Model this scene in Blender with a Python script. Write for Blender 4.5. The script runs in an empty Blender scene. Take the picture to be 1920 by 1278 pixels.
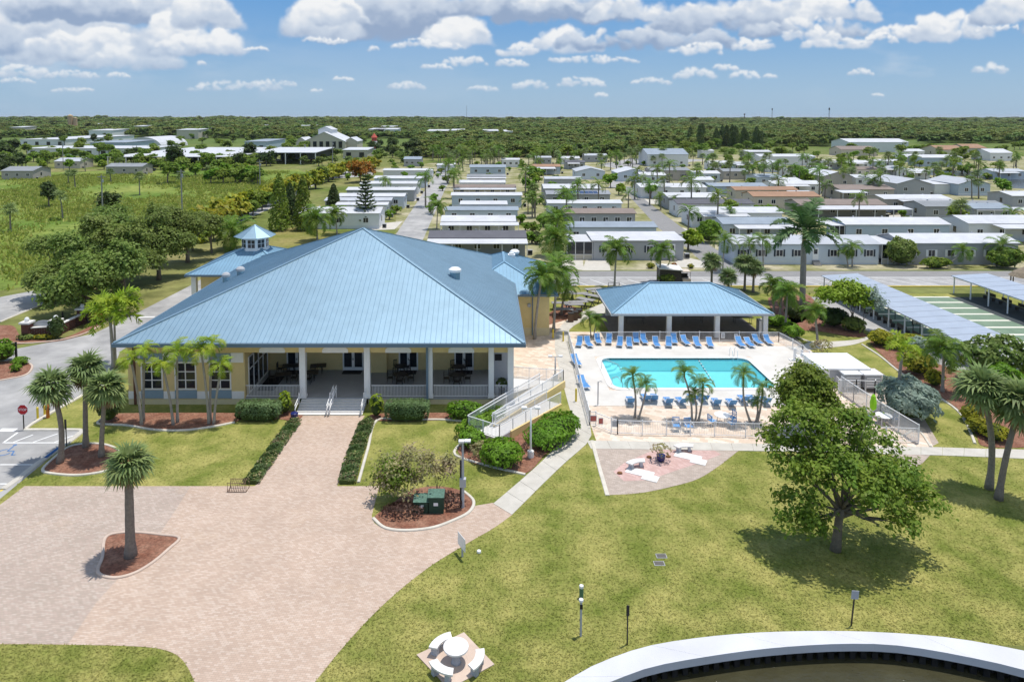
import bpy,bmesh,math,random
from mathutils import Vector,Matrix
from mathutils.geometry import tessellate_polygon
import numpy as np
SC=bpy.context.scene
COL=SC.collection
R=math.radians
rng=random.Random(7)
# ------------------------------------------------------------------ camera
CAM_H,PITCH,FPX,UX,VY=25.0,R(4.0),1300.0,912.0,310.0
cam_data=bpy.data.cameras.new('camera')
cam_data.sensor_width=36.0
cam_data.lens=FPX/1920.0*36.0
cam_data.shift_x=(960.0-UX)/1920.0
cam_data.shift_y=(VY-639.0)/1920.0
cam_data.clip_start=0.5
cam_data.clip_end=80000.0
cam=bpy.data.objects.new('camera',cam_data)
COL.objects.link(cam)
cam.location=(0,0,CAM_H)
cam.rotation_euler=(R(90)-PITCH,0,0)
SC.camera=cam
# ------------------------------------------------------------------ sun and sky
SUN_ELEV,SUN_AZ=R(78.0),R(63.0)
sun_dir=Vector((math.cos(SUN_ELEV)*math.sin(SUN_AZ),math.cos(SUN_ELEV)*math.cos(SUN_AZ),math.sin(SUN_ELEV)))
sd=bpy.data.lights.new('sun','SUN')
sd.energy=4.4
sd.angle=R(0.8)
sd.color=(1.0,0.955,0.89)
sun=bpy.data.objects.new('sun',sd)
COL.objects.link(sun)
sun.rotation_euler=sun_dir.to_track_quat('Z','Y').to_euler()
sun.location=(0,0,200)
SC.view_settings.view_transform='Standard'
SC.view_settings.look='None'
SC.view_settings.exposure=-0.1
SC.view_settings.gamma=1.0
SC.view_settings.use_curve_mapping=False
SC.cycles.max_bounces=6
SC.cycles.diffuse_bounces=4
SC.cycles.glossy_bounces=3
SC.cycles.transmission_bounces=4
SC.cycles.transparent_max_bounces=8
SC.cycles.volume_bounces=0
SC.cycles.use_denoising=True
world=bpy.data.worlds.new('World')
SC.world=world
world.use_nodes=True
SKY_STRENGTH=0.14
CLOUDS=[(60,60,200,60,40,.55,.8),(120,22,190,40,22,1.0,1),(300,28,90,40,14,.9,1),(60,100,150,24,24,.35,.8),(180,90,150,30,26,.35,.9),(250,110,90,24,20,.35,.8),(322,78,42,58,28,.15,1),(350,95,60,26,12,.2,1),(412,84,46,30,20,.1,1),(388,25,46,46,28,.25,1),(45,135,60,14,12,.2,.7),(140,141,48,9,6,.15,.7),(735,50,120,70,26,1.15,1),(605,55,58,60,20,.25,1),(640,30,40,30,22,.3,1),(862,66,54,38,22,.0,1),(800,84,70,8,8,.05,.8),(615,77,40,5,5,.05,.8),(960,15,130,36,18,.6,1),(1060,28,120,40,16,1.05,1),(1170,24,80,26,16,.3,1),(1060,78,60,22,22,.15,.9),(1140,82,100,22,14,.9,.9),(1260,70,110,26,20,.7,.9),(1300,92,45,14,10,.05,.9),(1350,40,130,34,20,.7,.9),(1480,22,110,32,18,.35,1),(1560,22,70,28,18,.2,1),(1500,48,120,16,20,.7,.8),(1405,82,42,14,10,.05,1),(1560,82,68,18,9,.1,1),(1520,68,60,16,8,.2,.7),(1110,112,85,7,6,.1,.8),(975,94,36,13,10,.05,1),(1690,62,70,18,12,.1,1),(1780,62,72,34,12,.15,1),(1640,74,40,8,6,.1,.8),(1730,50,30,22,12,.05,1),(1890,30,66,40,20,.35,1),(1860,56,40,8,6,.1,.8),(1020,14,60,20,10,.3,.8),(868,117,42,10,7,.1,.9),(818,126,28,5,4,.1,.8),(958,118,30,9,7,.1,.9),(1090,156,45,11,6,.1,.9),(990,160,36,10,8,.1,.7),(905,165,28,6,5,.1,.6),(1298,140,38,12,8,.1,.9),(1220,152,38,6,5,.1,.7),(1355,128,20,7,5,.1,.9),(1390,142,28,9,7,.05,.9),(1440,143,14,4,3,.1,.7),(1608,137,22,7,4,.05,.9),(762,161,36,8,6,.1,.8),(645,147,18,4,3,.1,.9),(480,94,20,5,3,.1,.8),(440,160,90,9,10,.15,.55),(512,156,46,6,6,.05,.6),(1850,130,36,12,8,.1,.6),(1128,178,12,4,3,.1,.7),(378,122,7,4,3,.1,.7),(140,168,40,4,4,.1,.5),(225,142,22,5,4,.1,.6),(595,170,12,3,3,.1,.5),(30,152,40,4,4,.1,.5),(1640,178,10,2,2,.1,.5),(700,92,10,4,3,.1,.6),(-120,60,140,70,40,.6,1),(2050,50,120,60,20,.4,1),(300,-60,160,60,40,.8,1),(900,-80,220,70,40,.9,1),(1500,-70,240,70,40,.9,1),(1900,-90,160,60,40,.7,1),(600,-150,200,60,40,.9,1),(-100,-120,160,60,40,.8,1),(1250,-190,220,50,40,.8,1),]
CU0,CU1,CV0,CV1=-320,2240,-270,222
def cloud_map():
 """the cumulus as an opacity / light map over the tangent plane ahead: puffs heaped over a flat base, lit from above"""
 W_,H_=CU1-CU0,CV1-CV0
 st=np.random.RandomState(3)
 def fbm(scale,octs,ax=1.0,rough=.55):
  out=np.zeros((H_,W_),np.float32);amp=1.0;tot=0
  for o in range(octs):
   nx,ny=max(2,int(W_/(scale*ax))+2),max(2,int(H_/scale)+2)
   g=st.rand(ny,nx).astype(np.float32)
   ys,xs=np.linspace(0,ny-1.001,H_),np.linspace(0,nx-1.001,W_)
   yi,xi=ys.astype(int),xs.astype(int);fy,fx=ys-yi,xs-xi
   fy,fx=(fy*fy*(3-2*fy))[:,None],(fx*fx*(3-2*fx))[None]
   a,b,c,d=g[yi][:,xi],g[yi][:,xi+1],g[yi+1][:,xi],g[yi+1][:,xi+1]
   out+=amp*((a*(1-fx)+b*fx)*(1-fy)+(c*(1-fx)+d*fx)*fy)
   tot+=amp;amp*=rough;scale/=2
  return out/tot
 ss=lambda x,a,b:(lambda t:t*t*(3-2*t))(np.clip((x-a)/(b-a),0,1))
 A,T=np.zeros((H_,W_),np.float32),np.zeros((H_,W_),np.float32)
 for(u,v,w,ht,hb,dark,op)in CLOUDS:
  base=v+hb;tot=ht+hb
  n=int(max(16+w*tot/80,14+15*w/tot))
  for k in range(n):
   q=st.uniform(-1,1);env=(1-q*q)**.55
   y=base-tot*env*(st.rand()**.75)*.92-1
   x=u+q*w
   rel=(base-y)/tot
   r=max(2.0,tot*st.uniform(.14,.34)*(.55+.45*env)*(1.25-.6*rel))
   x0,x1,y0,y1=int(x-r*1.9)-CU0,int(x+r*1.9)+2-CU0,int(y-r*1.3)-CV0,int(y+r*1.3)+2-CV0
   if x1<1 or y1<1 or x0>=W_ or y0>=H_:continue
   x0,y0,x1,y1=max(0,x0),max(0,y0),min(W_,x1),min(H_,y1)
   gx,gy=np.meshgrid(np.arange(x0,x1)+CU0-x,np.arange(y0,y1)+CV0-y)
   d=np.sqrt((gx/1.45)**2+gy**2)/r
   al=ss(d,1.28,.22)*op*ss(gy+y,base+max(1.5,tot*.09),base-tot*.12)
   lit=np.clip(.5-.62*gy/r+.16*gx/r,0,1)
   tone=np.clip(.37+.52*rel**.8+.42*(lit-.35)-dark*.62*(1-rel*.62),0,1)
   A[y0:y1,x0:x1]=A[y0:y1,x0:x1]*(1-al)+al
   T[y0:y1,x0:x1]=T[y0:y1,x0:x1]*(1-al)+tone*al
 T=np.where(A>.001,T/np.maximum(A,.001),.5)
 yy,xx=np.mgrid[0:H_,0:W_].astype(np.float32)
 wx=(fbm(46,5)-.5)*44;wy=(fbm(40,5)-.5)*30
 fade=np.clip((CV1-yy-CV0*0+CV0-CV0)/H_,.25,1)*0+np.clip((170-(yy+CV0))/120,.3,1)
 xi=np.clip(xx+wx*fade,0,W_-1).astype(int);yi=np.clip(yy+wy*fade,0,H_-1).astype(int)
 A,T=A[yi,xi],T[yi,xi]
 fine=fbm(18,4,1.3,.6)-.5
 T=np.clip(T+fine*.38,0,1);A=np.clip(A+fine*.55*(A>.02)*(A<.985),0,1)
 for _ in range(3):
  A=(A+np.roll(A,1,0)+np.roll(A,-1,0)+np.roll(A,1,1)+np.roll(A,-1,1))/5;T=(T*2+np.roll(T,1,0)+np.roll(T,-1,0)+np.roll(T,1,1)+np.roll(T,-1,1))/6
 A=A*np.clip(.72+.28*(150-(yy+CV0))/90,.72,1)
 V=ss(fbm(90,6,3.2,.6),.47,.70)*.30
 px=xx+CU0;py=yy+CV0
 V=V*(.35+.9*np.exp(-(((px-1740)/240)**2+((py-128)/45)**2))*1.4+.5*np.exp(-(((px-60)/260)**2+((py-100)/60)**2)))
 img=bpy.data.images.new('cumulus',W_,H_,alpha=True,float_buffer=True);img.colorspace_settings.name='Non-Color'
 buf=np.stack([A,T,np.clip(V+.5*ss(fbm(60,5,2.6,.6),.38,.62)*np.exp(-(((px-110)/280)**2+((py-95)/60)**2)),0,.7),np.ones_like(A)],-1)[::-1]
 img.pixels.foreach_set(np.ascontiguousarray(buf,dtype=np.float32).reshape(-1));img.update()
 return img
def build_world():
 nt=world.node_tree
 nt.nodes.clear()
 N,L=nt.nodes,nt.links
 def mt(op,a,b=None,c=None,clamp=False):
  n=N.new('ShaderNodeMath');n.operation=op;n.use_clamp=clamp
  for i,x in enumerate((a,b,c)):
   if x is None:continue
   if isinstance(x,(int,float)):n.inputs[i].default_value=x
   else:L.new(x,n.inputs[i])
  return n.outputs[0]
 def smooth(x,lo,hi,a=0.0,b=1.0):
  n=N.new('ShaderNodeMapRange');n.interpolation_type='SMOOTHSTEP'
  L.new(x,n.inputs[0])
  for i,v in enumerate((lo,hi,a,b)):n.inputs[i+1].default_value=v
  return n.outputs[0]
 def mix(f,a,b):
  n=N.new('ShaderNodeMix');n.data_type='RGBA'
  if isinstance(f,float):n.inputs['Factor'].default_value=f
  else:L.new(f,n.inputs['Factor'])
  for s,x in(('A',a),('B',b)):
   if isinstance(x,tuple):n.inputs[s].default_value=x
   else:L.new(x,n.inputs[s])
  return n.outputs['Result']
 out=N.new('ShaderNodeOutputWorld')
 bg=N.new('ShaderNodeBackground')
 L.new(bg.outputs[0],out.inputs[0])
 sky=N.new('ShaderNodeTexSky')
 sky.sky_type='NISHITA'
 sky.sun_disc=False
 sky.sun_elevation=SUN_ELEV
 sky.sun_rotation=SUN_AZ
 sky.altitude=30
 sky.air_density=1.0
 sky.dust_density=0.6
 sky.ozone_density=3.0
 co=N.new('ShaderNodeTexCoord')
 sx=N.new('ShaderNodeSeparateXYZ');L.new(co.outputs['Generated'],sx.inputs[0])
 el=mt('ARCSINE',sx.outputs['Z'])
 CS=1.0/SKY_STRENGTH
 cs=lambda*x:tuple(q*CS for q in x)+(1,)
 hz=mix(smooth(el,0.0,0.17),cs(0.34,0.53,0.745),cs(0.135,0.365,0.73))
 hz=mix(smooth(el,0.16,1.2),hz,cs(0.075,0.22,0.56))
 c=mix(0.85,sky.outputs[0],hz)
 zc=mt('MAXIMUM',sx.outputs['Z'],0.03)
 lay=N.new('ShaderNodeCombineXYZ')
 L.new(mt('DIVIDE',sx.outputs['X'],zc),lay.inputs[0]);L.new(mt('DIVIDE',sx.outputs['Y'],zc),lay.inputs[1])
 n2=N.new('ShaderNodeTexNoise');n2.inputs['Scale'].default_value=0.55;n2.inputs['Detail'].default_value=5.0;L.new(lay.outputs[0],n2.inputs['Vector'])
 ahead=mt('MULTIPLY',smooth(sx.outputs['Y'],0.2,0.5),smooth(el,0.40,0.30))
 a2=mt('MULTIPLY',mt('MULTIPLY',smooth(n2.outputs['Fac'],0.45,0.62),smooth(el,0.02,0.10)),mt('SUBTRACT',1.0,ahead))  # clouds outside the view, cover thickened to add white fill light
 c=mix(mt('MULTIPLY',a2,0.92),c,cs(0.88,0.91,0.95))
 yc=mt('MAXIMUM',sx.outputs['Y'],0.05)
 uu=mt('MULTIPLY_ADD',mt('DIVIDE',sx.outputs['X'],yc),1300.0/(CU1-CU0),(912.0-CU0)/(CU1-CU0))
 vv=mt('MULTIPLY_ADD',mt('DIVIDE',sx.outputs['Z'],yc),1300.0/(CV1-CV0),(CV1-219.0)/(CV1-CV0))
 cb=N.new('ShaderNodeCombineXYZ');L.new(uu,cb.inputs[0]);L.new(vv,cb.inputs[1])
 im=N.new('ShaderNodeTexImage');im.image=cloud_map();im.extension='CLIP';im.interpolation='Cubic';L.new(cb.outputs[0],im.inputs['Vector'])
 sp=N.new('ShaderNodeSeparateXYZ');L.new(im.outputs['Color'],sp.inputs[0])
 front=smooth(sx.outputs['Y'],0.1,0.3)
 c=mix(mt('MULTIPLY',sp.outputs['Z'],front),c,cs(0.66,0.75,0.86))
 tone=mix(smooth(sp.outputs['Y'],0.0,0.5),cs(0.33,0.435,0.62),cs(0.62,0.705,0.83))
 tone=mix(smooth(sp.outputs['Y'],0.42,0.85),tone,cs(0.955,0.97,0.985))
 c=mix(mt('MULTIPLY',sp.outputs['X'],front),c,tone)
 L.new(c,bg.inputs['Color'])
 bg.inputs['Strength'].default_value=SKY_STRENGTH
build_world()
world.cycles.sampling_method='MANUAL'
world.cycles.sample_map_resolution=512
# ------------------------------------------------------------------ pixel <-> place
CP,SP=math.cos(PITCH),math.sin(PITCH)
def G(u,v,z=0.0):
 """photograph pixel -> the point of that ray at height z"""
 a,b=(u-UX)/FPX,-(v-VY)/FPX
 dy,dz=CP+SP*b,-SP+CP*b
 t=(z-CAM_H)/dz
 return Vector((a*t,dy*t,z))
def GZ(v,Y):
 """height of the point seen at pixel row v at depth Y"""
 b=-(v-VY)/FPX
 return CAM_H+Y*(-SP+CP*b)/(CP+SP*b)
def GX(u,v,Y):
 b=-(v-VY)/FPX
 return(u-UX)/FPX*Y/(CP+SP*b)
def HT(u,vb,vt):
 return GZ(vt,G(u,vb).y)
 # ------------------------------------------------------------------ mesh builder
class MB:
 def __init__(self):
  self.v,self.f,self.m=[],[],[]
 def face(self,pts,m=0):
  n=len(self.v)
  self.v+=[tuple(p)for p in pts]
  self.f.append(tuple(range(n,n+len(pts))));self.m.append(m)
  return self
 def add(self,vs,fs,m=0):
  n=len(self.v)
  self.v+=[tuple(p)for p in vs]
  for f in fs:
   self.f.append(tuple(i+n for i in f));self.m.append(m)
  return self
 def box(self,x0,y0,z0,x1,y1,z1,m=0):
  if x0>x1:x0,x1=x1,x0
  if y0>y1:y0,y1=y1,y0
  if z0>z1:z0,z1=z1,z0
  vs=[(x0,y0,z0),(x1,y0,z0),(x1,y1,z0),(x0,y1,z0),(x0,y0,z1),(x1,y0,z1),(x1,y1,z1),(x0,y1,z1)]
  return self.add(vs,[(3,2,1,0),(4,5,6,7),(0,1,5,4),(1,2,6,5),(2,3,7,6),(3,0,4,7)],m)
 def obox(self,c,ax,ay,hx,hy,z0,z1,m=0):
  """box at c with horizontal unit axes ax, ay"""
  c,ax,ay=Vector(c[:2]),Vector(ax),Vector(ay)
  p=[c-ax*hx-ay*hy,c+ax*hx-ay*hy,c+ax*hx+ay*hy,c-ax*hx+ay*hy]
  return self.prism(p,z0,z1,m)
 def prism(self,poly,z0,z1,m=0,bottom=True):
  poly=[Vector((p[0],p[1]))for p in poly]
  area=sum(poly[i].x*poly[(i+1)%len(poly)].y-poly[(i+1)%len(poly)].x*poly[i].y for i in range(len(poly)))
  if area<0:poly=poly[::-1]
  n=len(poly)
  tri=tessellate_polygon([[Vector((p.x,p.y,0))for p in poly]])if n>4 else[tuple(range(n))]
  vs=[(p.x,p.y,z0)for p in poly]+[(p.x,p.y,z1)for p in poly]
  fs=[]
  for t in tri:
   pts=[poly[i]for i in t[:3]]
   ccw=(pts[1].x-pts[0].x)*(pts[2].y-pts[0].y)-(pts[1].y-pts[0].y)*(pts[2].x-pts[0].x)>0
   t2=tuple(t)if ccw else tuple(t[::-1])
   fs.append(tuple(i+n for i in t2))
   if bottom:fs.append(tuple(t2[::-1]))
  for i in range(n):
   j=(i+1)%n
   fs.append((i,j,j+n,i+n))
  return self.add(vs,fs,m)
 def sheet(self,poly,z,m=0):
  poly=[Vector((p[0],p[1],0))for p in poly]
  tri=tessellate_polygon([poly])
  fs=[]
  for t in tri:
   p=[poly[i]for i in t]
   ccw=(p[1].x-p[0].x)*(p[2].y-p[0].y)-(p[1].y-p[0].y)*(p[2].x-p[0].x)>0
   fs.append(tuple(t)if ccw else tuple(t[::-1]))
  return self.add([(p.x,p.y,z)for p in poly],fs,m)
 def tube(self,path,radii,n=8,m=0,cap=True):
  path=[Vector(p)for p in path]
  if isinstance(radii,(int,float)):radii=[radii]*len(path)
  base=len(self.v)
  prev=None
  for i,p in enumerate(path):
   t=(path[min(i+1,len(path)-1)]-path[max(i-1,0)])
   if t.length<1e-9:t=Vector((0,0,1))
   t.normalize()
   ref=prev if prev is not None else(Vector((1,0,0))if abs(t.x)<0.9 else Vector((0,1,0)))
   a=(ref-t*ref.dot(t)).normalized();b=t.cross(a);prev=a
   for k in range(n):
    w=2*math.pi*k/n
    self.v.append(tuple(p+(a*math.cos(w)+b*math.sin(w))*radii[i]))
  for i in range(len(path)-1):
   for k in range(n):
    k2=(k+1)%n
    self.f.append((base+i*n+k,base+i*n+k2,base+(i+1)*n+k2,base+(i+1)*n+k));self.m.append(m)
  if cap:
   self.f.append(tuple(base+k for k in range(n))[::-1]);self.m.append(m)
   e=base+(len(path)-1)*n
   self.f.append(tuple(e+k for k in range(n)));self.m.append(m)
  return self
 def bar(self,a,b,w,h=None,m=0):
  """square bar from a to b"""
  a,b=Vector(a),Vector(b);h=h or w
  t=(b-a).normalized()
  up=Vector((0,0,1))if abs(t.z)<0.95 else Vector((0,1,0))
  s=t.cross(up).normalized()*(w/2);u=s.cross(t).normalized()*(h/2)
  vs=[a-s-u,a+s-u,a+s+u,a-s+u,b-s-u,b+s-u,b+s+u,b-s+u]
  return self.add(vs,[(0,1,2,3),(7,6,5,4),(0,4,5,1),(1,5,6,2),(2,6,7,3),(3,7,4,0)],m)
 def lathe(self,prof,n=16,c=(0,0),m=0):
  base=len(self.v)
  for(r,z)in prof:
   for k in range(n):
    w=2*math.pi*k/n
    self.v.append((c[0]+r*math.cos(w),c[1]+r*math.sin(w),z))
  for i in range(len(prof)-1):
   for k in range(n):
    k2=(k+1)%n
    self.f.append((base+i*n+k,base+i*n+k2,base+(i+1)*n+k2,base+(i+1)*n+k));self.m.append(m)
  self.f.append(tuple(base+k for k in range(n))[::-1]);self.m.append(m)
  e=base+(len(prof)-1)*n
  self.f.append(tuple(e+k for k in range(n)));self.m.append(m)
  return self
 def build(self,name,mat,parent=None,local=False,smooth=False):
  me=bpy.data.meshes.new(name)
  vs=self.v
  if parent is not None and not local:
   o=wloc(parent)
   vs=[(x-o.x,y-o.y,z-o.z)for x,y,z in vs]
  me.from_pydata(vs,[],self.f)
  mats=mat if isinstance(mat,(list,tuple))else[mat]
  for q in mats:me.materials.append(q)
  if len(mats)>1:me.polygons.foreach_set('material_index',self.m)
  if smooth:me.polygons.foreach_set('use_smooth',[True]*len(me.polygons))
  me.update()
  return link(name,me,parent)
def link(name,me,parent=None):
 ob=bpy.data.objects.new(name,me)
 COL.objects.link(ob)
 if parent is not None:ob.parent=parent
 return ob
def wloc(o):
 p=Vector((0,0,0))
 while o is not None:
  p+=o.location;o=o.parent
 return p
def thing(name,label,cat,loc=(0,0,0),group=None,rot=0.0):
 o=bpy.data.objects.new(name,None)
 COL.objects.link(o)
 o.empty_display_size=0.3
 o.location=loc
 o.rotation_euler=(0,0,rot)
 return tag(o,label,cat,group)
def tag(o,label=None,cat=None,group=None,kind=None):
 if label:o['label']=label
 if cat:o['category']=cat
 if group:o['group']=group
 if kind:o['kind']=kind
 return o
def struct(o):o['kind']='structure';return o
def stuff(o):o['kind']='stuff';return o
KIDS={}
def dup(root,loc,rot=0.0,scale=1.0,label=None,group=None,name=None):
 r=root.copy();COL.objects.link(r)
 if name:r.name=name
 r.location=loc;r.rotation_euler=(root.rotation_euler.x,root.rotation_euler.y,rot)
 r.scale=scale if isinstance(scale,(tuple,list))else(scale,)*3
 if label:r['label']=label
 if group:r['group']=group
 ch=KIDS.get(root.name)
 if ch is None:ch=KIDS[root.name]=[(c,list(c.children))for c in root.children]
 for c,gs in ch:
  c2=c.copy();COL.objects.link(c2);c2.parent=r
  for g in gs:
   g2=g.copy();COL.objects.link(g2);g2.parent=c2
 return r
class Proto:
 """first use places the prototype itself, later uses copy it"""
 def __init__(self,root):self.root,self.used=root,False
 def place(self,loc,rot=0.0,scale=1.0,label=None,group=None):
  if not self.used:
   self.used=True
   r=self.root
   KIDS[r.name]=[(c,list(c.children))for c in r.children]
   r.location=loc;r.rotation_euler=(0,0,rot)
   r.scale=scale if isinstance(scale,(tuple,list))else(scale,)*3
   if label:r['label']=label
   if group:r['group']=group
   return r
  return dup(self.root,loc,rot,scale,label,group)
  # ------------------------------------------------------------------ materials
def mat(name,col,rough=0.8,var=0.0,scale=1.0,bump=0.0,bscale=None,metal=0.0,spec=0.3,var2=0.0,scale2=0.1,transl=0.0,hue=None,objvar=0.0,coat=0.0):
 """base colour with two octaves of noise variation, optional bump; hue = a second colour blended in by noise"""
 m=bpy.data.materials.new(name)
 m.use_nodes=True
 nt=m.node_tree;N,L=nt.nodes,nt.links
 b=N['Principled BSDF']
 b.inputs['Base Color'].default_value=(*col,1)
 b.inputs['Roughness'].default_value=rough
 b.inputs['Metallic'].default_value=metal
 b.inputs['Specular IOR Level'].default_value=spec
 b.inputs['Coat Weight'].default_value=coat
 geo=N.new('ShaderNodeNewGeometry')
 pos=geo.outputs['Position']
 last=None
 def noise(s,det=4.0,r=0.6):
  n=N.new('ShaderNodeTexNoise');n.inputs['Scale'].default_value=s;n.inputs['Detail'].default_value=det;n.inputs['Roughness'].default_value=r
  L.new(pos,n.inputs['Vector'])
  return n.outputs['Fac']
 def mixc(fac,a,bb,blend='MIX'):
  n=N.new('ShaderNodeMix');n.data_type='RGBA';n.blend_type=blend
  if isinstance(fac,float):n.inputs['Factor'].default_value=fac
  else:L.new(fac,n.inputs['Factor'])
  for s,x in(('A',a),('B',bb)):
   if isinstance(x,tuple):n.inputs[s].default_value=x
   else:L.new(x,n.inputs[s])
  return n.outputs['Result']
 c=(*col,1)
 if hue is not None:
  mr=N.new('ShaderNodeMapRange');mr.inputs[1].default_value=0.35;mr.inputs[2].default_value=0.65
  L.new(noise(scale2,5.0),mr.inputs[0])
  c=mixc(mr.outputs[0],c,(*hue,1))
 def vary(c,amt,s,det):
  mr=N.new('ShaderNodeMapRange')
  L.new(noise(s,det),mr.inputs[0])
  mr.inputs[1].default_value=0.25;mr.inputs[2].default_value=0.75
  mr.inputs[3].default_value=1-amt;mr.inputs[4].default_value=1+amt
  n=N.new('ShaderNodeVectorMath');n.operation='SCALE'
  if isinstance(c,tuple):n.inputs[0].default_value=c[:3]
  else:L.new(c,n.inputs[0])
  L.new(mr.outputs[0],n.inputs['Scale'])
  return n.outputs[0]
 if var:c=vary(c,var,scale,5.0)
 if var2:c=vary(c,var2,scale2,3.0)
 if objvar:
  oi=N.new('ShaderNodeObjectInfo')
  hsv=N.new('ShaderNodeHueSaturation')
  m1=N.new('ShaderNodeMapRange');L.new(oi.outputs['Random'],m1.inputs[0])
  m1.inputs[3].default_value=1-objvar;m1.inputs[4].default_value=1+objvar
  L.new(m1.outputs[0],hsv.inputs['Value'])
  mm=N.new('ShaderNodeMath');mm.operation='MULTIPLY';L.new(oi.outputs['Random'],mm.inputs[0]);mm.inputs[1].default_value=7.31
  fr=N.new('ShaderNodeMath');fr.operation='FRACT';L.new(mm.outputs[0],fr.inputs[0])
  m2=N.new('ShaderNodeMapRange');L.new(fr.outputs[0],m2.inputs[0])
  m2.inputs[3].default_value=0.5-0.05*min(1,objvar*3);m2.inputs[4].default_value=0.5+0.03*min(1,objvar*3)
  L.new(m2.outputs[0],hsv.inputs['Hue'])
  if isinstance(c,tuple):hsv.inputs['Color'].default_value=c
  else:L.new(c,hsv.inputs['Color'])
  c=hsv.outputs[0]
 if not isinstance(c,tuple):L.new(c,b.inputs['Base Color'])
 if bump:
  bn=N.new('ShaderNodeBump');bn.inputs['Strength'].default_value=bump;bn.inputs['Distance'].default_value=0.05
  L.new(noise(bscale or scale,6.0,0.7),bn.inputs['Height']);L.new(bn.outputs[0],b.inputs['Normal'])
 if transl:
  tr=N.new('ShaderNodeBsdfTranslucent')
  if isinstance(c,tuple):tr.inputs[0].default_value=c
  else:L.new(c,tr.inputs[0])
  mx=N.new('ShaderNodeMixShader');mx.inputs[0].default_value=transl
  o=N['Material Output']
  L.new(b.outputs[0],mx.inputs[1]);L.new(tr.outputs[0],mx.inputs[2]);L.new(mx.outputs[0],o.inputs[0])
 return m
 # ------------------------------------------------------------------ material library
M={}
M['lawn']=mat('lawn_grass',(0.165,0.198,0.038),0.95,var=0.28,scale=5.0,bump=0.5,bscale=24.0,hue=(0.325,0.30,0.095),scale2=0.38,var2=0.10,spec=0.1)
M['meadow']=mat('meadow_grass',(0.12,0.20,0.03),0.95,var=0.45,scale=0.5,bump=1.0,bscale=3.0,hue=(0.20,0.23,0.055),scale2=0.035,var2=0.2,spec=0.1)
M['drygrass']=mat('dry_grass',(0.28,0.24,0.09),0.95,var=0.3,scale=1.2,bump=0.7,bscale=8.0,hue=(0.17,0.18,0.04),scale2=0.12,spec=0.1)
M['yard']=mat('patchy_yard_grass',(0.19,0.20,0.055),0.95,var=0.35,scale=0.9,bump=0.6,bscale=8.0,hue=(0.40,0.36,0.25),scale2=0.11,var2=0.12,spec=0.1)
M['asphalt']=mat('worn_asphalt',(0.31,0.305,0.30),0.9,var=0.12,scale=0.6,bump=0.3,bscale=30.0,hue=(0.40,0.39,0.375),scale2=0.15,var2=0.08,spec=0.25)
M['asphalt_dark']=mat('road_asphalt',(0.255,0.25,0.245),0.9,var=0.12,scale=0.8,bump=0.3,bscale=30.0,spec=0.25)
M['concrete']=mat('concrete',(0.56,0.53,0.47),0.85,var=0.10,scale=1.3,bump=0.25,bscale=18.0,hue=(0.50,0.47,0.41),scale2=0.5)
M['kerb']=mat('kerb_concrete',(0.60,0.56,0.48),0.85,var=0.14,scale=1.5,bump=0.3,bscale=16.0)
M['kerbpink']=mat('pinkish_kerb_concrete',(0.55,0.44,0.36),0.85,var=0.14,scale=1.5,bump=0.3,bscale=16.0)
M['white_paint']=mat('white_road_paint',(0.80,0.80,0.78),0.7,var=0.08,scale=3.0)
M['yellow_paint']=mat('yellow_paint',(0.72,0.55,0.06),0.6,var=0.1,scale=3.0)
M['mulch']=mat('red_bark_mulch',(0.205,0.085,0.052),0.95,var=0.5,scale=7.0,bump=1.0,bscale=16.0,hue=(0.30,0.16,0.105),scale2=1.1)
M['deck']=mat('white_pool_deck',(0.66,0.635,0.59),0.8,var=0.06,scale=1.0,bump=0.15,bscale=25.0,hue=(0.58,0.55,0.50),scale2=0.3)
M['white']=mat('white_painted_metal',(0.80,0.80,0.80),0.45,var=0.04,scale=2.0)
M['white_rough']=mat('white_concrete',(0.74,0.72,0.69),0.8,var=0.08,scale=5.0,bump=0.2,bscale=30.0)
M['seawall']=mat('pale_seawall_concrete',(0.62,0.63,0.66),0.8,var=0.10,scale=1.2,bump=0.2,bscale=14.0,hue=(0.54,0.54,0.56),scale2=0.6)
M['seaface']=mat('seawall_face',(0.42,0.44,0.48),0.85,var=0.2,scale=2.0,bump=0.3,bscale=9.0)
M['sheetpile']=mat('dark_sheet_pile',(0.022,0.02,0.018),0.9,var=0.5,scale=3.0)
M['black']=mat('black_metal',(0.018,0.018,0.02),0.5)
M['darkglass']=mat('dark_window_glass',(0.018,0.022,0.03),0.08,spec=0.6)
M['yellow_wall']=mat('pale_yellow_stucco',(0.71,0.56,0.27),0.9,var=0.06,scale=1.5,bump=0.2,bscale=40.0)
M['yellow_base']=mat('cream_stucco',(0.66,0.57,0.36),0.9,var=0.06,scale=1.5,bump=0.2,bscale=40.0)
M['white_trim']=mat('white_trim',(0.80,0.80,0.79),0.6,var=0.03,scale=2.0)
M['blue_panel']=mat('slate_blue_panel',(0.24,0.34,0.42),0.7,var=0.05,scale=2.0)
M['grey_floor']=mat('grey_porch_floor',(0.33,0.34,0.35),0.7,var=0.1,scale=1.0)
M['grey_wall']=mat('grey_wall',(0.42,0.43,0.45),0.85,var=0.05)
M['gutter']=mat('slate_gutter',(0.14,0.21,0.28),0.5)
M['dark_mat']=mat('dark_door_mat',(0.02,0.02,0.022),0.95)
M['patio_furn']=mat('dark_bronze_furniture',(0.05,0.045,0.04),0.5,metal=0.3)
M['terracotta']=mat('terracotta_pot',(0.36,0.13,0.06),0.8)
M['blue_glaze']=mat('blue_glazed_pot',(0.012,0.02,0.13),0.25,spec=0.6)
M['loung']=mat('blue_lounger_fabric',(0.11,0.30,0.60),0.75,var=0.12,scale=5.0)
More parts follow.
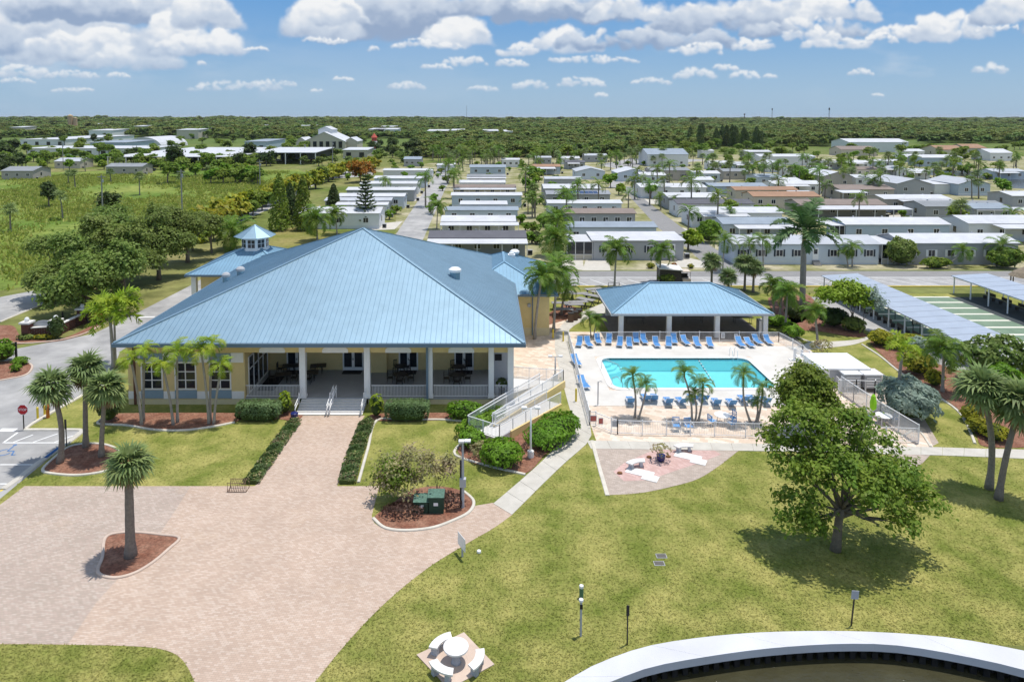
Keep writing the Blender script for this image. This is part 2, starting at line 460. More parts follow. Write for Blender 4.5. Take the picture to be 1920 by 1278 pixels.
M['bark']=mat('tree_bark',(0.19,0.155,0.12),0.95,var=0.3,scale=4.0,bump=0.8,bscale=10.0,objvar=0.1)
M['palmbark']=mat('palm_bark',(0.235,0.205,0.17),0.95,var=0.25,scale=6.0,bump=0.7,bscale=9.0,objvar=0.1)
M['smoothpalm']=mat('pale_palm_trunk',(0.33,0.30,0.265),0.9,var=0.18,scale=3.0,bump=0.4,bscale=8.0,objvar=0.1)
M['boot']=mat('palm_boot_fibre',(0.22,0.11,0.05),0.95,var=0.4,scale=7.0)
M['crownshaft']=mat('green_crownshaft',(0.16,0.24,0.06),0.6)
def leafmat(name,col,tr=0.4,var=0.4,hue=None,ov=0.12,rough=0.55):
 return mat(name,col,rough,var=var,scale=1.3,transl=tr,spec=0.25,objvar=ov,hue=hue,scale2=0.9)
M['leaf_tree']=leafmat('tree_leaf',(0.13,0.235,0.026),hue=(0.235,0.31,0.04))
M['leaf_dark']=leafmat('dark_leaf',(0.055,0.1,0.025),hue=(0.09,0.13,0.033))
M['leaf_olive']=leafmat('olive_leaf',(0.165,0.25,0.048),hue=(0.23,0.29,0.07))
M['leaf_bright']=leafmat('bright_leaf',(0.19,0.34,0.022),hue=(0.14,0.28,0.022),ov=0.05)
M['leaf_lime']=leafmat('lime_leaf',(0.3,0.4,0.03),hue=(0.22,0.33,0.026),ov=0.05)
M['leaf_yellow']=leafmat('yellow_croton_leaf',(0.44,0.39,0.025),hue=(0.21,0.26,0.025),ov=0.05)
M['leaf_silver']=leafmat('silver_leaf',(0.34,0.42,0.34),hue=(0.25,0.33,0.27),ov=0.04)
M['leaf_orange']=leafmat('orange_blossom',(0.50,0.13,0.012),hue=(0.12,0.13,0.012))
M['leaf_hedgepale']=leafmat('pale_hedge_leaf',(0.22,0.33,0.14),hue=(0.115,0.2,0.065),ov=0.04)
M['leaf_gold']=leafmat('golden_palm_leaf',(0.47,0.42,0.035),hue=(0.22,0.31,0.03))
M['twig']=leafmat('sparse_shrub_leaf',(0.34,0.36,0.13),hue=(0.4,0.31,0.2),ov=0.05)
M['frond_fan']=leafmat('fan_palm_frond',(0.16,0.235,0.07),tr=0.25,hue=(0.235,0.305,0.11),ov=0.1)
M['frond_pin']=leafmat('feather_palm_frond',(0.095,0.19,0.022),tr=0.3,hue=(0.17,0.265,0.032),ov=0.14)
M['frond_lime']=leafmat('lime_palm_frond',(0.23,0.37,0.024),tr=0.35,hue=(0.33,0.41,0.03),ov=0.08)
M['frond_royal']=leafmat('royal_palm_frond',(0.075,0.15,0.045),tr=0.25,hue=(0.1,0.185,0.055),ov=0.05)
M['frond_dead']=leafmat('dead_frond',(0.26,0.19,0.09),tr=0.1)
M['forest']=leafmat('forest_leaf',(0.13,0.2,0.042),tr=0.3,hue=(0.19,0.25,0.055),ov=0.28)
M['wildgrass']=leafmat('wild_grass_blade',(0.21,0.32,0.045),tr=0.35,hue=(0.31,0.33,0.085),ov=0.15)
def paver_mat(name,c1,c2,c3,mortar,sx,sy,stain=0.0,rot=0.0):
 m=bpy.data.materials.new(name);m.use_nodes=True
 nt=m.node_tree;N,L=nt.nodes,nt.links
 b=N['Principled BSDF'];b.inputs['Roughness'].default_value=0.9;b.inputs['Specular IOR Level'].default_value=0.2
 geo=N.new('ShaderNodeNewGeometry')
 mp=N.new('ShaderNodeMapping');mp.inputs['Rotation'].default_value[2]=rot
 L.new(geo.outputs['Position'],mp.inputs['Vector'])
 bk=N.new('ShaderNodeTexBrick')
 bk.inputs['Scale'].default_value=1.0;bk.inputs['Brick Width'].default_value=sx;bk.inputs['Row Height'].default_value=sy
 bk.inputs['Mortar Size'].default_value=0.006;bk.inputs['Bias'].default_value=0.0
 bk.inputs['Color1'].default_value=(0,0,0,1);bk.inputs['Color2'].default_value=(1,1,1,1);bk.inputs['Mortar'].default_value=(0.5,0.5,0.5,1)
 L.new(mp.outputs[0],bk.inputs['Vector'])
 ramp=N.new('ShaderNodeValToRGB');L.new(bk.outputs['Color'],ramp.inputs[0])
 e=ramp.color_ramp.elements
 e[0].position=0.0;e[0].color=(*c1,1);e[1].position=1.0;e[1].color=(*c2,1)
 x=e.new(0.5);x.color=(*c3,1)
 nz=N.new('ShaderNodeTexNoise');nz.inputs['Scale'].default_value=0.35;nz.inputs['Detail'].default_value=6.0;nz.inputs['Roughness'].default_value=0.65
 L.new(geo.outputs['Position'],nz.inputs['Vector'])
 mr=N.new('ShaderNodeMapRange');mr.inputs[1].default_value=0.3;mr.inputs[2].default_value=0.7;mr.inputs[3].default_value=0.90;mr.inputs[4].default_value=1.08
 L.new(nz.outputs['Fac'],mr.inputs[0])
 sc=N.new('ShaderNodeVectorMath');sc.operation='SCALE';L.new(ramp.outputs[0],sc.inputs[0]);L.new(mr.outputs[0],sc.inputs['Scale'])
 mx=N.new('ShaderNodeMix');mx.data_type='RGBA';L.new(bk.outputs['Fac'],mx.inputs['Factor']);L.new(sc.outputs[0],mx.inputs['A']);mx.inputs['B'].default_value=(*mortar,1)
 col=mx.outputs['Result']
 if stain:
  n2=N.new('ShaderNodeTexNoise');n2.inputs['Scale'].default_value=0.16;n2.inputs['Detail'].default_value=7.0;n2.inputs['Roughness'].default_value=0.7
  L.new(geo.outputs['Position'],n2.inputs['Vector'])
  m2=N.new('ShaderNodeMapRange');m2.inputs[1].default_value=0.58;m2.inputs[2].default_value=0.75;m2.inputs[4].default_value=stain
  L.new(n2.outputs['Fac'],m2.inputs[0])
  mz=N.new('ShaderNodeMix');mz.data_type='RGBA';L.new(m2.outputs[0],mz.inputs['Factor']);L.new(col,mz.inputs['A']);mz.inputs['B'].default_value=(0.50,0.33,0.17,1)
  col=mz.outputs['Result']
 L.new(col,b.inputs['Base Color'])
 bp=N.new('ShaderNodeBump');bp.inputs['Strength'].default_value=0.5;bp.inputs['Distance'].default_value=0.01;bp.invert=True
 L.new(bk.outputs['Fac'],bp.inputs['Height']);L.new(bp.outputs[0],b.inputs['Normal'])
 return m
M['paver']=paver_mat('pink_brick_paver',(0.47,0.35,0.272),(0.57,0.455,0.37),(0.515,0.39,0.305),(0.35,0.28,0.225),0.23,0.115,stain=0.25,rot=0.12)
M['paver_grey']=paver_mat('weathered_brick_paver',(0.41,0.335,0.275),(0.51,0.425,0.36),(0.46,0.36,0.30),(0.31,0.27,0.23),0.23,0.115,stain=0.3,rot=0.12)
M['paver_tan']=paver_mat('tan_patio_paver',(0.40,0.33,0.28),(0.50,0.42,0.36),(0.45,0.37,0.31),(0.32,0.27,0.22),0.30,0.15,rot=0.3)
M['paver_rose']=paver_mat('rose_patio_paver',(0.52,0.34,0.30),(0.62,0.44,0.40),(0.56,0.38,0.34),(0.42,0.31,0.28),0.30,0.15,rot=0.8)
M['paver_cream']=paver_mat('cream_deck_paver',(0.60,0.48,0.37),(0.76,0.66,0.55),(0.68,0.55,0.44),(0.48,0.40,0.33),0.60,0.40,rot=0.5)
def smooth_pts(pts,n=6,closed=False):
 """Catmull-Rom through pixel points"""
 P=[Vector((p[0],p[1]))for p in pts]
 out=[]
 cnt=len(P)if closed else len(P)-1
 for i in range(cnt):
  if closed:a,b,c,d=P[i-1],P[i],P[(i+1)%len(P)],P[(i+2)%len(P)]
  else:a,b,c,d=P[max(i-1,0)],P[i],P[i+1],P[min(i+2,len(P)-1)]
  for k in range(n):
   t=k/n
   out.append(0.5*((2*b)+(c-a)*t+(2*a-5*b+4*c-d)*t*t+(3*b-a-3*c+d)*t**3))
 if not closed:out.append(P[-1])
 return out
def GP(pts,z=0.0):return[G(p[0],p[1],z)for p in pts]
def sm(pts,n=6,closed=False):return GP(smooth_pts(pts,n,closed))
FLATS=[]
def sheet(name,poly,z,m,kind='structure',**kw):
 if name not in('lawn','meadow','dry_field','yards'):FLATS.append([(p[0],p[1])for p in poly])
 o=MB().sheet(poly,z).build(name,m)
 return tag(o,kind=kind,**kw)
def kerb(name,path,w,h,m,parent=None,z=0.0,closed=False,kind=None):
 """a kerb strip of width w and height h that follows path (centre line)"""
 b=MB()
 P=[Vector((p[0],p[1]))for p in path]
 n=len(P);L,Rr=[],[]
 for i in range(n):
  if closed:t=P[(i+1)%n]-P[i-1]
  else:t=P[min(i+1,n-1)]-P[max(i-1,0)]
  t=t.normalized()if t.length>1e-6 else Vector((1,0))
  s=Vector((-t.y,t.x))*(w/2)
  L.append(P[i]+s);Rr.append(P[i]-s)
 vs=[]
 c=w*0.22
 for l,r in zip(L,Rr):
  q=(l-r).normalized()*c
  vs+=[(l.x,l.y,z),(l.x-q.x*.3,l.y-q.y*.3,z+h*.75),(l.x-q.x,l.y-q.y,z+h),(r.x+q.x,r.y+q.y,z+h),(r.x+q.x*.3,r.y+q.y*.3,z+h*.75),(r.x,r.y,z)]
 fs=[]
 for i in range(n if closed else n-1):
  j=(i+1)%n
  for k in range(5):
   fs.append((i*6+k,i*6+k+1,j*6+k+1,j*6+k))
 if not closed:
  fs.append(tuple(range(6))[::-1]);fs.append(tuple((n-1)*6+k for k in range(6)))
 b.add(vs,fs)
 o=b.build(name,m,parent)
 if kind:o['kind']=kind
 return o
 # ------------------------------------------------------------------ terrain, water and the sea wall
SEA_OUT=[(1062,1278),(1110,1250),(1200,1216),(1300,1198),(1420,1187),(1560,1184),(1680,1188),(1800,1199),(1920,1221)]
SEA_IN=[(1150,1278),(1220,1252),(1340,1230),(1460,1215),(1590,1208),(1700,1213),(1840,1238),(1920,1257)]
so,si=sm(SEA_OUT,4),sm(SEA_IN,4)
so=[so[0]+(so[0]-so[4]).normalized()*14+Vector((-1.5,-9,0)),so[0]+(so[0]-so[4]).normalized()*5]+so+[so[-1]+(so[-1]-so[-5]).normalized()*6+Vector((0,-1.0,0)),so[-1]+(so[-1]-so[-5]).normalized()*14+Vector((0,-7,0))]
si=[si[0]+(si[0]-si[4]).normalized()*14+Vector((-0.3,-9,0)),si[0]+(si[0]-si[4]).normalized()*5]+si+[si[-1]+(si[-1]-si[-5]).normalized()*6+Vector((0,-1.0,0)),si[-1]+(si[-1]-si[-5]).normalized()*13.5+Vector((0,-8.5,0))]
FAR=32000.0
gpoly=[Vector((-FAR,-60,0)),Vector((si[0].x,-60,0))]+si+[Vector((si[-1].x,-60,0)),Vector((FAR,-60,0)),Vector((FAR,FAR,0)),Vector((-FAR,FAR,0))]
def ground_mat():
 m=mat('ground_cover',(0.125,0.17,0.034),0.95,var=0.4,scale=0.35,bump=1.0,bscale=2.0,hue=(0.23,0.21,0.085),scale2=0.03,var2=0.15,spec=0.1)
 nt=m.node_tree;N,L=nt.nodes,nt.links
 b=N['Principled BSDF'];src=b.inputs['Base Color'].links[0].from_socket
 geo=N.new('ShaderNodeNewGeometry');sp=N.new('ShaderNodeSeparateXYZ');L.new(geo.outputs['Position'],sp.inputs[0])
 mr=N.new('ShaderNodeMapRange');mr.inputs[1].default_value=330;mr.inputs[2].default_value=700;L.new(sp.outputs['Y'],mr.inputs[0])
 nz=N.new('ShaderNodeTexNoise');nz.inputs['Scale'].default_value=0.06;nz.inputs['Detail'].default_value=8.0;L.new(geo.outputs['Position'],nz.inputs['Vector'])
 rp=N.new('ShaderNodeMix');rp.data_type='RGBA';L.new(nz.outputs['Fac'],rp.inputs['Factor']);rp.inputs['A'].default_value=(0.075,0.12,0.03,1);rp.inputs['B'].default_value=(0.14,0.19,0.045,1)
 mx=N.new('ShaderNodeMix');mx.data_type='RGBA';L.new(mr.outputs[0],mx.inputs['Factor']);L.new(src,mx.inputs['A']);L.new(rp.outputs['Result'],mx.inputs['B'])
 L.new(mx.outputs['Result'],b.inputs['Base Color'])
 return m
gb=MB();gb.sheet(gpoly,0.0)
struct(gb.build('ground',ground_mat()))
def water_mat(name,col,bump,bscale,rough=0.06):
 m=mat(name,col,rough,var=0.25,scale=0.5,spec=0.5)
 nt=m.node_tree;N,L=nt.nodes,nt.links
 b=N['Principled BSDF']
 geo=N.new('ShaderNodeNewGeometry');mp=N.new('ShaderNodeMapping');mp.inputs['Scale'].default_value=(1.0,1.7,1.0);L.new(geo.outputs['Position'],mp.inputs[0])
 nz=N.new('ShaderNodeTexNoise');nz.inputs['Scale'].default_value=bscale;nz.inputs['Detail'].default_value=5.0;nz.inputs['Distortion'].default_value=0.6;L.new(mp.outputs[0],nz.inputs['Vector'])
 bp=N.new('ShaderNodeBump');bp.inputs['Strength'].default_value=bump;bp.inputs['Distance'].default_value=0.06
 L.new(nz.outputs['Fac'],bp.inputs['Height']);L.new(bp.outputs[0],b.inputs['Normal'])
 return m
M['canal']=water_mat('murky_canal_water',(0.055,0.052,0.028),0.8,2.6,rough=0.07)
wb=MB();wb.sheet([Vector((-40,-60,0)),Vector((110,-60,0)),Vector((110,48,0)),Vector((-40,48,0))],-0.85)
struct(wb.build('canal_water',M['canal']))
sea=thing('seawall','pale concrete sea wall curving round the dark canal basin','sea wall',(so[10].x,so[10].y,0))
CAPT=0.06
nseg=len(so)
def resample(P,n):
 d=[0.0]
 for i in range(1,len(P)):d.append(d[-1]+(P[i]-P[i-1]).length)
 out=[]
 for k in range(n):
  t=d[-1]*k/(n-1);i=1
  while i<len(d)-1 and d[i]<t:i+=1
  f=(t-d[i-1])/max(1e-6,d[i]-d[i-1]);out.append(P[i-1].lerp(P[i],min(1,f)))
 return out
NS=57
ro,ri=resample(so,NS),resample(si,NS)
for k in range(0,NS-1,4):
 e=min(k+4,NS-1)
 a=ro[k:e+1];b_=ri[k:e+1]
 a=a[:-1]+[a[-1].lerp(a[-2],0.012)];b_=b_[:-1]+[b_[-1].lerp(b_[-2],0.012)]
 q=MB();q.prism([Vector((p.x,p.y))for p in a]+[Vector((p.x,p.y))for p in b_[::-1]],-0.32,CAPT)
 q.build('cap_section',M['seawall'],sea)
fc=MB();sp_=MB()
for i in range(NS-1):
 p,q=ri[i],ri[i+1]
 t=(q-p).normalized();nrm=Vector((-t.y,t.x,0))
 L_=(q-p).length;step=L_/2
 for k in range(2):
  c0=p+t*(k*step)+nrm*0.18;c1=p+t*(k*step+step*0.5)+nrm*0.18;c2=p+t*(k*step+step)+nrm*0.18
  sp_.prism([c0,c1,c1+nrm*0.1,c0+nrm*0.1],-2.4,-0.33)
  sp_.prism([c1+nrm*0.34,c2+nrm*0.34,c2+nrm*0.44,c1+nrm*0.44],-2.4,-0.33)
stuff(sp_.build('sheet_pile',M['sheetpile'],sea))
bank=MB()
for i in range(NS-1):
 p,q=ri[i],ri[i+1];t=(q-p).normalized();nrm=Vector((-t.y,t.x,0))*0.62
 bank.face([(p.x+nrm.x,p.y+nrm.y,-3),(q.x+nrm.x,q.y+nrm.y,-3),(q.x+nrm.x,q.y+nrm.y,-0.02),(p.x+nrm.x,p.y+nrm.y,-0.02)])
bank.build('retaining_face',M['sheetpile'],sea)
# ------------------------------------------------------------------ near lawns
LAWN=[Vector((-62,14,0)),Vector((si[0].x-1.2,14,0))]+[p+(q-p).normalized()*0.25 for p,q in zip(so[1:-1],si[1:-1])]+[Vector((110,30,0)),Vector((120,96.9,0)),Vector((12,96.9,0)),Vector((-33,100,0)),Vector((-33,64,0)),Vector((-62,64,0))]
sheet('lawn',LAWN,0.004,M['lawn'])
sheet('meadow',GP([(0,545),(130,522),(300,462),(470,400),(600,335),(560,318),(300,318),(0,325)]),0.004,M['meadow'])
sheet('dry_field',GP([(470,500),(700,500),(735,452),(560,425),(520,432)]),0.008,M['drygrass'])
# ------------------------------------------------------------------ roads
Z1,Z2,Z3,Z4=0.008,0.012,0.016,0.020
la=GP([(-300,690),(0,604),(140,546),(300,478),(430,425),(520,385),(592,345),(640,322),(680,310)])
lb=GP([(660,306),(610,318),(568,341),(500,378),(405,420),(280,470),(135,531),(0,557),(-300,628)])
sheet('avenue',la+lb,Z1,M['asphalt'])
kerb('kerb',la[1:7],0.25,0.12,M['kerb'],kind='structure')
drive=GP([(-420,660),(0,660),(60,648),(175,626),(250,590),(352,538),(470,470),(520,476),(420,536),(300,602),(225,660),(200,720),(150,745),(45,806),(155,807),(0,935),(-420,1180)])
sheet('entrance_drive',drive,Z2,M['asphalt'])
plazaR=smooth_pts([(960,965),(925,990),(880,1016),(800,1066),(720,1132),(650,1205),(585,1285)],5)
plazaL=smooth_pts([(368,1285),(345,1240),(312,1219),(250,1211),(120,1208),(0,1207),(-500,1207)],4)
bed=smooth_pts([(697,966),(702,980),(722,991),(760,996),(810,991),(850,977),(880,962),(890,948)],4)
plaza=[(-60,990),(15,935),(46,911),(425,911),(478,911),(522,850),(556,795),(562,779),(684,779),(674,795),(632,911),(711,911),(697,966)]+[(p.x,p.y)for p in bed]+[(925,942)]+[(p.x,p.y)for p in plazaR]+[(p.x,p.y)for p in plazaL]+[(-500,1300),(-560,1100)]
plz=GP(plaza[:-2])+[G(-560,1207),G(-300,1150)]
sheet('brick_plaza',plz,Z2,M['paver'])
sheet('weathered_paving',GP([(-300,1150),(-60,990),(15,935),(46,912),(357,912),(330,955),(300,1000),(180,1130),(128,1206),(0,1206),(-400,1206)]),Z3,M['paver_grey'])
wl=GP(smooth_pts([(925,944),(1000,880),(1052,828),(1074,796),(1064,752),(1048,690),(1040,640),(1058,604),(1098,582),(1148,562)],4))
wr=GP(smooth_pts([(960,965),(1048,878),(1098,834),(1109,815),(1100,770),(1082,700),(1064,630),(1084,606),(1120,592),(1166,575)],4))
walk=struct(bpy.data.objects.new('concrete_walk',None));COL.objects.link(walk)
wl,wr=resample(wl,34),resample(wr,34)
for i in range(33):
 a,b_,c,d=wl[i],wr[i],wr[i+1].lerp(wr[i],0.012),wl[i+1].lerp(wl[i],0.012)
 MB().prism([a,b_,c,d],0.0,0.035+0.004*((i*7)%3)).build('slab',M['concrete'],walk)
cw_t=[(1100,826),(1180,827),(1300,829),(1460,833),(1600,836),(1740,838),(1830,841),(1920,843),(2100,850)]
cw_b=[(1108,841),(1180,842),(1300,844),(1460,846),(1600,850),(1740,853),(1830,856),(1920,860),(2100,868)]
ct,cb=resample(GP(cw_t),26),resample(GP(cw_b),26)
for i in range(25):
 MB().prism([ct[i],cb[i],cb[i+1].lerp(cb[i],0.012),ct[i+1].lerp(ct[i],0.012)],0.0,0.03+0.004*((i*5)%3)).build('slab',M['concrete'],walk)
sheet('cream_terrace',GP([(965,735),(1045,715),(1062,690),(1046,632),(1060,600),(985,622),(960,640)]),Z2,M['paver_cream'])
sheet('pool_paving',GP([(1064,622),(1100,775),(1118,826),(1200,828),(1750,838),(1735,805),(1560,690),(1482,625)]),Z2,M['paver_cream'])
sheet('gravel_bed',GP([(1010,640),(1058,603),(1092,580),(1060,570),(985,610),(985,640)]),Z1,M['mulch'])
patio=GP([(1112,826),(1460,836)]+[(p.x,p.y)for p in smooth_pts([(1455,842),(1395,842),(1372,855),(1350,872),(1310,897),(1260,912),(1200,924),(1137,928)],4)])
sheet('patio',patio,Z3,M['paver_tan'])
sheet('rose_inset',GP([(1170,902),(1150,884),(1170,868),(1215,848),(1260,836),(1330,838),(1352,852),(1310,868),(1262,884),(1215,900)]),Z4,M['paver_rose'])
kerb('patio_edging',[G(1110,826),G(1124,877),G(1139,929)],0.3,0.06,M['kerb'],kind='structure')
sheet('side_patio',GP([(1690,838),(1720,820),(1712,800),(1660,760),(1590,735),(1570,690),(1640,690),(1700,730),(1760,830),(1745,838)]),Z1,M['paver_tan'])
sheet('patio_corner',GP([(1675,846),(1745,852),(1730,868),(1700,885),(1660,880)]),Z3,M['paver_tan'])
bs=lambda x0,x1,v0,v1:[Vector((x0,G(912,v1).y,0)),Vector((x1,G(912,v1).y,0)),Vector((x1,G(912,v0).y,0)),Vector((x0,G(912,v0).y,0))]
YB0,YB1,YB2=G(912,537).y,G(912,520).y,G(912,508).y
sheet('back_street',[Vector((5,YB1,0)),Vector((260,YB1,0)),Vector((260,YB2,0)),Vector((5,YB2,0))],Z1,M['asphalt_dark'])
sheet('parking_bay',[Vector((8,YB0,0)),Vector((260,YB0,0)),Vector((260,YB1,0)),Vector((8,YB1,0))],Z1,M['asphalt'])
mk=MB()
mk.sheet([Vector((8,YB1-.1,0)),Vector((240,YB1-.1,0)),Vector((240,YB1+.12,0)),Vector((8,YB1+.12,0))],Z3)
mk.build('edge_line',M['white_paint'])['kind']='structure'
park=struct(bpy.data.objects.new('parking_marking',None));COL.objects.link(park)
x=11.0
while x<95:
 MB().sheet([Vector((x+1.2,YB0+0.5,0)),Vector((x+1.33,YB0+0.5,0)),Vector((x+0.13-0.9,YB1-1.2,0)),Vector((x-0.9,YB1-1.2,0))],Z3).build('bay_line',M['white_paint'],park)
 x+=2.9
yk=MB().box(8,YB0-0.25,0,200,YB0-0.02,0.13)
struct(yk.build('yellow_kerb',M['yellow_paint']))
sheet('narrow_street',GP([(700,520),(742,440),(778,385),(808,340),(826,312),(832,303),(856,303),(852,322),(834,356),(806,420),(775,490),(762,520)]),Z2,M['asphalt'])
sheet('side_street',GP([(1160,350),(1180,368),(1235,428),(1288,465),(1336,509),(1408,509),(1328,458),(1283,430),(1216,380),(1182,350)]),Z2,M['asphalt_dark'])
sheet('far_street',GP([(1120,309),(1170,300),(1260,297),(1330,300),(1280,305),(1200,309),(1160,352),(1140,352),(1165,318)]),Z2,M['asphalt'])
sheet('cul_de_sac',GP([(1150,306),(1180,297),(1230,295),(1265,300),(1240,308),(1190,310)]),Z3,M['asphalt'])
sheet('cross_lane',GP([(560,330),(600,318),(700,322),(700,330),(610,336)]),Z1,M['asphalt'])
for k,p in enumerate([[(1092,507),(1100,482),(1140,482),(1145,507)],[(1040,500),(1063,480),(1092,480),(1095,507)],[(1250,500),(1285,482),(1330,492),(1352,503)],[(760,412),(800,407),(800,414),(762,420)],[(700,420),(755,415),(740,430),(690,432)],[(770,372),(800,366),(802,372),(775,378)],[(1245,420),(1285,428),(1300,440),(1262,440)],[(1200,372),(1260,376),(1260,384),(1215,382)],[(1500,335),(1640,330),(1650,337),(1520,343)],[(1650,402),(1760,398),(1760,404),(1660,408)],[(1480,300),(1700,298),(1700,306),(1500,308)],[(1300,480),(1340,478),(1390,492),(1380,500)]]):
 sheet('driveway',GP(p),.0105+.0001*k,M['concrete'])
mark=struct(bpy.data.objects.new('drive_marking',None));COL.objects.link(mark)
def line(pts,w,m,z=Z4,name='painted_line',parent=mark):
 P=GP(pts)
 b=MB()
 for p,q in zip(P[:-1],P[1:]):
  t=(q-p).normalized();s=Vector((-t.y,t.x,0))*w/2
  b.face([(p+s).xy.to_3d()+Vector((0,0,z)),(p-s).xy.to_3d()+Vector((0,0,z)),(q-s).xy.to_3d()+Vector((0,0,z)),(q+s).xy.to_3d()+Vector((0,0,z))][::-1])
 return b.build(name,m,parent)
line([(0,806),(30,806)],0.55,M['white_paint'])
line([(5,830),(112,830)],0.14,M['white_paint'])
line([(6,830),(33,811)],0.16,M['white_paint'])
for a in((25,829,62,815),(62,829,108,813),(102,829,142,815)):line([(a[0],a[1]),(a[2],a[3])],0.12,M['white_paint'])
line([(128,829),(152,810)],0.16,M['yellow_paint'])
line([(0,871),(72,871)],0.12,M['white_paint'])
line([(0,907),(20,907)],0.12,M['white_paint'])
line([(0,921),(20,908)],0.16,M['yellow_paint'])
line([(32,896),(56,880)],0.14,M['yellow_paint'])
line([(255,595),(290,594)],0.4,M['white_paint'])
M['blue_paint']=mat('blue_road_paint',(0.10,0.20,0.40),0.7,var=0.2,scale=5.0)
emb=MB()
ec=G(8,848)
def arc(c,r,a0,a1,w,n=14):
 for k in range(n):
  t0,t1=R(a0+(a1-a0)*k/n),R(a0+(a1-a0)*(k+1)/n)
  emb.face([(c[0]+(r-w)*math.cos(t0),c[1]+(r-w)*math.sin(t0),Z4),(c[0]+r*math.cos(t0),c[1]+r*math.sin(t0),Z4),(c[0]+r*math.cos(t1),c[1]+r*math.sin(t1),Z4),(c[0]+(r-w)*math.cos(t1),c[1]+(r-w)*math.sin(t1),Z4)])
arc((ec.x,ec.y),0.55,100,350,0.12)
def seg(a,b,w=0.12):
 a,b=Vector(a),Vector(b);t=(b-a).normalized();s=Vector((-t.y,t.x))*w/2
 emb.face([(*(a-s),Z4+.003),(*(b-s),Z4+.003),(*(b+s),Z4+.003),(*(a+s),Z4+.003)])
seg((ec.x+.05,ec.y+.95),(ec.x+.1,ec.y+.2));seg((ec.x+.1,ec.y+.2),(ec.x+.6,ec.y+.2));seg((ec.x+.6,ec.y+.2),(ec.x+.85,ec.y-.45));seg((ec.x+.85,ec.y-.45),(ec.x+1.1,ec.y-.35))
arc((ec.x+.02,ec.y+1.15),0.15,0,360,0.149,10)
emb.build('wheelchair_emblem',M['blue_paint'],mark)
kerb('kerb',sm([(5,918),(40,893),(75,866),(128,829),(156,807)],3),0.5,0.1,M['concrete'],kind='structure')
kerb('kerb',sm([(46,806),(95,806),(140,806),(154,807)],3),0.35,0.12,M['kerb'],kind='structure')
kerb('kerb',sm([(46,806),(68,790),(110,766),(150,744),(185,715),(205,690)],4),0.3,0.12,M['kerb'],kind='structure')
def bed(name,outline,edge=None,m='mulch',kw=0.22,km='kerb',z=Z3,closed=True,kh=0.11,smooth_n=4,label=None):
 """a mulch bed with its own kerb; sub-things: none"""
 o=sheet(name,sm(outline,smooth_n,True)if smooth_n else GP(outline),z+0.03,M[m])
 if edge is not None:
  kerb('bed_edging',sm(edge,5,closed),kw,kh,M[km],kind='structure',closed=closed)
 return o
tear=[(197,1010),(222,1000),(262,999),(300,1003),(336,1009),(316,1030),(285,1056),(250,1076),(213,1084),(184,1074),(192,1045)]
bed('mulch_bed',tear,tear,kw=0.2,km='kerbpink')
b3=[(80,882),(100,860),(130,838),(170,832),(205,836),(228,850),(235,868),(200,883),(150,891),(105,889)]
bed('mulch_bed',b3,b3)
bfront=[(183,793),(200,779),(235,775),(452,775),(452,785),(440,792),(400,800),(345,807),(290,806),(240,798),(205,796)]
bed('mulch_bed',bfront,bfront[5:]+bfront[:2],closed=False)
butil=[(700,972),(735,945),(770,920),(820,912),(870,922),(888,940),(880,960),(850,976),(810,990),(760,995),(722,990)]
bed('mulch_bed',butil,butil[:1]+butil[10:5:-1]+butil[5:4:-1]+[(870,922)],closed=False)
bramp=[(858,845),(872,828),(880,800),(940,760),(1010,770),(1060,815),(1020,855),(985,888),(930,878),(880,866)]
bed('mulch_bed',bramp,[(985,890),(930,877),(880,864),(853,852),(858,838),(876,826)],closed=False)
bporch=[(700,788),(705,776),(830,774),(960,774),(960,784),(900,790),(830,788),(760,790)]
bed('mulch_bed',bporch,[(672,905),(690,840),(706,789),(760,788),(830,787),(885,791)],closed=False)
bed('mulch_bed',[(450,772),(560,772),(556,790),(520,786),(450,787)])
g1=[(-60,640),(-60,612),(0,610),(26,612),(38,630),(60,638),(110,636),(150,622),(175,608),(180,600),(196,604),(170,622),(120,638),(60,644),(0,646)]
bed('mulch_bed',g1,[(-60,640),(0,642),(50,644),(110,638),(160,625),(200,604)],closed=False,km='kerbpink')
g2=[(-80,690),(-40,675),(0,678),(30,676),(55,682),(60,690),(50,702),(20,710),(-40,716)]
bed('mulch_bed',g2,g2,km='kerbpink')
br=[(1575,645),(1610,638),(1660,655),(1700,690),(1760,735),(1830,780),(1850,830),(1832,838),(1815,815),(1790,775),(1740,745),(1690,712),(1640,672)]
br2=[(1632,640),(1700,660),(1780,690),(1880,720),(1960,760),(1960,830),(1850,838),(1830,815),(1805,775),(1755,738),(1700,705),(1660,672)]
bed('mulch_bed',br2,[(1616,646),(1650,668),(1690,700),(1745,735),(1795,770),(1815,800),(1828,832)],closed=False)
bed('mulch_bed',[(1470,600),(1520,590),(1570,605),(1625,628),(1600,632),(1540,622),(1500,618)])
bed('mulch_bed',[(1440,560),(1500,548),(1530,570),(1510,600),(1470,606)])
kerb('bed_edging',sm([(1690,820),(1716,806),(1730,815),(1745,838)],4),0.2,0.1,M['kerb'],kind='structure')
sheet('curved_path',sm([(1520,640),(1560,640),(1610,636),(1632,628),(1628,636),(1600,646),(1550,652),(1500,656)],4,True),Z3,M['concrete'])
kerb('walk_edging',GP([(1495,632),(1530,645)]),0.3,0.05,M['concrete'],kind='structure')
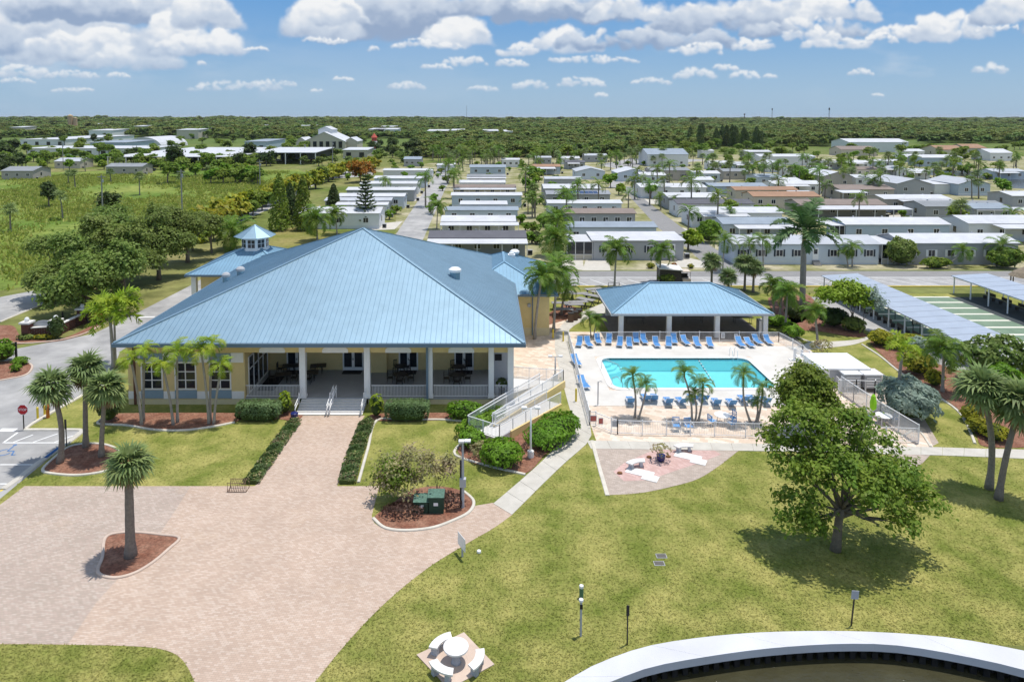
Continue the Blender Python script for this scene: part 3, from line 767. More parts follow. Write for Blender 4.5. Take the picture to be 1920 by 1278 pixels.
# ------------------------------------------------------------------ metal roofs
def roofmetal(name,col,rough=0.5,metal=0.62):
 m=mat(name,col,rough,var=0.07,scale=0.9,metal=metal,spec=0.6,var2=0.08,scale2=0.12)
 return m
M['roof_blue']=roofmetal('blue_standing_seam_metal',(0.275,0.40,0.48))
M['roof_seam']=roofmetal('blue_seam_metal',(0.215,0.335,0.425))
def roof_face(b,sb,poly,eave,step=0.42,rib=0.032,w=0.045,thick=0.06):
 """a planar roof face and the standing seams that run up it, square to its eave"""
 P=[Vector(p)for p in poly]
 b.face(P)
 n=(P[1]-P[0]).cross(P[2]-P[0]).normalized()
 if n.z<0:n=-n
 e0,e1=Vector(eave[0]),Vector(eave[1])
 ex=(e1-e0);L=ex.length;ex.normalize()
 up=n.cross(ex)
 if up.z<0:up=-up
 q=[((p-e0).dot(ex),(p-e0).dot(up))for p in P]
 s=step*0.5
 while s<L:
  ts=[]
  for i in range(len(q)):
   (x0,y0),(x1,y1)=q[i],q[(i+1)%len(q)]
   if(x0-s)*(x1-s)<0:
    ts.append(y0+(y1-y0)*(s-x0)/(x1-x0))
  if len(ts)>=2:
   t0,t1=min(ts),max(ts)
   if t1-t0>0.15:
    a,c=e0+ex*s+up*(t0+0.01),e0+ex*s+up*(t1-0.03)
    o=n*rib;k=ex*(w/2)
    sb.add([a-k,a+k,a+k*.5+o,a-k*.5+o,c-k,c+k,c+k*.5+o,c-k*.5+o],[(0,1,2,3),(1,5,6,2),(2,6,7,3),(3,7,4,0),(5,4,7,6)])
  s+=step
def ridge_cap(b,a,c,w=0.3):
 b.bar(Vector(a)+Vector((0,0,0.03)),Vector(c)+Vector((0,0,0.03)),w,0.09)
def hip_roof(parent,x0,y0,x1,y1,ze,rise,ridge=None,fascia=0.28,mroof='roof_blue',mseam='roof_seam',mf='gutter',step=0.42,faces=True):
 """hip roof over a rectangle; ridge runs along the longer side; every slope is a part, seams joined under it"""
 W_,D_=x1-x0,y1-y0
 if ridge is None:
  if W_>=D_:ridge=(Vector((x0+D_/2,(y0+y1)/2,ze+rise)),Vector((x1-D_/2,(y0+y1)/2,ze+rise)))
  else:ridge=(Vector(((x0+x1)/2,y0+W_/2,ze+rise)),Vector(((x0+x1)/2,y1-W_/2,ze+rise)))
 A,B,C_,D=Vector((x0,y0,ze)),Vector((x1,y0,ze)),Vector((x1,y1,ze)),Vector((x0,y1,ze))
 r0,r1=Vector(ridge[0]),Vector(ridge[1])
 same=(r0-r1).length<0.02
 if W_>=D_:fs=[([A,B,r1,r0],(A,B)),([B,C_,r1],(B,C_)),([C_,D,r0,r1],(C_,D)),([D,A,r0],(D,A))]
 else:fs=[([A,B,r0],(A,B)),([B,C_,r1,r0],(B,C_)),([C_,D,r1],(C_,D)),([D,A,r0,r1],(D,A))]
 for poly,e in fs:
  if same and len(poly)==4:poly=poly[:3]
  b,sb=MB(),MB()
  roof_face(b,sb,poly,e,step)
  f=b.build('roof_slope',M[mroof],parent)
  stuff(sb.build('standing_seam',M[mseam],parent if False else f))
 rc=MB()
 for a,c in((A,r0),(B,r0 if(W_<D_)else r1),(C_,r1),(D,r1 if(W_<D_)else r0)):ridge_cap(rc,a,c)
 if not same:ridge_cap(rc,r0,r1)
 rc.build('ridge_cap',M[mroof],parent)
 fb=MB()
 t=0.14
 fb.box(x0-t,y0-t,ze-fascia,x1+t,y0-0.01,ze-0.02);fb.box(x0-t,y1+0.01,ze-fascia,x1+t,y1+t,ze-0.02)
 fb.box(x0-t,y0-0.008,ze-fascia,x0-0.01,y1+0.008,ze-0.02);fb.box(x1+0.01,y0-0.008,ze-fascia,x1+t,y1+0.008,ze-0.02)
 fb.build('gutter',M[mf],parent)
 return fs
 # ------------------------------------------------------------------ the clubhouse
YF=58.9
FLOOR=GZ(745,YF)
EZ=GZ(643,YF-1.1)
X0=GX(240,700,YF);X1=GX(962,700,YF)
ex0,ex1=GX(213,643,YF-1.1),GX(983,643,YF-1.1)
ey0=YF-1.1;ey1=ey0+(ex1-ex0)
apexY=75.4
apex=Vector((GX(681,428,apexY),apexY,GZ(428,apexY)))
club=thing('clubhouse','yellow clubhouse with a vast pyramid roof of blue metal and a columned front porch','clubhouse',((X0+X1)/2,YF,0))
hip_roof(club,ex0,ey0,ex1,ey1,EZ,apex.z-EZ,ridge=(apex,apex),fascia=0.34,step=0.46)
PX=lambda u,v=700:GX(u,v,YF)
xp0,xp1=PX(459),PX(957)
YB=G(600,693,FLOOR).y
BEAM=GZ(661,YF)
w=MB()
w.box(X0,YF,0,xp0,YF+0.3,EZ-0.36)
w.box(X0,YF+0.3,0,X0+0.3,ey1-1.2,EZ-0.36)
w.box(X1-0.3,YB,0,X1,ey1-1.2,EZ-0.36)
w.box(X0+0.3,ey1-1.5,0,X1-0.3,ey1-1.2,EZ-0.36)
w.box(xp0-0.3,YF+0.3,FLOOR,xp0,YB,EZ-0.36)
w.box(xp0,YB,FLOOR,X1-0.3,YB+0.3,EZ-0.36)
w.build('wall',M['yellow_wall'],club)
MB().box(GX(695,690,YB),YB-0.75,FLOOR,GX(727,690,YB),YB-0.002,EZ-0.5).build('porch_bay',M['yellow_wall'],club)
ew=MB();ew.box(PX(926),YB-2.2,FLOOR,X1-0.302,YB-0.003,EZ-0.5);ew.build('end_wall',M['grey_wall'],club)
MB().box(PX(929,668),YB-2.26,GZ(676,YB-2.3),PX(943,668),YB-2.203,GZ(664,YB-2.3)).build('louvre',M['black'],club)
MB().box(xp0,YF-0.02,FLOOR-0.14,X1-0.01,YB,FLOOR).build('porch_floor',M['grey_floor'],club)
sk=MB();sk.box(xp0,YF+0.02,0,GX(560,750,YF),YF+0.25,FLOOR-0.142);sk.box(PX(690),YF+0.02,0,X1-0.02,YF+0.25,FLOOR-0.142);sk.box(X1-0.27,YF+0.251,0,X1-0.02,YB-0.01,FLOOR-0.142)
sk.build('porch_base',M['yellow_base'],club)
bp=MB();bp.box(X0-0.02,YF-0.03,0.0,xp0-0.0,YF-0.002,GZ(748,YF));bp.build('base_band',M['yellow_base'],club)
bm_=MB();bm_.box(xp0,YF+0.05,BEAM,X1,YF+0.35,EZ-0.36);bm_.box(X1-0.3,YF+0.352,BEAM,X1,YB-0.004,EZ-0.36);bm_.build('porch_beam',M['yellow_wall'],club)
ce=MB();ce.box(ex0+.05,ey0+.05,EZ-0.36,ex1-.05,ey1-.05,EZ-0.30);ce.build('soffit',M['white_trim'],club)
cols=[(562,573),(683,694),(801,811),(916,926)]
for(a,c)in cols:
 q=MB();x0,x1=PX(a),PX(c)
 q.box(x0,YF-0.14,FLOOR,x1,YF+0.36,EZ-0.37)
 q.box(x0-0.05,YF-0.19,FLOOR+0.002,x1+0.05,YF+0.41,FLOOR+0.22);q.box(x0-0.04,YF-0.18,EZ-0.6,x1+0.04,YF+0.40,EZ-0.372)
 q.build('column',M['white_trim'],club)
q=MB();q.box(PX(952),YF-0.16,0,X1+0.05,YF+0.40,EZ-0.37);q.build('column',M['white_trim'],club)
for u in(511,629,747,865):
 x=PX(u);hw=1.12;z0=BEAM+0.004;hh=GZ(648,YF)-BEAM
 pts=[(x-hw,z0),(x+hw,z0)]+[(x+hw*math.cos(R(t)),z0+hh*(0.35+0.65*math.sin(R(t))))for t in range(0,181,12)]
 b=MB();n=len(pts)
 b.add([(p[0],YF-0.03,p[1])for p in pts]+[(p[0],YF+0.048,p[1])for p in pts],[tuple(range(n))]+[(i,i+n,(i+1)%n+n,(i+1)%n)for i in range(n)])
 b.build('arch_panel',M['white_trim'],club)
for u,mm in((255,M['mulch']),(801.5,M['gutter'])):
 x=PX(u);b=MB();b.box(x-0.09,YF-0.34,0.1,x+0.09,YF-0.2,EZ-0.3);b.build('downspout',mat('brown_downspout',(0.12,0.05,0.03),0.6)if u<300 else mm,club)
def sash_window(parent,x0,x1,z0,z1,y,cols=2,rows=3,frame=0.09,face=-1,mframe=None,mglass=None,name='window',sill=True):
 """a framed window standing in front of plane y (towards face*y)"""
 mframe=mframe or M['white_trim'];mglass=mglass or M['darkglass']
 fr=MB();d0,d1=(y+face*0.07,y+face*0.004)
 fr.box(x0,d0,z0,x0+frame,d1,z1);fr.box(x1-frame,d0,z0,x1,d1,z1)
 fr.box(x0+frame,d0,z1-frame,x1-frame,d1,z1);fr.box(x0+frame,d0,z0,x1-frame,d1,z0+frame)
 ix0,ix1,iz0,iz1=x0+frame,x1-frame,z0+frame,z1-frame
 t=frame*0.4
 for k in range(1,cols):
  x=ix0+(ix1-ix0)*k/cols;fr.box(x-t,d0-face*0.01,iz0,x+t,d1-face*.012,iz1)
 for k in range(1,rows):
  z=iz0+(iz1-iz0)*k/rows
  for c in range(cols):
   a=ix0+(ix1-ix0)*c/cols+(t if c else 0);e=ix0+(ix1-ix0)*(c+1)/cols-(t if c<cols-1 else 0)
   fr.box(a,d0-face*0.014,z-t*.8,e,d1-face*.016,z+t*.8)
 if sill:fr.box(x0-0.06,y+face*0.13,z0-0.07,x1+0.06,y+face*0.003,z0-0.002)
 f=fr.build(name,mframe,parent)
 g=MB()
 for c in range(cols):
  for k in range(rows):
   g.box(ix0+(ix1-ix0)*c/cols+t,y+face*0.028,iz0+(iz1-iz0)*k/rows+t*.8,ix0+(ix1-ix0)*(c+1)/cols-t,y+face*0.006,iz0+(iz1-iz0)*(k+1)/rows-t*.8)
 g.build('pane',mglass,f)
 return f
for u in(285,348,413):
 x0,x1=PX(u-20.5),PX(u+20.5)
 MB().box(x0,YF-0.07,GZ(746,YF),x1,YF-0.004,GZ(731,YF)).build('lower_panel',M['blue_panel'],club)
 MB().box(x0,YF-0.07,GZ(677,YF),x1,YF-0.004,GZ(662,YF)).build('upper_panel',M['blue_panel'],club)
 sash_window(club,x0,x1,GZ(730,YF),GZ(678,YF),YF,cols=2,rows=3,frame=0.11,sill=False)
for a,c in((240,264),(306,327),(369,392),(434,457)):
 for z0,z1 in((747,733),(679,661)):MB().box(PX(a),YF-0.06,GZ(z0,YF),PX(c),YF-0.003,GZ(z1,YF)).build('white_band',M['white_trim'],club)
vent=MB();vx=PX(431,763);vent.box(vx-.16,YF-0.12,GZ(766,YF),vx+.16,YF-0.031,GZ(760,YF));vent.build('wall_vent',M['black'],club)
for(a,c)in((538,576),(643,682),(748,784),(852,888)):
 x0,x1=GX(a,680,YB),GX(c,680,YB)
 z1=FLOOR+2.75
 d=MB();y0,y1=YB-0.1,YB-0.004
 fr=0.13;xm=(x0+x1)/2
 d.box(x0,y0,FLOOR+0.004,x0+fr,y1,z1);d.box(x1-fr,y0,FLOOR+0.004,x1,y1,z1);d.box(x0+fr,y0,z1-fr,x1-fr,y1,z1);d.box(xm-fr,y0,FLOOR+.3,xm+fr,y1,z1-fr-.002);d.box(x0+fr,y0,FLOOR+.004,x1-fr,y1,FLOOR+.298)
 dd=d.build('french_door',M['white_trim'],club)
 g=MB();g.box(x0+fr+.002,YB-0.05,FLOOR+.302,xm-fr-.002,y1,z1-fr-.002);g.box(xm+fr+.002,YB-0.05,FLOOR+.302,x1-fr-.002,y1,z1-fr-.002);g.build('door_pane',M['darkglass'],dd)
 h=MB();h.box(xm-.05,YB-0.16,FLOOR+1.0,xm-.02,YB-.102,FLOOR+1.2);h.box(xm+.02,YB-0.16,FLOOR+1.0,xm+.05,YB-.102,FLOOR+1.2);h.build('door_handle',M['black'],dd)
 mt_=tag(MB().box(x0+.1,YB-1.15,FLOOR+.004,x1-.1,YB-0.2,FLOOR+.022).build('door_mat',M['dark_mat']),None,'mat','door mats on the porch')
 mt_['label']={538:'dark mat before the leftmost porch doors behind crowded tables',643:'dark mat before the porch doors straight above the steps',748:'dark mat before the doors right of the porch bay',852:'dark mat before the porch doors nearest the grey end wall'}[a]
sg=MB();fx=xp0+0.002
ya,yb=YF+0.9,YB-0.6
ny=4
fr=MB()
for k in range(ny+1):
 y=ya+(yb-ya)*k/ny;fr.box(fx,y-.06,FLOOR+.003,fx+.08,y+.06,FLOOR+3.3)
fr.box(fx,ya+.06,FLOOR+3.2,fx+.078,yb-.06,FLOOR+3.3);fr.box(fx,ya+.06,FLOOR+2.1,fx+.076,yb-.06,FLOOR+2.2);fr.box(fx,ya+.06,FLOOR+.003,fx+.076,yb-.06,FLOOR+.14)
sf=fr.build('side_window',M['white_trim'],club)
MB().box(fx,ya+.061,FLOOR+.141,fx+.03,yb-.061,FLOOR+3.19).build('side_pane',M['darkglass'],sf)
MB_m=MB().box(xp0+.5,ya+.6,FLOOR+.004,xp0+2.0,yb-.9,FLOOR+.02).build('door_mat',M['dark_mat']);tag(MB_m,'dark mat along the glazed left end of the porch','mat','door mats on the porch')
def railing(parent,a,b,z0,z1,step=0.125,post_every=None,zb=None,m=None,name='railing',bottom=0.1,r=0.018,slope=None):
 """rails from a to b (xy), balusters joined; slope = z offset at b"""
 m=m or M['white']
 a,b=Vector(a),Vector(b);dz=slope or 0.0
 L=(b-a).length;n=max(1,int(L/step))
 o=MB().bar((a.x,a.y,z1),(b.x,b.y,z1+dz),0.06,0.05).build(name,m,parent)
 MB().bar((a.x,a.y,z0+bottom),(b.x,b.y,z0+bottom+dz),0.045,0.045).build('bottom_rail',m,o)
 bl=MB()
 for k in range(1,n):
  t=k/n;p=a.lerp(b,t)
  bl.bar((p.x,p.y,z0+bottom+dz*t),(p.x,p.y,z1+dz*t),r*1.6)
 stuff(bl.build('baluster',m,o))
 if post_every:
  k=max(1,round(L/post_every))
  for i in range(k+1):
   p=a.lerp(b,i/k);MB().box(p.x-.035,p.y-.035,z0-0.02+dz*i/k,p.x+.035,p.y+.035,z1+0.06+dz*i/k).build('rail_post',m,o)
 return o
RT=FLOOR+1.05
for a,c in((459,561),(695,800),(812,915),(927,951)):
 railing(club,(PX(a)+.02,YF+0.1),(PX(c)-.02,YF+0.1),FLOOR,RT)
sx0,sx1=GX(562,780,YF-1),GX(684,780,YF-1)
steps=thing('front_steps','broad pale grey front steps with three white double handrails','steps',((sx0+sx1)/2,YF-1.2,0))
NST=6
for k in range(NST):
 z=FLOOR*(k+1)/(NST+1);y0=YF-2.25+0.37*k
 b=MB();b.box(sx0,y0,0 if k==0 else FLOOR*k/(NST+1),sx1,YF-0.03,z-.05);b.build('riser',M['grey_floor'],steps)
 b=MB();b.box(sx0-.02,y0-0.03,z-.048,sx1+.02,min(y0+0.40,YF-0.03),z);b.build('tread',M['white_rough'],steps)
for x in(sx0+.03,(sx0+sx1)/2-.12,(sx0+sx1)/2+.12,sx1-.03):
 b=MB()
 p0=Vector((x,YF-2.45,0.95));p1=Vector((x,YF-0.05,FLOOR+0.98))
 for off in(0,-0.32):
  b.tube([p0+Vector((0,-.12,off)),p0+Vector((0,0,off)),p1+Vector((0,0,off)),p1+Vector((0,.35,off))],0.038,8)
 b.tube([(x,YF-2.45,0.12),p0],0.036,8);b.tube([(x,YF-1.25,.55),(x,YF-1.25,1.55)],0.034,8);b.tube([(x,YF+.1,FLOOR),(x,YF+.1,FLOOR+.98)],0.036,8)
 for k in range(1,10):
  y=YF-2.45+2.4*k/10;z=0.95+(FLOOR+.03)*k/10
 b.build('handrail',M['white'],steps)
 # ------------------------------------------------------------------ access ramp
RS,RE=Vector((GX(1040,716,61.5),61.2)),Vector((GX(925,820,53.0),53.2))
rd=(RE-RS).normalized();rn=Vector((-rd.y,rd.x))
if rn.x<0:rn=-rn
ramp=thing('access_ramp','white railed switchback ramp with yellow side wall beside the porch corner','ramp',(RE.x,RE.y,0))
Wd=1.45;ZL=0.62
def ramp_slab(a,b,za,zb,width,name,m,under=True):
 s=rn*(width/2)
 p=[a-s,a+s,b+s,b-s];z=[za,za,zb,zb]
 q=MB();q.add([(p[i].x,p[i].y,0.0)for i in range(4)]+[(p[i].x,p[i].y,z[i])for i in range(4)],[(4,5,6,7),(7,6,5,4)[::-1],(0,4,7,3),(1,2,6,5),(0,1,5,4),(3,7,6,2)][:1]+[(0,4,7,3),(1,2,6,5),(0,1,5,4),(3,7,6,2)])
 return q.build(name,m,ramp)
A0=RS-rn*0.75;B0=RE-rn*0.75
ramp_slab(A0,B0,FLOOR,ZL,Wd,'upper_ramp',M['white_rough'])
A1=RE+rn*0.85;B1=RS+rn*0.85+rd*1.8
ramp_slab(A1,B1,ZL-.003,0.05,Wd,'lower_ramp',M['white_rough'])
lp=[B0-rn*.72,A1+rn*.72,A1+rn*.72+rd*1.5,B0-rn*.72+rd*1.5]
MB().prism(lp,0,ZL-.006).build('landing',M['white_rough'],ramp)
top=[Vector((X1+.06,YF+.5)),A0+rn*.73,A0+rn*.73-rd*1.6,Vector((X1+.06,YF+3.4))]
top=[Vector((X1+.06,YF+1.0)),A0-rn*.73+rd*.3,A0+rn*.74,A0+rn*0.74-rd*1.7,Vector((X1+.06,A0.y-rd.y*1.7+.6))]
MB().prism(top,0,FLOOR-.004).build('top_landing',M['white_rough'],ramp)
sw=MB();s=rn*(Wd/2+0.004)
def wallstrip(b,p,q,zp,zq,t=0.16,out=1,low=0.0):
 o=rn*(t*out)
 vs=[(p.x,p.y,low),(q.x,q.y,low),(q.x,q.y,zq),(p.x,p.y,zp),(p.x+o.x,p.y+o.y,low),(q.x+o.x,q.y+o.y,low),(q.x+o.x,q.y+o.y,zq),(p.x+o.x,p.y+o.y,zp)]
 b.add(vs,[(0,1,2,3),(4,7,6,5),(0,4,5,1),(1,5,6,2),(2,6,7,3),(3,7,4,0)])
wallstrip(sw,A0+s-rd*1.7,B0+s,FLOOR+.08,ZL+.08)
wallstrip(sw,A1+s,B1+s,ZL+.08,.12)
wallstrip(sw,A0-s,B0-s,FLOOR+.02,ZL+.02,out=-1)
sw.build('side_wall',M['yellow_wall'],ramp)
kc=MB()
wallstrip(kc,A0+s-rd*1.7-rn*.02,B0+s-rn*.02,FLOOR+.15,ZL+.15,t=0.2,low=FLOOR*0+.5)
wallstrip(kc,A1+s-rn*.02,B1+s-rn*.02,ZL+.15,.18,t=0.2,low=0.02)
def rampfence(a,b,za,zb,name='railing'):
 railing(ramp,a,b,za,za+1.05,step=0.12,post_every=1.9,slope=zb-za)
rampfence(A0-s*.95+rd*.3,B0-s*.95+rd*1.5,FLOOR,ZL)
rampfence(A0+s*.92-rd*1.7,B0+s*.92,FLOOR,ZL)
rampfence(A1-s*.92,B1-s*.92,ZL,0.05)
rampfence(A1+s*1.02+rd*1.5,B1+s*1.02,ZL,0.05)
rampfence(B0-s*.95+rd*1.5,A1+s*1.02+rd*1.5,ZL,ZL)
rampfence(A0+s*.92-rd*1.7,Vector((X1+.1,A0.y-rd.y*1.7+.55)),FLOOR,FLOOR)
for side,(p,q,za,zb)in enumerate(((A0-s*.8,B0-s*.8,FLOOR,ZL),(A0+s*.78,B0+s*.78,FLOOR,ZL),(A1-s*.8,B1-s*.8,ZL,.05))):
 MB().tube([(p.x,p.y,za+.85),(q.x,q.y,zb+.85)],0.03,8).build('handrail',M['white'],ramp)
 # ------------------------------------------------------------------ rear wing and lobby annex
wing=thing('rear_wing','yellow rear wing with a low blue hip roof behind two palms','building',(5.2,80,0))
wy=G(1030,629).y;wx1=GX(1030,600,wy);wz=GZ(552,wy-.6)
q=MB();q.box(X1-0.4,wy,0,wx1,wy+16,wz-.1);q.build('wall',M['yellow_wall'],wing)
q=MB();q.box(X1-0.4,wy-.03,0,wx1+.03,wy-.002,0.9);q.build('wall_base',M['yellow_base'],wing)
MB().box(wx1-2.0,wy-.12,.1,wx1-1.88,wy-.004,wz-.2).build('downspout',M['gutter'],wing)
MB().lathe([(0.22,0),(0.22,.12),(0.15,.16)],12).build('wall_light',M['grey_wall'],wing,local=True)
wl_=wing.children[-1];wl_.location=(GX(992,572,wy)-5.2,wy-80-.02,GZ(572,wy));wl_.rotation_euler=(R(90),0,0)
M['roof_wing']=roofmetal('wing_blue_metal',(0.19,0.34,0.46),.6,.25)
hip_roof(wing,X1-6,wy-.7,wx1+.8,wy+17,wz,2.55,fascia=0.2,mroof='roof_wing')
annex=thing('lobby_annex','lobby annex with blue hip roof crowned by a white windowed cupola','building',(-31.3,94.5,0))
az=5.0;ay0=G(348,515,az).y;ax0=G(348,515,az).x
AW=13.4
hip_roof(annex,ax0,ay0,ax0+AW,ay0+AW,az,2.75,fascia=0.25,mroof='roof_wing')
q=MB();q.box(ax0+1.6,ay0+.7,0,ax0+AW,ay0+AW-.7,az-.24);q.build('wall',M['yellow_wall'],annex)
q=MB();q.box(ax0+.5,ay0+.4,0,ax0+1.1,ay0+1.0,az-.24);q.box(ax0+.5,ay0+AW-1.0,0,ax0+1.1,ay0+AW-.4,az-.24);q.build('column',M['white_trim'],annex)
MB().box(ax0+.06,ay0+.06,az-.24,ax0+AW-.06,ay0+AW-.06,az-.2).build('soffit',M['white_trim'],annex)
cxx,cyy=ax0+AW/2,ay0+AW/2
cz0,cz1=GZ(470,cyy-1.7),GZ(446,cyy-1.7)
def octo(b,r,z0,z1,rot=22.5):
 return b.prism([(cxx+r*math.cos(R(rot+45*k)),cyy+r*math.sin(R(rot+45*k)))for k in range(8)],z0,z1)
cup=MB();octo(cup,1.75,cz0-.9,cz1);octo(cup,1.88,cz0-1.2,cz0+.12);octo(cup,1.88,cz1-.15,cz1+.02)
cu=cup.build('cupola',M['white_trim'],annex)
for k in range(8):
 a=R(45*k);ap=1.75*math.cos(R(22.5));c=Vector((cxx+ap*math.cos(a),cyy+ap*math.sin(a)));t=Vector((-math.sin(a),math.cos(a)));nn=Vector((math.cos(a),math.sin(a)))
 g=MB();g.obox(c+nn*.012,t,nn,0.46,0.03,cz0+.32,cz1-.32);g.build('cupola_pane',M['darkglass'],cu)
 f=MB();f.obox(c+nn*.03,t,nn,0.025,0.03,cz0+.30,cz1-.30)
 for z in(cz0+.30,(cz0+cz1)/2,cz1-.32):f.obox(c+nn*.028,t,nn,0.5,0.03,z-.02,z+.03)
 f.build('cupola_muntin',M['white_trim'],cu)
cr,cs=MB(),MB();capz=GZ(421,cyy)
er=2.75
ev=[Vector((cxx+er*math.cos(R(22.5+45*k)),cyy+er*math.sin(R(22.5+45*k)),cz1+.02))for k in range(8)]
tp=Vector((cxx,cyy,capz))
for k in range(8):roof_face(cr,cs,[ev[k],ev[(k+1)%8],tp],(ev[k],ev[(k+1)%8]),0.4)
cr.face(ev[::-1])
cro=cr.build('cupola_roof',M['roof_blue'],annex);
rc=MB();
for k in range(8):rc.bar(ev[k],tp,.14,.08)
rc.build('cupola_ridge',M['roof_blue'],annex)
def ventilator(label,u,v,Y,r,slope_x,white=True,big=True,square=False):
 x,z=GX(u,v,Y),GZ(v,Y)
 t=thing('roof_ventilator',label,'roof vent',(x,Y,z-.3),'ventilators on the blue roofs')
 b=MB()
 if square:b.box(-r,-r,-.2,r,r,.75)
 else:b.lathe([(r,-.6),(r,.55)],14)
 b.build('curb',M['roof_seam'],t,local=True)
 c=MB()
 if square:c.box(-r*1.1,-r*1.1,.752,r*1.1,r*1.1,1.25);c.box(-r*.7,-r*.7,1.252,r*.7,r*.7,1.45)
 else:c.lathe([(r*1.15,.552),(r*1.25,.62),(r*1.25,.82),(r*.8,1.0),(r*.2,1.06)],16)
 c.build('vent_cap',M['white']if white else M['grey_wall'],t,local=True)
 return t
def on_roof(u,v,side):
 """where the ray through a pixel meets the right or left slope of the pyramid"""
 lo,hi=58.0,92.0
 best=None
 for k in range(340):
  Y=lo+k*.1;X,Z=GX(u,v,Y),GZ(v,Y)
  if side=='r':zr=EZ+(ex1-X)*(apex.z-EZ)/(ex1-apex.x)
  else:zr=EZ+(X-ex0)*(apex.z-EZ)/(apex.x-ex0)
  d=abs(Z-zr)
  if best is None or d<best[0]:best=(d,Y)
 return best[1]
ventilator('round white capped vent high on the right slope of the blue roof',853,514,on_roof(853,520,'r'),0.52,0)
ventilator('small grey vent lower on the left slope of the blue roof',424,523,on_roof(424,527,'l')-.2,0.35,0,white=False)
ventilator('small grey vent higher up the left slope of the blue roof',451,512,on_roof(451,514,'l')-.2,0.38,0,white=False)
ventilator('square white vent near the right rear corner of the blue roof',959,490,88.5,0.42,0,square=True)
ventilator('taller round vent at the rear edge of the blue roof',965,478,90.5,0.5,0)
# ------------------------------------------------------------------ porch furniture
def table_proto(kind):
 t=thing('porch_table','x','table')
 b=MB()
 if kind=='round':b.lathe([(0.6,.70),(0.62,.72),(0.62,.75),(0.6,.76)],20)
 else:b.box(-.75,-.5,.70,.75,.5,.755)
 b.build('table_top',M['patio_furn'],t,local=True)
 for k in range(4):
  a=R(45+90*k);b=MB();b.tube([(.5*math.cos(a),.42*math.sin(a),0),(.4*math.cos(a),.36*math.sin(a),.70)],.03,6);b.build('leg',M['patio_furn'],t,local=True)
 return t
def chair_proto(name,m_seat,m_frame,h=0.95):
 t=thing(name,'x','chair')
 MB().box(-.26,-.25,.42,.26,.25,.46).build('seat',m_seat,t,local=True)
 bk=MB()
 for x in(-.26,.23):bk.box(x,-.28,.42,x+.03,-.24,h)
 bk.box(-.26,-.28,h,.26,-.24,h+.05);bk.box(-.26,-.28,.55,.26,-.24,.59)
 for k in range(5):x=-.19+.09*k;bk.box(x,-.27,.59,x+.02,-.25,h)
 bk.build('backrest',m_seat,t,local=True)
 ar=MB()
 for x in(-.3,.26):ar.box(x,-.26,.62,x+.04,.24,.65);ar.box(x,.2,.4,x+.04,.24,.62)
 ar.build('armrest',m_frame,t,local=True)
 for x in(-.25,.25):
  for y in(-.24,.22):MB().tube([(x*1.05,y*1.05,0),(x,y,.42)],.022,6).build('leg',m_frame,t,local=True)
 return t
pt_r,pt_s=Proto(table_proto('round')),Proto(table_proto('square'))
pc=Proto(chair_proto('porch_chair',M['patio_furn'],M['patio_furn'],1.0))
def porch_set(u,v,kind,where,angs):
 p=G(u,v,FLOOR)
 (pt_r if kind=='round' else pt_s).place(p,0.2,1.0,'dark %s table %s'%(kind,where),'tables on the shaded porch')
 for a in angs:
  r_=0.95 if kind=='round' else 1.0
  q=Vector((p.x+r_*math.cos(R(a)),p.y+r_*math.sin(R(a))*.85,FLOOR))
  pc.place(q,R(a)+R(90),1.0,'dark porch chair %s, %s side'%(where,{0:'right',60:'right rear',90:'rear',120:'left rear',180:'left',240:'left front',270:'front',300:'right front'}[a]),'chairs on the shaded porch')
porch_set(531,716,'square','near the left railing of the porch',(0,90,180))
porch_set(545,699,'square','before the leftmost porch doors',(90,180))
porch_set(582,712,'square','just behind the first full column',(90,270))
porch_set(597,699,'square','against the wall left of the middle doors',(90,))
porch_set(751,716,'round','set right of the steps near the third bay railing',(0,120,180,60,270))
porch_set(752,700,'round','beside the doors right of the porch bay',(120,60))
porch_set(857,717,'round','near the fourth bay railing',(0,120,180,60,270))
porch_set(860,701,'round','before the rightmost porch doors',(120,60))
# ------------------------------------------------------------------ plants: leaf meshes
nr=np.random.RandomState(11)
def np_quads(name,V,m,mi=None,smooth=False):
 """V: (n,4,3) array of quads -> mesh"""
 V=np.asarray(V,dtype=np.float32);n=len(V)
 me=bpy.data.meshes.new(name)
 me.vertices.add(n*4);me.vertices.foreach_set('co',V.reshape(-1))
 me.loops.add(n*4);me.loops.foreach_set('vertex_index',np.arange(n*4,dtype=np.int32))
 me.polygons.add(n);me.polygons.foreach_set('loop_start',np.arange(0,n*4,4,dtype=np.int32));me.polygons.foreach_set('loop_total',np.full(n,4,dtype=np.int32))
 for q in(m if isinstance(m,(list,tuple))else[m]):me.materials.append(q)
 if mi is not None:me.polygons.foreach_set('material_index',np.asarray(mi,dtype=np.int32))
 me.update(calc_edges=True)
 return me
def leaves(C,Nrm,size,jit=0.6,elong=1.6):
 """rhombic leaves at C facing Nrm (jittered)"""
 n=len(C)
 N=Nrm+nr.normal(0,jit,(n,3));N/=np.linalg.norm(N,axis=1,keepdims=True)+1e-9
 A=nr.normal(0,1,(n,3));T=np.cross(N,A);T/=np.linalg.norm(T,axis=1,keepdims=True)+1e-9
 B=np.cross(N,T)
 s=(size*nr.uniform(0.6,1.35,n))[:,None]*0.5
 fold=N*s*0.35
 return np.stack([C-T*s*elong,C-B*s+fold,C+T*s*elong,C+B*s+fold],1)
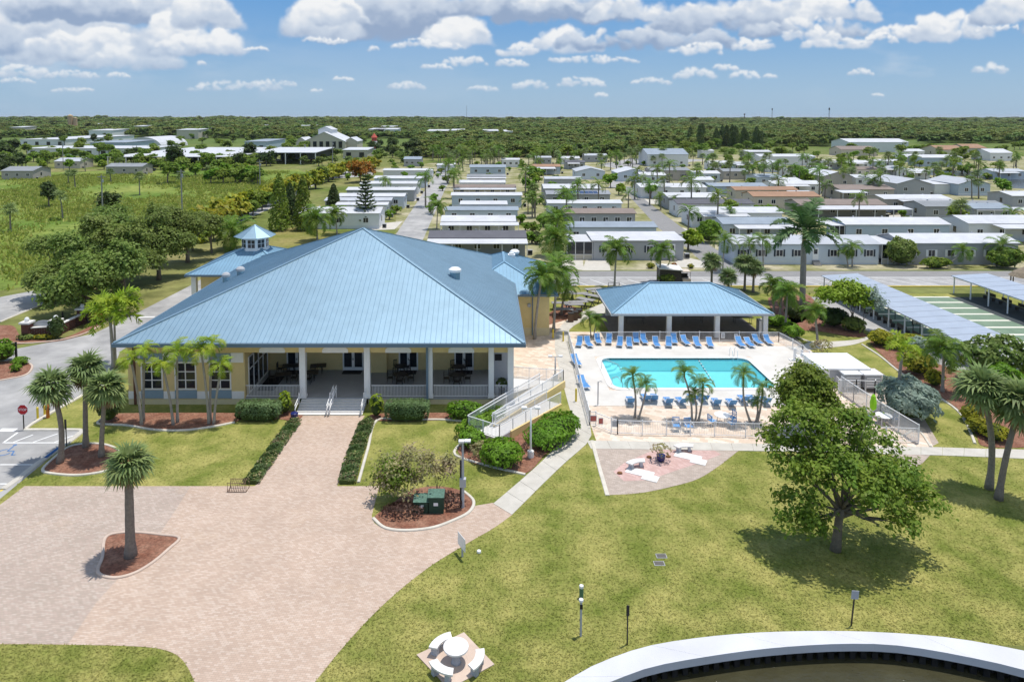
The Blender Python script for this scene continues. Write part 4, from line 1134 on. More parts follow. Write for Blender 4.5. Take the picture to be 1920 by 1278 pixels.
def clump_crown(lobes,nclump,nleaf,size,clump_r,shell=0.55,up=0.95):
 """leaf clumps spread through ellipsoid lobes (cx,cy,cz,rx,ry,rz)"""
 w=np.array([l[3]*l[4]*l[5]for l in lobes])**0.72;w/=w.sum()
 Cs,Ns=[],[]
 idx=nr.choice(len(lobes),nclump,p=w)
 for i in idx:
  cx,cy,cz,rx,ry,rz=lobes[i]
  d=nr.normal(0,1,3);d/=np.linalg.norm(d)
  if d[2]<-0.55:d[2]*=-0.6
  r=shell+(1-shell)*nr.rand()**0.6
  r*=nr.uniform(0.85,1.12)
  c=np.array([cx+d[0]*rx*r,cy+d[1]*ry*r,cz+d[2]*rz*r])
  k=max(3,int(nleaf*nr.uniform(0.5,1.5)))
  p=nr.normal(0,1,(k,3))*np.array([1,1,0.62])*clump_r*nr.uniform(0.6,1.3)*0.6
  Cs.append(c+p);Ns.append(np.tile(d*0.6+np.array([0,0,up]),(k,1))+p/clump_r*0.5)
 return leaves(np.concatenate(Cs),np.concatenate(Ns),size)
def limb_tree(b,h,r,targets,lean=(0,0),fork=0.4,m=0):
 """a tapered trunk and curved limbs that reach towards the targets"""
 top=Vector((lean[0],lean[1],h*fork))
 b.tube([(0,0,-0.1),(lean[0]*.2+.03,lean[1]*.2,h*fork*.35),(lean[0]*.6-.03,lean[1]*.6,h*fork*.7),top],[r*1.25,r*.95,r*.85,r*.7],9)
 for t in targets:
  t=Vector(t);mid=top.lerp(t,.5)+Vector((0,0,-(t-top).length*.10))+Vector((rng.uniform(-.2,.2),rng.uniform(-.2,.2),0))
  st=top-Vector((0,0,rng.uniform(0,h*fork*.25)))
  b.tube([st,st.lerp(mid,.55)+Vector((0,0,.1)),mid,t],[r*.5,r*.34,r*.25,r*.08],6)
  for _ in range(2):
   e=t+Vector((rng.uniform(-1,1),rng.uniform(-1,1),rng.uniform(-.2,.6)))*(t-top).length*.3
   b.tube([mid,mid.lerp(e,.5)+Vector((0,0,.08)),e],[r*.17,r*.11,r*.04],5)
   # ------------------------------------------------------------------ palm fronds
def pinnate_quads(L,e0,bend,n,ll,droop,w,plume=0.0,seed=0,vee=0.35,rach=True):
 q=[];r_=random.Random(seed)
 p=np.zeros(3);e=e0;ds=L/n
 side=np.array([0,1.0,0])
 for i in range(n+1):
  s=i/n
  a=R(e0-bend*s**1.3)
  t=np.array([math.cos(a),0,math.sin(a)]);up=np.array([-math.sin(a),0,math.cos(a)])
  if rach and i<n:
   ww=0.035*(1-s*.8);p2=p+t*ds
   q.append([p-side*ww,p+side*ww,p2+side*ww*.9,p2-side*ww*.9])
  if s>0.14:
   pr=ll*(0.55+0.9*math.sin(math.pi*min(1,(s-0.1)/0.95))**.8)*(1-0.55*max(0,s-.7)/.3)*.75
   for sg in(-1,1):
    l=pr*r_.uniform(.85,1.12)
    lift=vee+(r_.uniform(-1,1)*plume)
    d=t*(0.42+.35*s)+side*sg*.85+up*lift
    d/=np.linalg.norm(d)
    m=p+d*l*.5
    d2=d-np.array([0,0,1])*droop;d2/=np.linalg.norm(d2)
    tip=m+d2*l*.55
    wv=t*w*.5
    q.append([p-wv*.7,p+wv*.7,m+wv,m-wv]);q.append([m-wv,m+wv,tip+wv*.12,tip-wv*.12])
  p=p+t*ds
 return np.array(q)
def fan_quads(L,e0,Rf,nseg,droop,seed=0,spread=250):
 q=[];r_=random.Random(seed)
 side=np.array([0,1.0,0]);p=np.zeros(3);n=4
 for i in range(n):
  a=R(e0-22*(i/n));t=np.array([math.cos(a),0,math.sin(a)]);p2=p+t*L/n
  q.append([p-side*.025,p+side*.025,p2+side*.02,p2-side*.02]);p=p2
 a=R(e0-30);t=np.array([math.cos(a),0,math.sin(a)]);up=np.array([-math.sin(a),0,math.cos(a)])
 for k in range(nseg):
  th=R(-spread/2+spread*(k+.5)/nseg+r_.uniform(-4,4))
  l=Rf*(0.72+0.28*math.cos(th*.7))*r_.uniform(.88,1.1)
  d=t*math.cos(th)+side*math.sin(th)+up*(.12+.25*abs(math.sin(th)))
  d/=np.linalg.norm(d)
  nv=np.cross(d,up);nv/=np.linalg.norm(nv)+1e-9
  w=Rf*.075
  m=p+d*l*.55+up*r_.uniform(-.03,.03)
  d2=d-np.array([0,0,1])*droop*r_.uniform(.6,1.4);d2/=np.linalg.norm(d2)
  tip=m+d2*l*.5
  q.append([p-nv*w*.25,p+nv*w*.25,m+nv*w,m-nv*w]);q.append([m-nv*w,m+nv*w,tip+nv*w*.1,tip-nv*w*.1])
 return np.array(q)
FR={}
def frond_set(kind):
 """five frond meshes of unit reach, from upright to hanging"""
 if kind in FR:return FR[kind]
 out=[]
 for j,e0 in enumerate((78,55,32,10,-14)):
  if kind=='fan':q=fan_quads(0.42,e0,.62,17,.5+.12*j,j);m=M['frond_fan']
  elif kind=='queen':q=pinnate_quads(1.12,e0,88+8*j,26,.36,.85,.046,.25,j);m=M['frond_pin']
  elif kind=='royal':q=pinnate_quads(1.12,e0-4,62+4*j,32,.30,.6,.055,.3,j);m=M['frond_royal']
  elif kind=='lime':q=pinnate_quads(1.15,e0,112+8*j,20,.36,.55,.052,.3,j,vee=.25);m=M['frond_lime']
  elif kind=='fox':q=pinnate_quads(1.15,e0,100,26,.30,.4,.055,.95,j);m=M['frond_lime']
  elif kind=='coco':q=pinnate_quads(1.15,e0,95+10*j,22,.36,.6,.042,.1,j);m=M['frond_pin']
  elif kind=='areca':q=pinnate_quads(1.15,e0+5,90,16,.36,.4,.05,.2,j);m=M['leaf_gold']
  out.append(np_quads('frond_'+kind,q,m))
 FR[kind]=out
 return out
FPLAN={'fan':[(0,4),(1,8),(2,9),(3,8),(4,5)],'queen':[(0,3),(1,5),(2,6),(3,5),(4,3)],'royal':[(0,2),(1,5),(2,6),(3,5)],'lime':[(0,1),(1,3),(2,4),(3,3)],'fox':[(0,1),(1,4),(2,5),(3,3)],'coco':[(0,2),(1,4),(2,4),(3,3),(4,1)],'areca':[(0,4),(1,6),(2,5)]}
def add_fronds(root,kind,at,reach,seed):
 r_=random.Random(seed);fs=frond_set(kind)
 for j,n in FPLAN[kind]:
  a0=r_.uniform(0,360)
  for k in range(n):
   o=link('frond',fs[j],root)
   s=reach*r_.uniform(.88,1.1)
   o.location=(at[0],at[1],at[2]+r_.uniform(-.08,.08)*reach*.5);o.scale=(s,s,s)
   o.rotation_euler=(R(r_.uniform(-12,12)),R(r_.uniform(-9,9)),R(a0+360*k/n+r_.uniform(-14,14)))
 if kind=='fan':
  if 'dead' not in FR:FR['dead']=np_quads('dead_frond',fan_quads(.42,-48,.5,13,.5,3),M['frond_dead'])
  for k in range(r_.randint(3,7)):
   o=link('dead_frond',FR['dead'],root);s=reach*r_.uniform(.75,1.0);o.location=(at[0],at[1],at[2]-.1*reach);o.scale=(s,s,s);o.rotation_euler=(R(r_.uniform(-15,15)),R(r_.uniform(-12,20)),r_.uniform(0,6.28))
def palm(kind,bu,bv,cu,cv,rpx,label,tr=0.16,group='palms round the clubhouse and pool',bulge=False,curve=0.0,dY=0.0):
 """a palm whose foot is at pixel (bu,bv) and whose crown is centred on (cu,cv)"""
 P=G(bu,bv);Y=P.y+dY
 X,Z=GX(cu,cv,Y),GZ(cv,Y)
 reach=rpx/FPX*Y
 name={'fan':'fan_palm','queen':'queen_palm','royal':'royal_palm','lime':'clustered_palm','fox':'foxtail_palm','coco':'pool_palm','areca':'areca_palm'}[kind]
 t=thing(name,label,'palm tree',(P.x,P.y,0.0),group)
 dx=X-P.x
 ex={'fan':-.1,'royal':-.3}.get(kind,0)
 top=Vector((dx,dY,Z+ex*reach))
 path,rad=[],[]
 n=12
 for i in range(n+1):
  s=i/n
  o=math.sin(math.pi*s)*curve
  path.append((dx*(s*.45+.55*s*s)+o,dY*s,-.05+(top.z+.05)*s))
  k=1.25-.35*min(1,s*6)if s<.17 else .9-.22*s
  if kind=='royal':k=1.2-.2*s+.18*math.sin(s*3.0)
  rad.append(tr*k*(1+.05*(i%2)))
 b=MB().tube(path,rad,10)
 b.build('trunk',M['palmbark']if kind in('fan',)else M['smoothpalm'],t,local=True,smooth=True)
 if kind=='fan':
  q=MB();tp=Vector(path[-1]);r_=random.Random(int(bu))
  q.tube([Vector(path[-3]).lerp(tp,.2),Vector(path[-2]),tp,tp+Vector((0,0,.25))],[tr*.9,tr*1.35,tr*1.5,tr*.9],10)
  for k in range(26):
   a=r_.uniform(0,6.28);z=-r_.uniform(0,.9)*reach*.5
   q.bar(tp+Vector((tr*math.cos(a),tr*math.sin(a),z)),tp+Vector((tr*2.3*math.cos(a),tr*2.3*math.sin(a),z+.28)),.07,.025)
  q.build('frond_boots',M['boot'],t,local=True)
 elif kind in('royal','fox','lime','coco'):
  tp=Vector(path[-1]);l=reach*(.42 if kind=='royal' else .30)
  MB().tube([tp-Vector((0,0,.02)),tp+Vector((0,0,l*.5)),tp+Vector((0,0,l))],[tr*.85,tr*.8,tr*.4],9).build('crownshaft',M['crownshaft']if kind!='royal' else mat('tan_crownshaft',(.33,.20,.10),.7),t,local=True,smooth=True)
  top=tp+Vector((0,0,l*.85))
 add_fronds(t,kind,path[-1]if kind in('fan','queen','areca')else top,reach,int(bu*7+bv))
 return t
palm('fan',245,1043,241,868,51,'fan palm standing alone in the teardrop mulch island on the plaza',tr=.30)
palm('fan',112,868,96,722,47,'curved fan palm nearest the parking bay in the round mulch bed',tr=.22,curve=.35)
palm('fan',161,838,160,690,42,'straight fan palm at the back of the round mulch bed',tr=.21)
palm('fan',190,856,198,728,45,'bushy fan palm at the lawn side of the round mulch bed',tr=.2)
palm('fan',1854,916,1842,728,58,'left one of two leaning fan palms on the lawn by the garden beds',tr=.23,curve=.3)
palm('fan',1872,936,1914,752,62,'right leaning one of two fan palms on the lawn by the garden beds',tr=.22)
palm('fox',213,690,207,604,54,'tall bright foxtail palm at the left corner of the clubhouse roof',tr=.2)
palm('fox',217,689,214,582,46,'taller slim foxtail palm behind the one at the clubhouse corner',tr=.13)
for a in((266,797,247,682,30,'leftmost slender lime palm before the clubhouse windows'),(269,790,271,663,26,'second slender lime palm, just right of the brown downspout'),(325,797,306,690,32,'short lime palm leaning left before the second window'),(333,793,332,666,32,'tall lime palm between the first and second windows'),(392,795,378,664,34,'tall lime palm between the second and third windows'),(394,790,397,652,32,'tallest slender lime palm before the third window'),(401,795,415,692,30,'short lime palm leaning right before the third window')):
 palm('lime',*a[:5],a[5],tr=.12,group='lime palms along the clubhouse front')
for a in((1190,783,1187,712,27,'taller left palm of the leftmost pool side pair'),(1197,785,1212,729,24,'shorter right palm of the leftmost pool side pair'),(1297,790,1283,706,27,'tallest palm of the middle pool side trio'),(1303,791,1303,745,23,'shortest palm of the middle pool side trio'),(1309,790,1318,728,26,'right palm of the middle pool side trio'),(1408,793,1394,708,27,'tall curved palm of the right pool side trio'),(1419,794,1430,734,24,'middle height palm of the right pool side trio'),(1416,794,1420,756,18,'smallest palm of the right pool side trio')):
 palm('coco',*a[:5],a[5],tr=.10,group='slim palms beside the pool',curve=.12 if a[0]!=1408 else-.35)
for a in((1002,636,1016,520,38,'palm standing against the yellow rear wing wall'),(1038,622,1046,506,44,'taller palm at the corner of the rear wing'),(1052,590,1062,540,26,'lower palm behind the corner of the rear wing'),(1046,508,1043,448,40,'dense palm at the end of the grass strip behind the rear wing'),(1038,480,1047,412,36,'tall palm rising above the grass strip behind the rear wing'),(1152,541,1156,468,34,'palm on the parking verge before the nearest grey home'),(1236,530,1240,470,28,'palm beside the small shed on the parking verge')):
 palm('queen',*a[:5],a[5],tr=.17)
palm('royal',1504,575,1508,438,66,'lone tall royal palm behind the pavilion',tr=.29)
for a in((1472,622,1477,550,34,'palm beside the right end of the pavilion'),(1451,588,1449,535,26,'left one of two dark palms behind the pavilion end'),(1462,590,1468,545,28,'right one of two dark palms behind the pavilion end'),(1533,645,1527,585,28,'young palm in the bed near the curved path'),(1767,735,1770,655,44,'palm with arching fronds in the garden bed by the shelter')):
 palm('queen',*a[:5],a[5],tr=.15)
palm('fox',1680,776,1692,660,34,'slim palm rising out of the silver shrub',tr=.16)
for a in((1334,536,1335,490,24,'fan palm behind the pavilion roof, nearest the side street'),(1396,545,1398,493,26,'fan palm behind the right half of the pavilion roof'),(1412,548,1414,500,22,'shorter fan palm beside the one behind the pavilion roof'),(1366,548,1366,518,22,'low fan palm just over the pavilion ridge')):
 palm('fan',*a[:5],a[5],tr=.2)
for a in((1355,508,1358,460,28,'feather palm at the mouth of the side street'),(1412,500,1404,462,22,'lime palm at the left end of the blue grey home'),(1431,504,1430,458,26,'bright palm before the blue grey home'),(1598,500,1597,470,22,'small palm pair before the right end of the blue grey home'),(1590,500,1586,478,16,'smaller stem leaning left before the blue grey home'),(1775,500,1805,478,24,'palm cluster before the middle of the grey home'),(1868,500,1880,470,30,'palm clump before the right end of the grey home'),(1902,440,1898,405,22,'lime palm at the right edge before a pale home')):
 palm('coco',*a[:5],a[5],tr=.13,group='palms before the homes on the back street')
palm('coco',1108,632,1105,602,22,'small lime palm by the left end of the pool fence',tr=.08)
palm('coco',1113,632,1118,606,20,'second small lime palm by the left end of the pool fence',tr=.08)
palm('queen',595,452,593,412,34,'dark palm behind the clubhouse roof before the white home',tr=.2)
palm('queen',632,440,628,402,24,'smaller dark palm behind the clubhouse roof',tr=.16)
palm('queen',440,468,438,435,42,'broad drooping palm beside the cupola',tr=.22)
palm('queen',819,430,821,388,20,'palm on the right verge of the narrow street',tr=.14)
# ------------------------------------------------------------------ hedges and bushes
def bush_mesh(name,m,rx,ry,rz,n,size,seed=0,core=True,lump=0.12,z0=0.0,flat=2.0,mcore=None):
 """superellipsoid bush: leaves over an uneven surface round a dark core"""
 st=np.random.RandomState(seed)
 d=st.normal(0,1,(n,3));d[:,2]=np.where(d[:,2]<-0.35,-d[:,2],d[:,2])
 d/=np.linalg.norm(d,axis=1,keepdims=True)
 rr=1.0/(np.abs(d)**flat).sum(1)**(1/flat)
 ph=st.uniform(0,6.28,6)
 lum=1+lump*(np.sin(d[:,0]*5+ph[0])*np.cos(d[:,1]*6+ph[1])+.6*np.sin(d[:,2]*8+ph[2]+d[:,0]*7))+st.normal(0,.035,n)
 C=d*(rr*lum)[:,None]*np.array([rx,ry,rz]);C[:,2]+=rz+z0
 C[:,2]=np.maximum(C[:,2],.03)
 q=leaves(C,d*1.3+np.array([0,0,.4]),size,.55)
 me=np_quads(name,q,m)
 return me
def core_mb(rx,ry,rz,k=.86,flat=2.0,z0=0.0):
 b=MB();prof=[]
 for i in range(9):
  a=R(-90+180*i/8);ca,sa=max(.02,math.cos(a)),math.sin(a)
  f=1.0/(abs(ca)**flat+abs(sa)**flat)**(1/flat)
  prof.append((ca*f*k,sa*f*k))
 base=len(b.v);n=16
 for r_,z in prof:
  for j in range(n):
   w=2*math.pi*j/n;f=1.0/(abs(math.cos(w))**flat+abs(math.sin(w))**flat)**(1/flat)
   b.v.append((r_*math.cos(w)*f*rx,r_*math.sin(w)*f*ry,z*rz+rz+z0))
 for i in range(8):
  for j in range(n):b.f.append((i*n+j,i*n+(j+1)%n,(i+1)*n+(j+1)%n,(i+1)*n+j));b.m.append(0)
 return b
def bush(name,label,u,v,w,d,h,m,dens=1.0,size=.13,cat='shrub',group=None,rot=0.0,flat=2.0,lump=.1,loc=None,seed=None,core='leaf_dark'):
 p=loc or G(u,v)
 t=thing(name,label,cat,(p.x,p.y,0),group,rot)
 area=w*d+(w+d)*h*1.6
 n=int(area*62*dens*(.13/size)**1.5)
 link('foliage',bush_mesh('foliage',M[m],w/2,d/2,h/2,n,size,seed or int(u*3+v),lump=lump,flat=flat),t)
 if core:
  core_mb(w/2,d/2,h/2,.84,flat).build('shade_core',M[core],t,local=True)  # solid core; the shade inside the foliage is put into its dark colour
 return t
S=lambda u0,u1,v:(u1-u0)/FPX*G(u0,v).y
bush('box_hedge','clipped pale topped box hedge left of the front steps',486,786,S(447,527,788),1.5,1.5,'leaf_hedgepale',1.6,.10,'hedge',flat=8,lump=.02,core='leaf_dark')
bush('box_hedge','clipped pale topped box hedge right of the front steps',764,786,S(724,804,787),1.5,1.55,'leaf_hedgepale',1.6,.10,'hedge',flat=8,lump=.02)
bush('hedge','loose bright green hedge below the right end of the porch',872,785,S(836,900,785),1.5,1.3,'leaf_bright',1.1,.15,'hedge',flat=4)
bush('hedge','bright hedge running along the left side of the ramp',904,803,1.7,5.2,1.15,'leaf_bright',1.1,.15,'hedge',rot=R(-38),flat=3.0)
bush('hedge','bright clipped end of the hedge beside the ramp landing',886,838,1.8,1.7,1.2,'leaf_bright',1.1,.15,'hedge',flat=3)
bush('round_bush','round bright green bush below the ramp landing',940,872,2.9,2.7,1.75,'leaf_bright',1.2,.15,'bush',flat=2.4)
bush('hedge','big rounded bright hedge between ramp and concrete walk',1038,826,2.9,5.2,1.6,'leaf_bright',1.2,.15,'hedge',rot=R(-36),flat=2.8)
bush('twiggy_bush','bare brownish bush between the hedge end and the round bush',906,862,1.9,1.6,1.3,'twig',.55,.12,'bush',core=None)
def border(label,pts,w,h,m='leaf_hedgepale',extra='twig'):
 P=GP(pts);c=P[0]
 t=thing('low_border',label,'hedge',(c.x,c.y,0),'low borders along the front walk')
 Q=[];Q2=[]
 for p,q in zip(P[:-1],P[1:]):
  L_=(q-p).length;s=Vector((-(q-p).y,(q-p).x,0)).normalized()
  n=int(L_*330)
  tt=nr.rand(n)[:,None];off=nr.uniform(-.5,.5,n)
  base=np.array(p)[None]*(1-tt)+np.array(q)[None]*tt-np.array(c)[None]
  C=base+off[:,None]*np.array(s)[None]*w
  C[:,2]=h*np.sqrt(np.clip(1-(2*off)**2*.8,0,1))*(0.75+.25*np.sin(tt[:,0]*17+off*5))*nr.uniform(.75,1.1,n)
  Nn=np.stack([np.array(s)[0]*off*2,np.array(s)[1]*off*2,np.full(n,.8)],1)
  lv=leaves(C,Nn,.11,.6)
  k=nr.rand(n)<(.16+.22*np.sin(tt[:,0]*9))
  Q.append(lv[~k]);Q2.append(lv[k])
 link('foliage',np_quads('foliage',np.concatenate(Q),M[m]),t);link('dry_foliage',np_quads('dry_foliage',np.concatenate(Q2),M[extra]),t)
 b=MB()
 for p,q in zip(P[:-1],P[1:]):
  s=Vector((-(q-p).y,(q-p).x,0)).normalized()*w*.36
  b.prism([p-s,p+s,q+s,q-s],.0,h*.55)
 b.build('shade_core',M['leaf_dark'],t)  # solid strip below the leaves, its dark colour stands in for their shade
M['leaf_border']=leafmat('border_leaf',(0.085,0.16,0.035),hue=(0.14,0.20,0.08),ov=.03)
border('low mixed border along the left edge of the front walk',[(553,792),(528,826),(500,866),(470,908)],1.15,.5,'leaf_border')
border('low mixed border along the right edge of the front walk',[(688,794),(674,830),(660,868),(650,908)],1.25,.55,'leaf_border')
for a in(('shrub','small yellow green shrub beside the left end of the steps',535,776,1.1,1.1,1.9,'leaf_lime',.5,.2),('shrub','young yellowish palm like shrub right of the steps',706,782,1.1,1.0,1.9,'leaf_lime',.4,.22),('silver_shrub','large rounded silver buttonwood shrub behind the chain fence',1702,782,3.9,5.2,3.1,'leaf_silver',1.5,.2),('silver_shrub','small silver shrub in the garden bed by the shelter',1722,672,2.0,2.0,2.2,'leaf_silver',1.0,.2),('croton','round yellow croton at the bend of the curved path',1652,648,2.6,2.2,1.7,'leaf_yellow',1.1,.18),('croton','orange tipped croton hedge below the shelter posts',1700,655,4.0,2.0,1.6,'leaf_gold',.9,.18),('croton','yellow green croton in the middle of the garden bed',1722,702,3.0,2.4,2.2,'leaf_gold',1.0,.2),('croton','lower yellow croton by the palm in the garden bed',1752,724,1.6,1.5,1.5,'leaf_yellow',.9,.18),('croton','yellow croton beside the leaning fan palms, farthest',1822,790,1.7,1.5,1.3,'leaf_yellow',.9,.17),('croton','yellow croton beside the leaning fan palms, middle',1836,812,1.8,1.6,1.3,'leaf_yellow',.9,.17),('croton','yellow croton beside the leaning fan palms, nearest the walk',1868,826,1.9,1.6,1.2,'leaf_yellow',.9,.17),('shrub','dark rounded shrub in the bed by the curved path',1562,612,3.4,2.6,2.2,'leaf_dark',1.0,.2),('shrub','olive shrub at the right end of the bed by the curved path',1600,622,2.4,2.0,1.7,'leaf_olive',1.0,.2),('shrub','bright green hedge outside the right pool fence corner',1485,632,2.0,3.0,1.6,'leaf_bright',1.0,.18),('shrub','low bright bush behind the pavilion end post',1455,612,3.0,1.8,1.3,'leaf_bright',.9,.18),('shrub','dark shrub behind the pavilion end',1490,600,2.2,2.0,2.0,'leaf_dark',.9,.18),('shrub','broad white flowering shrub by the near end of the shelter',1868,712,6.0,4.0,4.2,'leaf_olive',1.0,.26),('shrub','rounded green shrub below the white flowering one',1880,738,3.0,2.6,2.6,'leaf_bright',.8,.22),('shrub','lime green shrub between the leaning fan palms and the bed',1838,752,1.8,1.6,2.2,'leaf_lime',.7,.2),('shrub','leafy green shrub at the right rim of the garden bed',1905,716,4.0,3.0,3.0,'leaf_tree',1.0,.24),('shrub','sparse brown shrub by the pool equipment shed',1540,664,2.2,1.6,1.5,'twig',.5,.15),('shrub','low bush in the entry island with dark shade under it',38,684,1.5,1.3,.8,'leaf_bright',.8,.15),('shrub','small rounded bush at the tip of the entry island',30,696,1.0,.9,.7,'leaf_bright',.8,.14),('shrub','broad bright shrub beside the black gate post',4,678,2.6,2.0,2.2,'leaf_bright',1.0,.2),('shrub','yellow green ground cover at the left foot of the brick wall',48,637,2.0,1.0,.6,'leaf_olive',.8,.16),('shrub','yellow green ground cover along the middle of the brick wall',80,636,2.4,.9,.5,'leaf_gold',.8,.16),('shrub','reddish shrub beside the foxtail palms',183,606,2.0,1.6,1.8,'leaf_orange',.8,.2),('shrub','drooping olive shrub over the end of the brick wall',172,590,3.0,2.4,2.6,'leaf_olive',.8,.24),('shrub','dark bush on the grass strip between the home rows',1006,457,2.4,2.2,2.4,'leaf_dark',.9,.24),('shrub','dark bush below the clubhouse corner and palms',205,790,1.6,1.6,2.0,'leaf_dark',.9,.2),('shrub','rounded tree like shrub at the left end of the grey home',1690,498,5.0,4.0,4.6,'leaf_olive',1.0,.3),('shrub','low bushes before the middle of the grey home',1755,503,5.0,2.0,1.8,'leaf_tree',.9,.26),('shrub','green shrub at the right end of the grey home',1885,503,5.5,3.0,3.4,'leaf_tree',1.0,.28),('shrub','bright leafy shrub beside the narrow home at the side street',1330,455,4.6,4.0,4.4,'leaf_bright',1.0,.28),('shrub','low bush beside the shed on the parking verge',1250,530,2.8,1.8,1.5,'leaf_tree',.9,.2),('shrub','yellow agave like clump before the nearest grey home',1220,503,1.3,1.1,.9,'leaf_yellow',.8,.2),('shrub','red pot plant before the nearest grey home',1264,502,.9,.8,.8,'leaf_orange',.7,.2),('shrub','small yellow clump at the corner bed of the nearest grey home',1295,503,1.1,.9,.7,'leaf_yellow',.7,.2)):
 nm,lb,u,v,w_,d_,h_,mm_,den,sz=a
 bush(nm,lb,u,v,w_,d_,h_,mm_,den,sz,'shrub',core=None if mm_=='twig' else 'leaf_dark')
M['blossom']=leafmat('white_blossom',(.62,.62,.58),tr=.2,hue=(.5,.52,.48))
fl=[o for o in COL.objects if o.get('label','').startswith('broad white flowering')][0]
link('blossom',bush_mesh('blossom',M['blossom'],3.05,2.05,2.15,240,.15,5),fl)
# ------------------------------------------------------------------ blades over the near lawn: one mass of grass
def in_poly(P,poly):
 c=np.zeros(len(P),bool);j=len(poly)-1
 for i in range(len(poly)):
  (xi,yi),(xj,yj)=poly[i][:2],poly[j][:2]
  if yi!=yj:c^=((yi>P[:,1])!=(yj>P[:,1]))&(P[:,0]<(xj-xi)*(P[:,1]-yi)/(yj-yi)+xi)
  j=i
 return c
def lawn_blades():
 n=200000
 u=nr.uniform(-280,2200,n);v=800+(1400-800)*nr.rand(n)**.9
 b=-(v-VY)/FPX;t=-CAM_H/(-SP+CP*b)
 P=np.stack([(u-UX)/FPX*t,(CP+SP*b)*t],1)
 ok=in_poly(P,[(p.x,p.y)for p in LAWN])
 for f in FLATS:ok&=~in_poly(P,f)
 for w in WALKS:ok&=~in_poly(P,w)
 P=P[ok];n=len(P)
 a=nr.uniform(0,6.28,n);w=nr.uniform(.02,.05,n);h=nr.uniform(.015,.05,n);ln=nr.normal(0,.06,(n,2))
 dx,dy,z=np.cos(a)*w,np.sin(a)*w,np.zeros(n)
 V=np.stack([np.stack([P[:,0]-dx,P[:,1]-dy,z],1),np.stack([P[:,0]+dx,P[:,1]+dy,z],1),np.stack([P[:,0]+dx*.4+ln[:,0],P[:,1]+dy*.4+ln[:,1],h],1),np.stack([P[:,0]-dx*.4+ln[:,0],P[:,1]-dy*.4+ln[:,1],h],1)],1)
 tag(link('grass',np_quads('grass',V,M['lawnblade'])),'short dry lawn grass',None,None,'stuff')
WALKS=[[(p.x,p.y)for p in wl]+[(p.x,p.y)for p in wr[::-1]],[(p.x,p.y)for p in ct]+[(p.x,p.y)for p in cb[::-1]]]
M['lawnblade']=mat('lawn_blade',(0.205,0.245,0.048),.8,var=.3,scale=5.0,transl=.4,hue=(.385,.36,.118),scale2=.38,spec=.15)
lawn_blades()
# ------------------------------------------------------------------ trees
def tree(name,label,u,v,h,lobes,m,nclump,nleaf,size,clump_r,r=.2,fork=.35,targets=None,group=None,lean=(0,0),cat='tree',shell=.5,loc=None):
 p=loc or G(u,v)
 t=thing(name,label,cat,(p.x,p.y,0),group)
 b=MB();limb_tree(b,h,r,targets or[(l[0]*.8,l[1]*.8,l[2])for l in lobes],lean,fork)
 b.build('trunk',M['bark'],t,local=True,smooth=True)
 q=clump_crown(lobes,nclump,nleaf,size,clump_r,shell)
 q[:,:,2]=np.maximum(q[:,:,2],.12)
 link('crown',np_quads('crown',q,M[m]),t)
 return t
LB=[(-2.05,0.4,4.6,1.89,1.89,1.09),(-1.2,-1.2,5.6,1.89,1.72,1.09),(-1.6,0.8,7.2,1.89,1.72,1.18),(0.2,0.6,6.2,2.06,2.06,1.26),(1.6,-0.4,5.2,2.06,1.89,1.18),(3.2,0.2,4.6,1.89,1.72,1.01),(4.2,0.5,3.6,1.46,1.46,0.84),(1.9,-1.6,3.9,1.72,1.38,0.84),(-2.35,-0.9,3.3,1.46,1.46,0.76),(-2.85,1.2,5.9,1.2,1.29,0.76),(2.8,1.8,5.6,1.63,1.55,0.92),(0.4,-2.0,4.8,1.46,1.2,0.84),(5.0,-0.4,3.2,0.95,0.95,0.59),(-3.05,-1.0,2.3,1.12,1.03,0.59),(2.6,-1.9,2.7,1.03,0.86,0.5),(-1.9,-0.9,2.1,1.0,1.0,0.6),(3.5,-0.9,2.3,1.0,0.9,0.6),(1.2,0.9,7.3,1.2,1.1,0.8),(4.4,0.9,2.7,0.9,0.9,0.5)]
tree('shade_tree','broad spreading tree alone on the lawn above the sea wall',1566,1031,8.6,LB,'leaf_tree',500,34,.155,.46,r=.26,fork=.30,lean=(.35,.1),shell=.35)
tree('shade_tree','dense dark tree with small white flowers behind the spreading lawn tree',1508,815,5.2,[(-.6,0,3.7,1.5,1.5,1.2),(.9,.4,3.5,1.5,1.5,1.2),(.0,.2,4.7,1.2,1.2,.9),(-1.0,-.4,2.5,1.2,1.2,1.0),(1.3,0,2.5,1.2,1.2,.9)],'leaf_tree',260,46,.18,.55,r=.16,fork=.3)
tree('small_tree','sparse leafy shrub tree left of the green utility boxes',762,938,3.6,[(-.8,0,2.3,1.2,1.1,.9),(.4,.3,2.7,1.2,1.1,.9),(-.2,-.4,1.4,1.3,.9,.8),(-1.5,0,1.3,.8,.8,.7)],'twig',95,20,.12,.42,r=.06,fork=.12)
link('green_leaves',np_quads('green_leaves',clump_crown([(-.9,0,2.0,1.1,1.0,.8),(-.1,-.3,1.6,1.1,.9,.7),(-1.3,0,1.1,.9,.8,.6)],70,24,.13,.4),M['leaf_tree']),[o for o in COL.objects if o.get('label','').startswith('sparse leafy shrub')][0])
tree('small_tree','thin brownish shrub tree between the utility boxes and the lamp post',820,932,3.2,[(0,0,2.3,1.0,.9,.8),(.7,.2,1.9,.8,.8,.8),(-.5,0,1.8,.8,.8,.7)],'twig',60,18,.12,.42,r=.05,fork=.12)
tree('lime_tree','lime green spreading tree beside the shuffleboard shelter',1590,620,5.4,[(-1.6,0,4.2,2.0,1.8,.9),(.2,.3,4.8,1.8,1.8,.9),(1.0,-.2,3.8,1.4,1.4,.9)],'leaf_lime',170,30,.26,.6,r=.13,fork=.4,lean=(.5,0))
